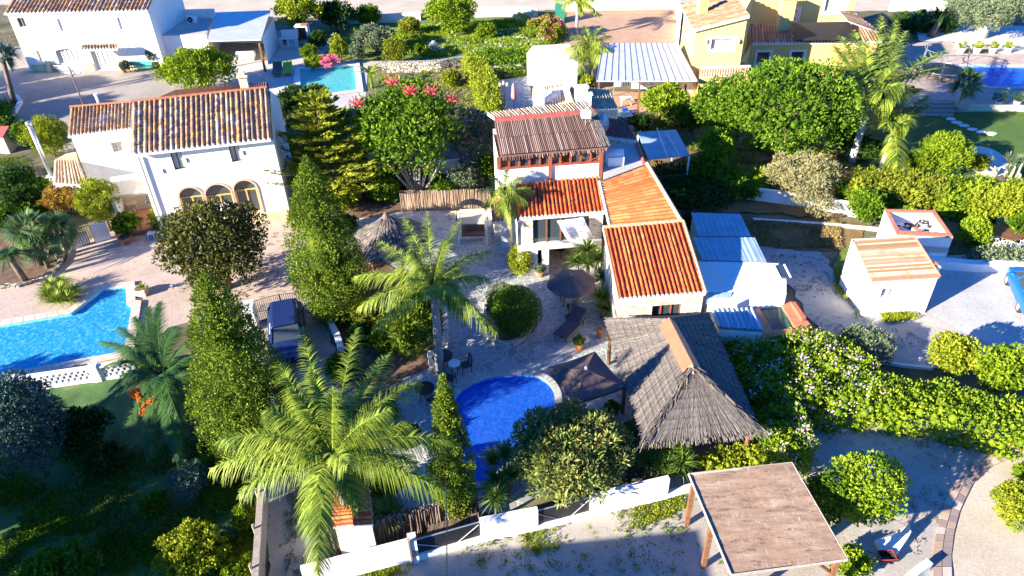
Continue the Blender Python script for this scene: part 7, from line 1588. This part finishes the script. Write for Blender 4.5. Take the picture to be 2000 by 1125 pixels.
# steps of the deck
t = thing('deck_steps', G(1815, 216), 'wide pale wooden steps from the deck down to the lawn, behind the palms', 'steps'); b = B()
for k in range(4): a, c = G(1790, 205 + k * 6), G(1862, 205 + k * 6); b.slab([a + [0, 0, .45 - k * .1], c + [0, 0, .45 - k * .1], G(1862, 211 + k * 6) + [0, 0, .45 - k * .1], G(1790, 211 + k * 6) + [0, 0, .45 - k * .1]], .08)
b.mk('treads', MT['greywood'], t)
# stepping stones
for i, (x, y) in enumerate(((1840, 226), (1856, 234), (1868, 241), (1884, 247), (1898, 254), (1915, 259), (1936, 263))):
    p = G(x, y); b = B(); n_ = 7; b.prism([(p[0] + random.uniform(.3, .5) * math.cos(k * 6.28 / n_), p[1] + random.uniform(.25, .4) * math.sin(k * 6.28 / n_)) for k in range(n_)], 0, .10); o = b.mk('stepping_stone', MT['copingw'], loc=(p[0], p[1], 0)); tag(o, 'white irregular stepping stone in the curving row across the lawn', 'stepping stone', 'stepping stones on the lawn')
# shower post
p = G(1972, 106); t = thing('garden_shower', p, 'slim metal garden shower post beside the rightmost ball shrub', 'shower'); b = B(); b.tube([p, p + [0, 0, 2.0], p + [-.25, 0, 2.05]], .04, 6); b.mk('pole', MT['silver'], t); b = B(); b.tube([p + [-.25, 0, 2.05], p + [-.25, 0, 2.0]], .12, 10); b.mk('shower_head', MT['silver'], t)
# trampoline
p = G(1835, 152); t = thing('trampoline', p, 'round trampoline with curved net poles behind the palm fronds on the deck', 'trampoline'); R = 1.9; b = B(); ring = [(p[0] + R * math.cos(a), p[1] + R * math.sin(a), .85) for a in np.linspace(0, 2 * math.pi, 33)]; b.tube(ring, .06, 6); b.mk('frame', MT['gmetal'], t)
b = B(); b.tube([(p[0], p[1], .84), (p[0], p[1], .86)], R * .88, 30); b.mk('mat', MT['black'], t); b = B(); b.tube([(q[0], q[1], 2.6) for q in ring], .035, 5); b.mk('top_ring', MT['gmetal'], t)
for k in range(6): a = k * 1.047; b = B(); x, y = p[0] + R * math.cos(a), p[1] + R * math.sin(a); b.tube([(x, y, 0), (x, y, .85), (x * 1.0 + .15 * math.cos(a), y + .15 * math.sin(a), 1.7), (x, y, 2.6)], .035, 5); b.mk('pole', MT['gmetal'], t)
# topiary ring
cx_ = G(988, 640); P = smoothpoly(px([(945, 650), (958, 672), (985, 682), (1015, 675), (1035, 650), (1050, 618), (1040, 590), (1010, 570), (965, 566), (948, 590), (945, 620)]), 2)
b = B(); t = thing('stone_ring', cx_, 'low curved stone ring wall around the patio topiary', 'planter'); n_ = len(P); ctr = sum(P) / n_
for i in range(n_):
    j = (i + 1) % n_; a, c = P[i], P[j]; ai, ci = a + (ctr - a) * .1, c + (ctr - c) * .1; b.slab([a + [0, 0, .30], c + [0, 0, .30], ci + [0, 0, .30], ai + [0, 0, .30]], .30)
b.mk('wall', MT['stonewall'], t); b = B(); b.prism([tuple((p_ + (ctr - p_) * .11)[:2]) for p_ in P], 0, .2); b.mk('soil', MT['soil'], t)
# iron gate + pillars + navy car
t = thing('driveway_gate', G(560, 628), 'double iron bar gate with curved top behind the navy car', 'gate')
gl_, gr_ = G(494, 634), G(620, 612); u_ = (gr_ - gl_) / np.linalg.norm(gr_ - gl_); Lg = np.linalg.norm(gr_ - gl_)
for k in (0, 1):
    b = B(); A_ = gl_ + u_ * Lg * .5 * k; 
    for i in range(17):
        f = i / 16; hh = 1.35 + .25 * math.sin(math.pi * (f * .5 + (0 if k == 0 else .5))); q = A_ + u_ * Lg * .495 * f; b.tube([q + [0, 0, .08], q + [0, 0, hh]], .014 if 0 < i < 16 else .035, 4)
    for z in (.15, .75): b.tube([A_ + [0, 0, z], A_ + u_ * Lg * .495 + [0, 0, z]], .02, 4)
    b.tube([A_ + u_ * Lg * .495 * f + [0, 0, 1.35 + .25 * math.sin(math.pi * (f * .5 + (0 if k == 0 else .5)))] for f in np.linspace(0, 1, 9)], .02, 4); b.mk('gate_leaf', MT['black'], t)
for lab, x, y, w_, h_ in (('white gate pillar with a square letter box left of the iron gate', 497, 640, .5, 1.5), ('white gate pillar at the right end of the iron gate by the tall cypress', 634, 622, .4, 1.4)):
    p = G(x, y); t = thing('gate_pillar', p, lab, 'pillar'); b = B(); b.box(p, (w_, .7, h_), .15, base=True); b.mk('pillar', MT['white'], t); b = B(); b.box(p + [0, 0, h_ + .0], (w_ + .1, .8, .06), .15, base=True); b.mk('cap', MT['lightcon'], t); b = B(); b.box(p + [.06, -.36, h_ - .55], (.2, .03, .2), .15, base=True); b.mk('letter_box', MT['black'], t)
wallrun('drive_wall', 'low white wall beside the drive right of the navy car', [(640, 625), (660, 665), (668, 690)], .5, .3)
t = thing('side_gate', G(163, 482), 'narrow dark iron bar gate between white wall sections by the fan palms', 'gate'); a, c = G(150, 486), G(187, 475); b = B()
for i in range(9): q = a + (c - a) * i / 8; b.tube([q + [0, 0, .05], q + [0, 0, 1.35]], .016, 4)
for z in (.1, 1.3): b.tube([a + [0, 0, z], c + [0, 0, z]], .022, 4)
b.mk('bars', MT['black'], t)
def car(label, P, fwd, paint, L=4.1, W_=1.72, Hh=1.45):
    """hatchback built along +x then turned: P = ground centre, fwd = heading"""
    P = np.array(P, float); an = math.atan2(fwd[1], fwd[0]); cs, sn = math.cos(an), math.sin(an); t = thing('parked_car', P, label, 'car')
    def R(x, y, z): return (P[0] + x * cs - y * sn, P[1] + x * sn + y * cs, P[2] + z)
    st = [(-.505, .50, .96), (-.49, .26, 1.03), (-.44, .20, 1.05), (-.2, .17, 1.06), (.2, .17, 1.06), (.38, .20, 1.04), (.47, .26, .97), (.51, .40, .86)]
    top = [.86, .99, 1.04, 1.04, 1.02, .94, .82, .66]
    V = []; Fq = []; m = 10
    for (x, zl_, w_), zt_ in zip(st, top):
        hw = W_ / 2 * w_
        sec = [(-hw * .8, zl_), (-hw * .98, zl_ + .12), (-hw, zl_ + (zt_ - zl_) * .5), (-hw * .97, zt_ - .08), (-hw * .86, zt_), (hw * .86, zt_), (hw * .97, zt_ - .08), (hw, zl_ + (zt_ - zl_) * .5), (hw * .98, zl_ + .12), (hw * .8, zl_)]
        for y, z in sec: V.append(R(x * L, y, z * Hh / 1.45))
    for i in range(len(st) - 1):
        for k in range(m): Fq.append((i * m + k, i * m + (k + 1) % m, (i + 1) * m + (k + 1) % m, (i + 1) * m + k))
    Fq += [tuple(range(m)), tuple((len(st) - 1) * m + k for k in range(m))[::-1]]
    o = mk('body', V, Fq, MT[paint], t, smooth=True); md = o.modifiers.new('bev', 'SUBSURF'); md.levels = 2; md.render_levels = 2
    # greenhouse: glass lower, painted roof
    gb = [(-.47, .93, .80), (-.38, 1.38, .66), (-.05, Hh, .68), (.12, 1.40, .66), (.30, .90, .80)]
    def sec(f):  # roof outline
        return
    B0_ = [(-.47, .86), (-.20, .92), (.10, .92), (.31, .86)]; T0 = [(-.39, .70), (-.18, .76), (.02, .76), (.13, .70)]
    g = B()
    for i in range(3):
        for sg in (-1, 1): g.add([R(B0_[i][0] * L, sg * B0_[i][1] * W_ / 2, .90), R(B0_[i + 1][0] * L, sg * B0_[i + 1][1] * W_ / 2, .88), R(T0[i + 1][0] * L, sg * T0[i + 1][1] * W_ / 2, Hh - .06), R(T0[i][0] * L, sg * T0[i][1] * W_ / 2, Hh - .06)], [(0, 1, 2, 3)])
    g.add([R(B0_[3][0] * L, -B0_[3][1] * W_ / 2, .88), R(B0_[3][0] * L, B0_[3][1] * W_ / 2, .88), R(T0[3][0] * L, T0[3][1] * W_ / 2, Hh - .06), R(T0[3][0] * L, -T0[3][1] * W_ / 2, Hh - .06)], [(0, 1, 2, 3)])
    g.add([R(B0_[0][0] * L, -B0_[0][1] * W_ / 2, .9), R(B0_[0][0] * L, B0_[0][1] * W_ / 2, .9), R(T0[0][0] * L, T0[0][1] * W_ / 2, Hh - .06), R(T0[0][0] * L, -T0[0][1] * W_ / 2, Hh - .06)], [(0, 1, 2, 3)]); g.mk('windows', MT['glass'], t)
    r = B(); V = []; 
    for x, w_ in T0: V += [R(x * L, -w_ * W_ / 2, Hh - .06), R(x * L, -w_ * W_ / 2 * .8, Hh), R(x * L, w_ * W_ / 2 * .8, Hh), R(x * L, w_ * W_ / 2, Hh - .06)]
    r.add(V, [(i * 4 + k, (i + 1) * 4 + k, (i + 1) * 4 + k + 1, i * 4 + k + 1) for i in range(3) for k in range(3)]); r.mk('roof', MT[paint], t)
    r = B()
    for i in range(4):
        for sg in (-1, 1): r.tube([R(B0_[i][0] * L, sg * B0_[i][1] * W_ / 2, .89), R(T0[i][0] * L, sg * T0[i][1] * W_ / 2, Hh - .05)], .035, 5)
    r.mk('pillars', MT[paint], t)
    for x in (-.31, .31):
        for sg in (-1, 1):
            w = B(); w.tube([R(x * L, sg * (W_ / 2 - .16), .31), R(x * L, sg * (W_ / 2 + .02), .31)], .31, 20); wo = w.mk('wheel', MT['rubber'], t); w = B(); w.tube([R(x * L, sg * (W_ / 2 + .0), .31), R(x * L, sg * (W_ / 2 + .035), .31)], .2, 12); w.mk('rim', MT['silver'], wo)
    for sg in (-1, 1):
        w = B(); w.box(R(.47 * L, sg * W_ * .34, .66), (.18, .3, .14), an); w.mk('headlight', MT['silver'], t); w = B(); w.box(R(-.485 * L, sg * W_ * .36, .80), (.1, .2, .2), an); w.mk('tail_light', MT['redplastic'], t)
        w = B(); w.box(R(.22 * L, sg * (W_ / 2 + .08), .95), (.12, .2, .13), an); w.mk('wing_mirror', MT[paint], t)
    return t
wl, wf = G(1958, 628 - 8), G(1958, 560); a, c = G(1963, 557), G(1984, 607); f = (a - c) / np.linalg.norm(a - c); side = np.array([-f[1], f[0], 0])
car('bright blue hatchback cut by the right edge on the concrete pad', (a + c) / 2 - side * .86 * (1 if side[0] < 0 else -1), f, 'carblue')
rl, rr_ = G(536, 700), G(604, 700); p = G(566, 668); car('dark navy car parked in front of the iron gate, partly under palm fronds', p + [0, 0, 0], np.array(G(566, 780)) - np.array(G(556, 640)), 'carnavy', 4.3, 1.75, 1.5)
# lattice balustrade below the blue pool
t = thing('lattice_fence', G(150, 760), 'white lattice parapet below the stone coping of the blue pool', 'fence'); a, c = G(36, 768), G(305, 728); b = B(); m_ = 46
for i in range(m_):
    for j in range(3):
        if (i + j) % 2 == 0: q = a + (c - a) * (i + .5) / m_; b.box((q[0], q[1], .25 + j * .2), (np.linalg.norm(c - a) / m_ * .98, .1, .19), math.atan2((c - a)[1], (c - a)[0]), base=True)
b.mk('lattice', MT['whitew'], t); b = B(); an = math.atan2((c - a)[1], (c - a)[0]); q = (a + c) / 2; L = np.linalg.norm(c - a); b.box((q[0], q[1], 0), (L, .2, .245), an, base=True); b.mk('rail', MT['white'], t); b = B(); b.box((q[0], q[1], .86), (L, .24, .09), an, base=True); b.mk('rail', MT['white'], t)
for f_ in (0, .58, 1): q = a + (c - a) * f_; b = B(); b.box((q[0], q[1], 0), (.4, .34, 1.02), an, base=True); b.mk('pillar', MT['white'], t)
# reed fence and white wall behind the patio; swing seat
def reedfence(label, pts, h, mat='fencereed', name='reed_fence', n_=150, r=.022, z0=0., th=.05):
    P = px(pts); t = thing(name, P[0], label, 'fence'); b = B(); seg = [np.linalg.norm(P[i + 1] - P[i]) for i in range(len(P) - 1)]; tot = sum(seg)
    for k in range(n_):
        s = tot * (k + .5) / n_; i = 0
        while s > seg[i] and i < len(seg) - 1: s -= seg[i]; i += 1
        q = P[i] + (P[i + 1] - P[i]) * s / seg[i]; hh = h + random.uniform(-.06, .06); b.tube([q + [random.uniform(-.02, .02), random.uniform(-th, th), z0], q + [random.uniform(-.05, .05), random.uniform(-th, th), hh]], r * tot / n_ / .05 if tot / n_ > .05 else r, 4, random.random())
    b.mk('screen', MT[mat], t)
    for z in (z0 + .2, h - .2): b = B(); b.tube([q + [0, .06, z] for q in P], .03, 4); b.mk('rail', MT['greywood'], t)
    return t
reedfence('pale brown reed screen above the white wall behind the patio swing', [(785, 412), (870, 412), (958, 408)], 1.5, n_=170)
wallrun('patio_wall', 'low white wall in front of the reed screen behind the swing', [(880, 428), (960, 424)], .55, .2, 'cream')
reedfence('brown reed fence panel at the left edge beyond the curved kerb', [(-40, 106), (0, 102), (30, 96)], 1.5, n_=70, mat='fencereed')
reedfence('short grey reed fence at the far left above the dark shrubs', [(-10, 345), (90, 342)], .8, n_=90, mat='thatch')
p = G(925, 470); t = thing('garden_swing', p, 'canopy garden swing with beige roof and dark frame behind the centre palm', 'swing seat'); b = B(); Q = [p + [-.75, -.6, 1.55], p + [.75, -.6, 1.55], p + [.75, .5, 1.95], p + [-.75, .5, 1.95]]; b.slab(Q, .06); b.mk('canopy', MT['beigefab'], t); b = B()
for sx in (-1, 1): b.tube([p + [sx * .85, -.7, 0], p + [sx * .85, .1, 1.95], p + [sx * .85, .9, 0]], .035, 6)
b.tube([p + [-.85, .1, 1.95], p + [.85, .1, 1.95]], .035, 6); b.mk('frame', MT['whitew'], t); b = B(); b.box(p + [0, .05, .42], (1.4, .5, .12), 0, base=True); b.box(p + [0, .32, .55], (1.4, .1, .5), 0, base=True); b.mk('seat', MT['brownfab'], t)
p = G(922, 430); t = thing('fabric_canopy', p, 'dark arched fabric cover behind the beige swing canopy', 'canopy'); b = B(); b.tube([p + [-1.0, 0, 0], p + [-.9, 0, 1.], p + [0, 0, 1.3], p + [.9, 0, 1.], p + [1., 0, 0]], .05, 6); b.mk('frame', MT['black'], t); b = B()
for k in range(6): a0, a1 = math.pi * (.15 + .7 * k / 6), math.pi * (.15 + .7 * (k + 1) / 6); b.add([p + [math.cos(a0), -.3, .5 + .8 * math.sin(a0)], p + [math.cos(a1), -.3, .5 + .8 * math.sin(a1)], p + [math.cos(a1), .4, .55 + .8 * math.sin(a1)], p + [math.cos(a0), .4, .55 + .8 * math.sin(a0)]], [(0, 1, 2, 3)])
b.mk('cover', MT['black'], t)
# timber plank fence bottom left
t = thing('plank_fence', G(515, 1060), 'weathered timber plank wall with posts running down the edge of the dark garden', 'fence'); a, c = G(524, 985), G(512, 1200); b = B()
for i in range(26): q0_, q1_ = a + (c - a) * i / 26, a + (c - a) * (i + .95) / 26; b.slab([q0_ + [-.04, 0, 1.2], q1_ + [-.04, 0, 1.2 + random.uniform(-.02, .02)], q1_ + [.03, 0, 1.2], q0_ + [.03, 0, 1.2]][::-1], 1.2, random.random())
b.mk('planks', MT['greywood'], t); b = B(); b.slab([a + [-.12, 0, 1.27], a + [.12, 0, 1.27], c + [.12, 0, 1.27], c + [-.12, 0, 1.27]], .05); b.mk('cap_board', MT['greywood'], t)
for f_ in (.1, .45, .8): q = a + (c - a) * f_; b = B(); b.tube([q + [-.16, 0, 0], q + [-.14, 0, 1.5]], .05, 6); b.mk('post', MT['greywood'], t)
# front boundary: heather screen, white wall, dark mesh panels
hs_ = [(640, 1084), (700, 1068), (790, 1046), (860, 1030), (935, 1012)]
reedfence('dark brown heather screen behind the white front wall, left part', hs_, 1.35, 'heather', 'heather_screen', 210, .03, 0., .13)
fl0, fl1 = (600, 1150), (806, 1096)
wallrun('front_wall', 'sunlit plain white boundary wall at the bottom edge left of the mesh panels', [fl0, (700, 1124), fl1], 1.25, .2)
basep = [(814, 1094), (940, 1058), (1010, 1044), (1050, 1036), (1150, 1010), (1300, 975), (1352, 960)]
t = wallrun('front_wall', 'low white base wall carrying dark mesh panels between white pillars', basep, .4, .22)
PB = px(basep)
def seg_(i, j, h0, h1, nm, mat, th=.2, dz=0):
    a, c = PB[i], PB[j]; u_ = (c - a) / np.linalg.norm(c - a); s = np.array([-u_[1], u_[0], 0]) * th / 2; b = B(); b.prism([tuple((a - s)[:2]), tuple((c - s)[:2]), tuple((c + s)[:2]), tuple((a + s)[:2])], h0, h1); b.mk(nm, MT[mat], t)
seg_(0, 1, .41, 1.15, 'mesh_panel', 'black', .05); seg_(1, 3, .401, 1.3, 'white_panel', 'white', .2); seg_(3, 4, .41, 1.15, 'mesh_panel', 'black', .05); seg_(4, 5, .401, 1.3, 'white_panel', 'white', .2)
b = B(); a = PB[0]; b.box((a[0] - .05, a[1], 0), (.3, .4, 1.35), .2, base=True); b.mk('pillar', MT['white'], t)
for i, j in ((0, 1), (3, 4)):
    a, c = PB[i], PB[j]; b = B(); b.tube([a + [0, 0, 1.17], c + [0, 0, 1.17]], .03, 5); b.tube([a + (c - a) * .02 + [0, -.06, 1.0], a + (c - a) * .4 + [0, -.06, .45]], .02, 4); b.tube([c - (c - a) * .02 + [0, -.06, 1.1], c - (c - a) * .35 + [0, -.06, .45]], .02, 4); b.mk('panel_frame', MT['gmetal'], t)
p = G(806, 1104); t = thing('gate_post', p, 'weathered timber post at the step of the white front wall', 'post'); b = B(); b.tube([p, p + [0, 0, 1.5]], .08, 8); b.mk('post', MT['greywood'], t); b = B(); b.box(p + [.12, 0, .55], (.14, .12, .3), 0, base=True); b.mk('latch_box', MT['black'], t)
# dark mesh strip behind the panels (agave roof netting)
t = thing('garden_shelf', G(870, 1035), 'brown slatted planting shelf behind the mesh panel, under the slender cypress', 'shelf'); b = B(); Q = [G(830, 1052, .5), G(938, 1020, .5), G(935, 1000, .5), G(838, 1026, .5)]
for k in range(36): a, c = Q[0] + (Q[1] - Q[0]) * k / 36, Q[3] + (Q[2] - Q[3]) * k / 36; e = (Q[1] - Q[0]) / 36 * .7; b.slab([a, a + e, c + e, c], .04, random.random())
b.mk('slats', MT['heather'], t)
for f_ in (0, 1): q = Q[0] + (Q[1] - Q[0]) * f_; b = B(); b.box((q[0], q[1], 0), (.08, .08, .46), base=True); b.mk('leg', MT['brownwood'], t)
# white things bottom right: boulder like planters, red barrow
p = G(1728, 1098); t = thing('wheelbarrow', p, 'dark wheelbarrow with red rim partly under the bush at the bottom right', 'wheelbarrow'); t.scale = (.68, .68, .68); b = B(); b.add([p + [-.45, -.28, .62], p + [.35, -.28, .62], p + [.35, .28, .62], p + [-.45, .28, .62], p + [-.25, -.17, .3], p + [.2, -.17, .3], p + [.2, .17, .3], p + [-.25, .17, .3]], [(4, 5, 6, 7), (0, 1, 5, 4), (1, 2, 6, 5), (2, 3, 7, 6), (3, 0, 4, 7)]); b.mk('tray', MT['black'], t)
b = B(); rim_ = [p + [-.45, -.28, .62], p + [.35, -.28, .62], p + [.35, .28, .62], p + [-.45, .28, .62], p + [-.45, -.28, .62]]; b.tube(rim_, .025, 5); b.mk('red_rim', MT['redplastic'], t)
b = B(); b.tube([p + [.5, -.06, .2], p + [.5, .06, .2]], .2, 16); b.mk('wheel', MT['rubber'], t); b = B()
for sg in (-1, 1): b.tube([p + [.5, sg * .08, .2], p + [-.2, sg * .2, .3], p + [-.95, sg * .26, .6]], .022, 5); b.tube([p + [-.25, sg * .2, .3], p + [-.35, sg * .22, 0]], .02, 5)
b.mk('handles', MT['black'], t)
b = B(); P = [G(*q)[:2] for q in ((1706, 1062), (1745, 1048), (1768, 1044), (1770, 1060), (1748, 1090), (1716, 1085))]; b.prism([tuple(q) for q in P], 0, [.25, .25, .6, .6, .3, .25]); o = b.mk('entrance_wall_stub', MT['white']); tag(o, 'white sloping masonry stub beside the blue flowered bush and the driveway', 'wall')
wallrun('curved_wall', 'white curved wall end at the bottom edge near the wheelbarrow', [(1760, 1150), (1785, 1128), (1808, 1112)], .5, .25)
# laundry line and toys under metal canopy
t = thing('washing_line', G(1260, 185), 'washing line hung with white and blue sheets below the metal canopy', 'washing line'); a, c = G(1198, 190) + [0, 0, 1.7], G(1352, 198) + [0, 0, 1.7]; b = B(); b.tube([a, (a + c) / 2 - [0, 0, .12], c], .015, 4); b.mk('line', MT['gmetal'], t); b = B(); b.tube([a * [1, 1, 0], a], .04, 5); b.mk('post', MT['gmetal'], t); b = B(); b.tube([c * [1, 1, 0], c], .04, 5); b.mk('post', MT['gmetal'], t)
for i, (f0_, f1_, m_, hh) in enumerate(((.0, .08, 'whitefab', .7), (.1, .2, 'bluefab', .6), (.22, .42, 'whitefab', .8), (.44, .5, 'whitefab', .5), (.55, .66, 'whitefab', 1.), (.72, .98, 'whitefab', 1.0))):
    b = B(); k_ = 7
    for k in range(k_):
        q0_, q1_ = a + (c - a) * (f0_ + (f1_ - f0_) * k / k_), a + (c - a) * (f0_ + (f1_ - f0_) * (k + 1) / k_); o0, o1 = .06 * (k % 2), .06 * ((k + 1) % 2); b.add([q0_ - [0, o0, .02], q1_ - [0, o1, .02], q1_ - [0, o1, hh], q0_ - [0, o0, hh]], [(0, 1, 2, 3)])
    o = b.mk('hanging_cloth', MT[m_], t)
table('white square table in front of the washing line', 1222, 206, .4, .7, 'whitew', 'whitew', (1.0, .7, .1))
p = G(1218, 226); t = thing('toy_slide', p, 'blue and pale green plastic play tub on the ground below the washing line', 'toy'); b = B(); b.tube_z(p, [(.35, 0), (.5, .25), (.5, .3), (.3, .3)], 12, .5); b.mk('tub', MT['limecush'], t); b = B(); b.box(p + [.1, .25, .3], (.5, .3, .25), .3, base=True); b.mk('seat', MT['blueplastic'], t)
p = G(1220, 243); t = thing('water_butt', p, 'dark green lidded bin below the washing line', 'bin'); b = B(); b.box(p, (1.0, .8, .8), .1, base=True); b.mk('body', MT['dgreen'], t); b = B(); b.box(p + [0, 0, .8], (1.06, .86, .08), .1, base=True); b.mk('lid', MT['bluesheet'], t)
p = G(1234, 222); t = thing('paddling_tub', p, 'small royal blue plastic bowl on the terracotta paving', 'bowl'); b = B(); b.tube_z(p, [(.22, 0), (.34, .2), (.3, .2)], 12, .5); b.mk('bowl', MT['blueplastic'], t)
sheet('terracotta_patch', [(1195, 180), (1340, 186), (1300, 215), (1270, 252), (1215, 258)], 'browncourt', 25)
# patio of the old cottage: stone floor, pink parasol folded, lamp
sheet('cottage_patio', [(950, 162), (1030, 150), (1045, 215), (965, 225)], 'crazy', 25)
p = G(1004, 214); t = thing('folded_parasol', p, 'folded pink parasol standing on the old cottage patio', 'parasol'); b = B(); b.tube_z(p + [0, 0, .8], [(.04, 0), (.2, .1), (.22, .5), (.14, 1.3), (.02, 1.55)], 10, .5); b.mk('fabric', MT['pinkcloth'], t, True); b = B(); b.tube([p, p + [0, 0, 2.4]], .03, 6); b.mk('pole', MT['gmetal'], t)
p = G(985, 212); t = thing('garden_lantern', p, 'dark lamp post with three lanterns left of the folded pink parasol', 'lamp'); b = B(); b.tube([p, p + [0, 0, 2.0]], .04, 6); b.mk('pole', MT['black'], t)
for k in (-.3, 0, .3): b = B(); b.tube_z(p + [k, 0, 1.95 + .15 * (k == 0)], [(.05, 0), (.11, .12), (.11, .26), (.03, .34)], 8, .5); b.mk('lantern', MT['cream'], t)
# green netting at top, wooden shed at left, washing pole
b = B(); a, c = G(1084, 38), G(1102, 46); wall(b, a, c, 0, 2.0); wall(b, c, a, 0, 2.0); o = b.mk('netting_screen', MT['greennet']); tag(o, 'dark green netting screen beside the magenta bougainvillea', 'netting')
b = B(); a, c = G(1012, 38), G(1052, 52); b.slab([a + [0, 0, .9], c + [0, 0, .7], c + [0, .6, .1], a + [0, .6, .2]], .04); o = b.mk('green_tarp', MT['limecush']); tag(o, 'bright green tarpaulin draped left of the magenta bougainvillea', 'tarpaulin')
t = thing('garden_shed', G(8, 300), 'small reddish brown roofed shed cut by the left edge', 'shed'); b = B(); P = [G(-40, 300)[:2], G(20, 300)[:2], G(36, 286)[:2], G(-30, 286)[:2]]; b.prism([tuple(q) for q in P], 0, 1.3); b.mk('wall', MT['cream'], t); b = B(); b.slab([np.append(P[0], 1.4), np.append(P[1], 1.4), np.append(P[2], 1.75), np.append(P[3], 1.75)], .08); b.mk('roof', MT['redroof'], t)
t = thing('pergola', G(420, 190), 'thin wooden slat pergola seen just behind the farmhouse ridge', 'pergola'); b = B(); Q = [G(300, 196, 5.2), G(520, 172, 5.2), G(520, 160, 5.5), G(345, 176, 5.5)]
for k in range(44): a, c = Q[0] + (Q[1] - Q[0]) * k / 43, Q[3] + (Q[2] - Q[3]) * k / 43; b.tube([a, c], .06, 4)
b.mk('slats', MT['brownwood'], t)
for q in Q: b = B(); b.box((q[0], q[1], 0), (.14, .14, q[2]), base=True); b.mk('post', MT['brownwood'], t)
# terraces: rocks in the earth bed near the carport, rubble
for i in range(9):
    x, y = 1400 + i * 17 + random.uniform(-5, 5), 905 + random.uniform(-8, 6); p = G(x, y); r_ = random.uniform(.12, .22); b = B(); n_ = 7; b.tube_z(p, [(r_ * .9, 0), (r_ * 1.1, r_ * .4), (r_ * .7, r_ * .9), (.02, r_)], n_, .5); b.V = [(v[0] + random.uniform(-.03, .03), v[1] + random.uniform(-.03, .03), v[2]) for v in b.V]; o = b.mk('rock', MT['drystone'], loc=(p[0], p[1], 0)); tag(o, 'pale rough rock in the row between the low creeping hedge and the brown carport', 'rock', 'rocks beside the brown carport')
# single cable crossing the bottom centre, on a pole outside the view
t = thing('overhead_cable', G(875, 1180), 'single dark overhead cable crossing the bottom centre in front of the slender cypress', 'cable'); b = B(); b.tube([G(872, 1200, 5.), G(873, 1020, 4.6), G(870, 930, 4.4)], .018, 5); b.mk('wire', MT['black'], t)

for o in list(COL.objects):
    if o.parent is None and o.get('label') and not o.get('kind'): o['kind'] = 'thing'
for o in COL.objects:
    if o.get('label') and not 4 <= len(o['label'].replace('-', ' ').split()) <= 16: print('LABEL', o.name, len(o['label'].split()), o['label'])
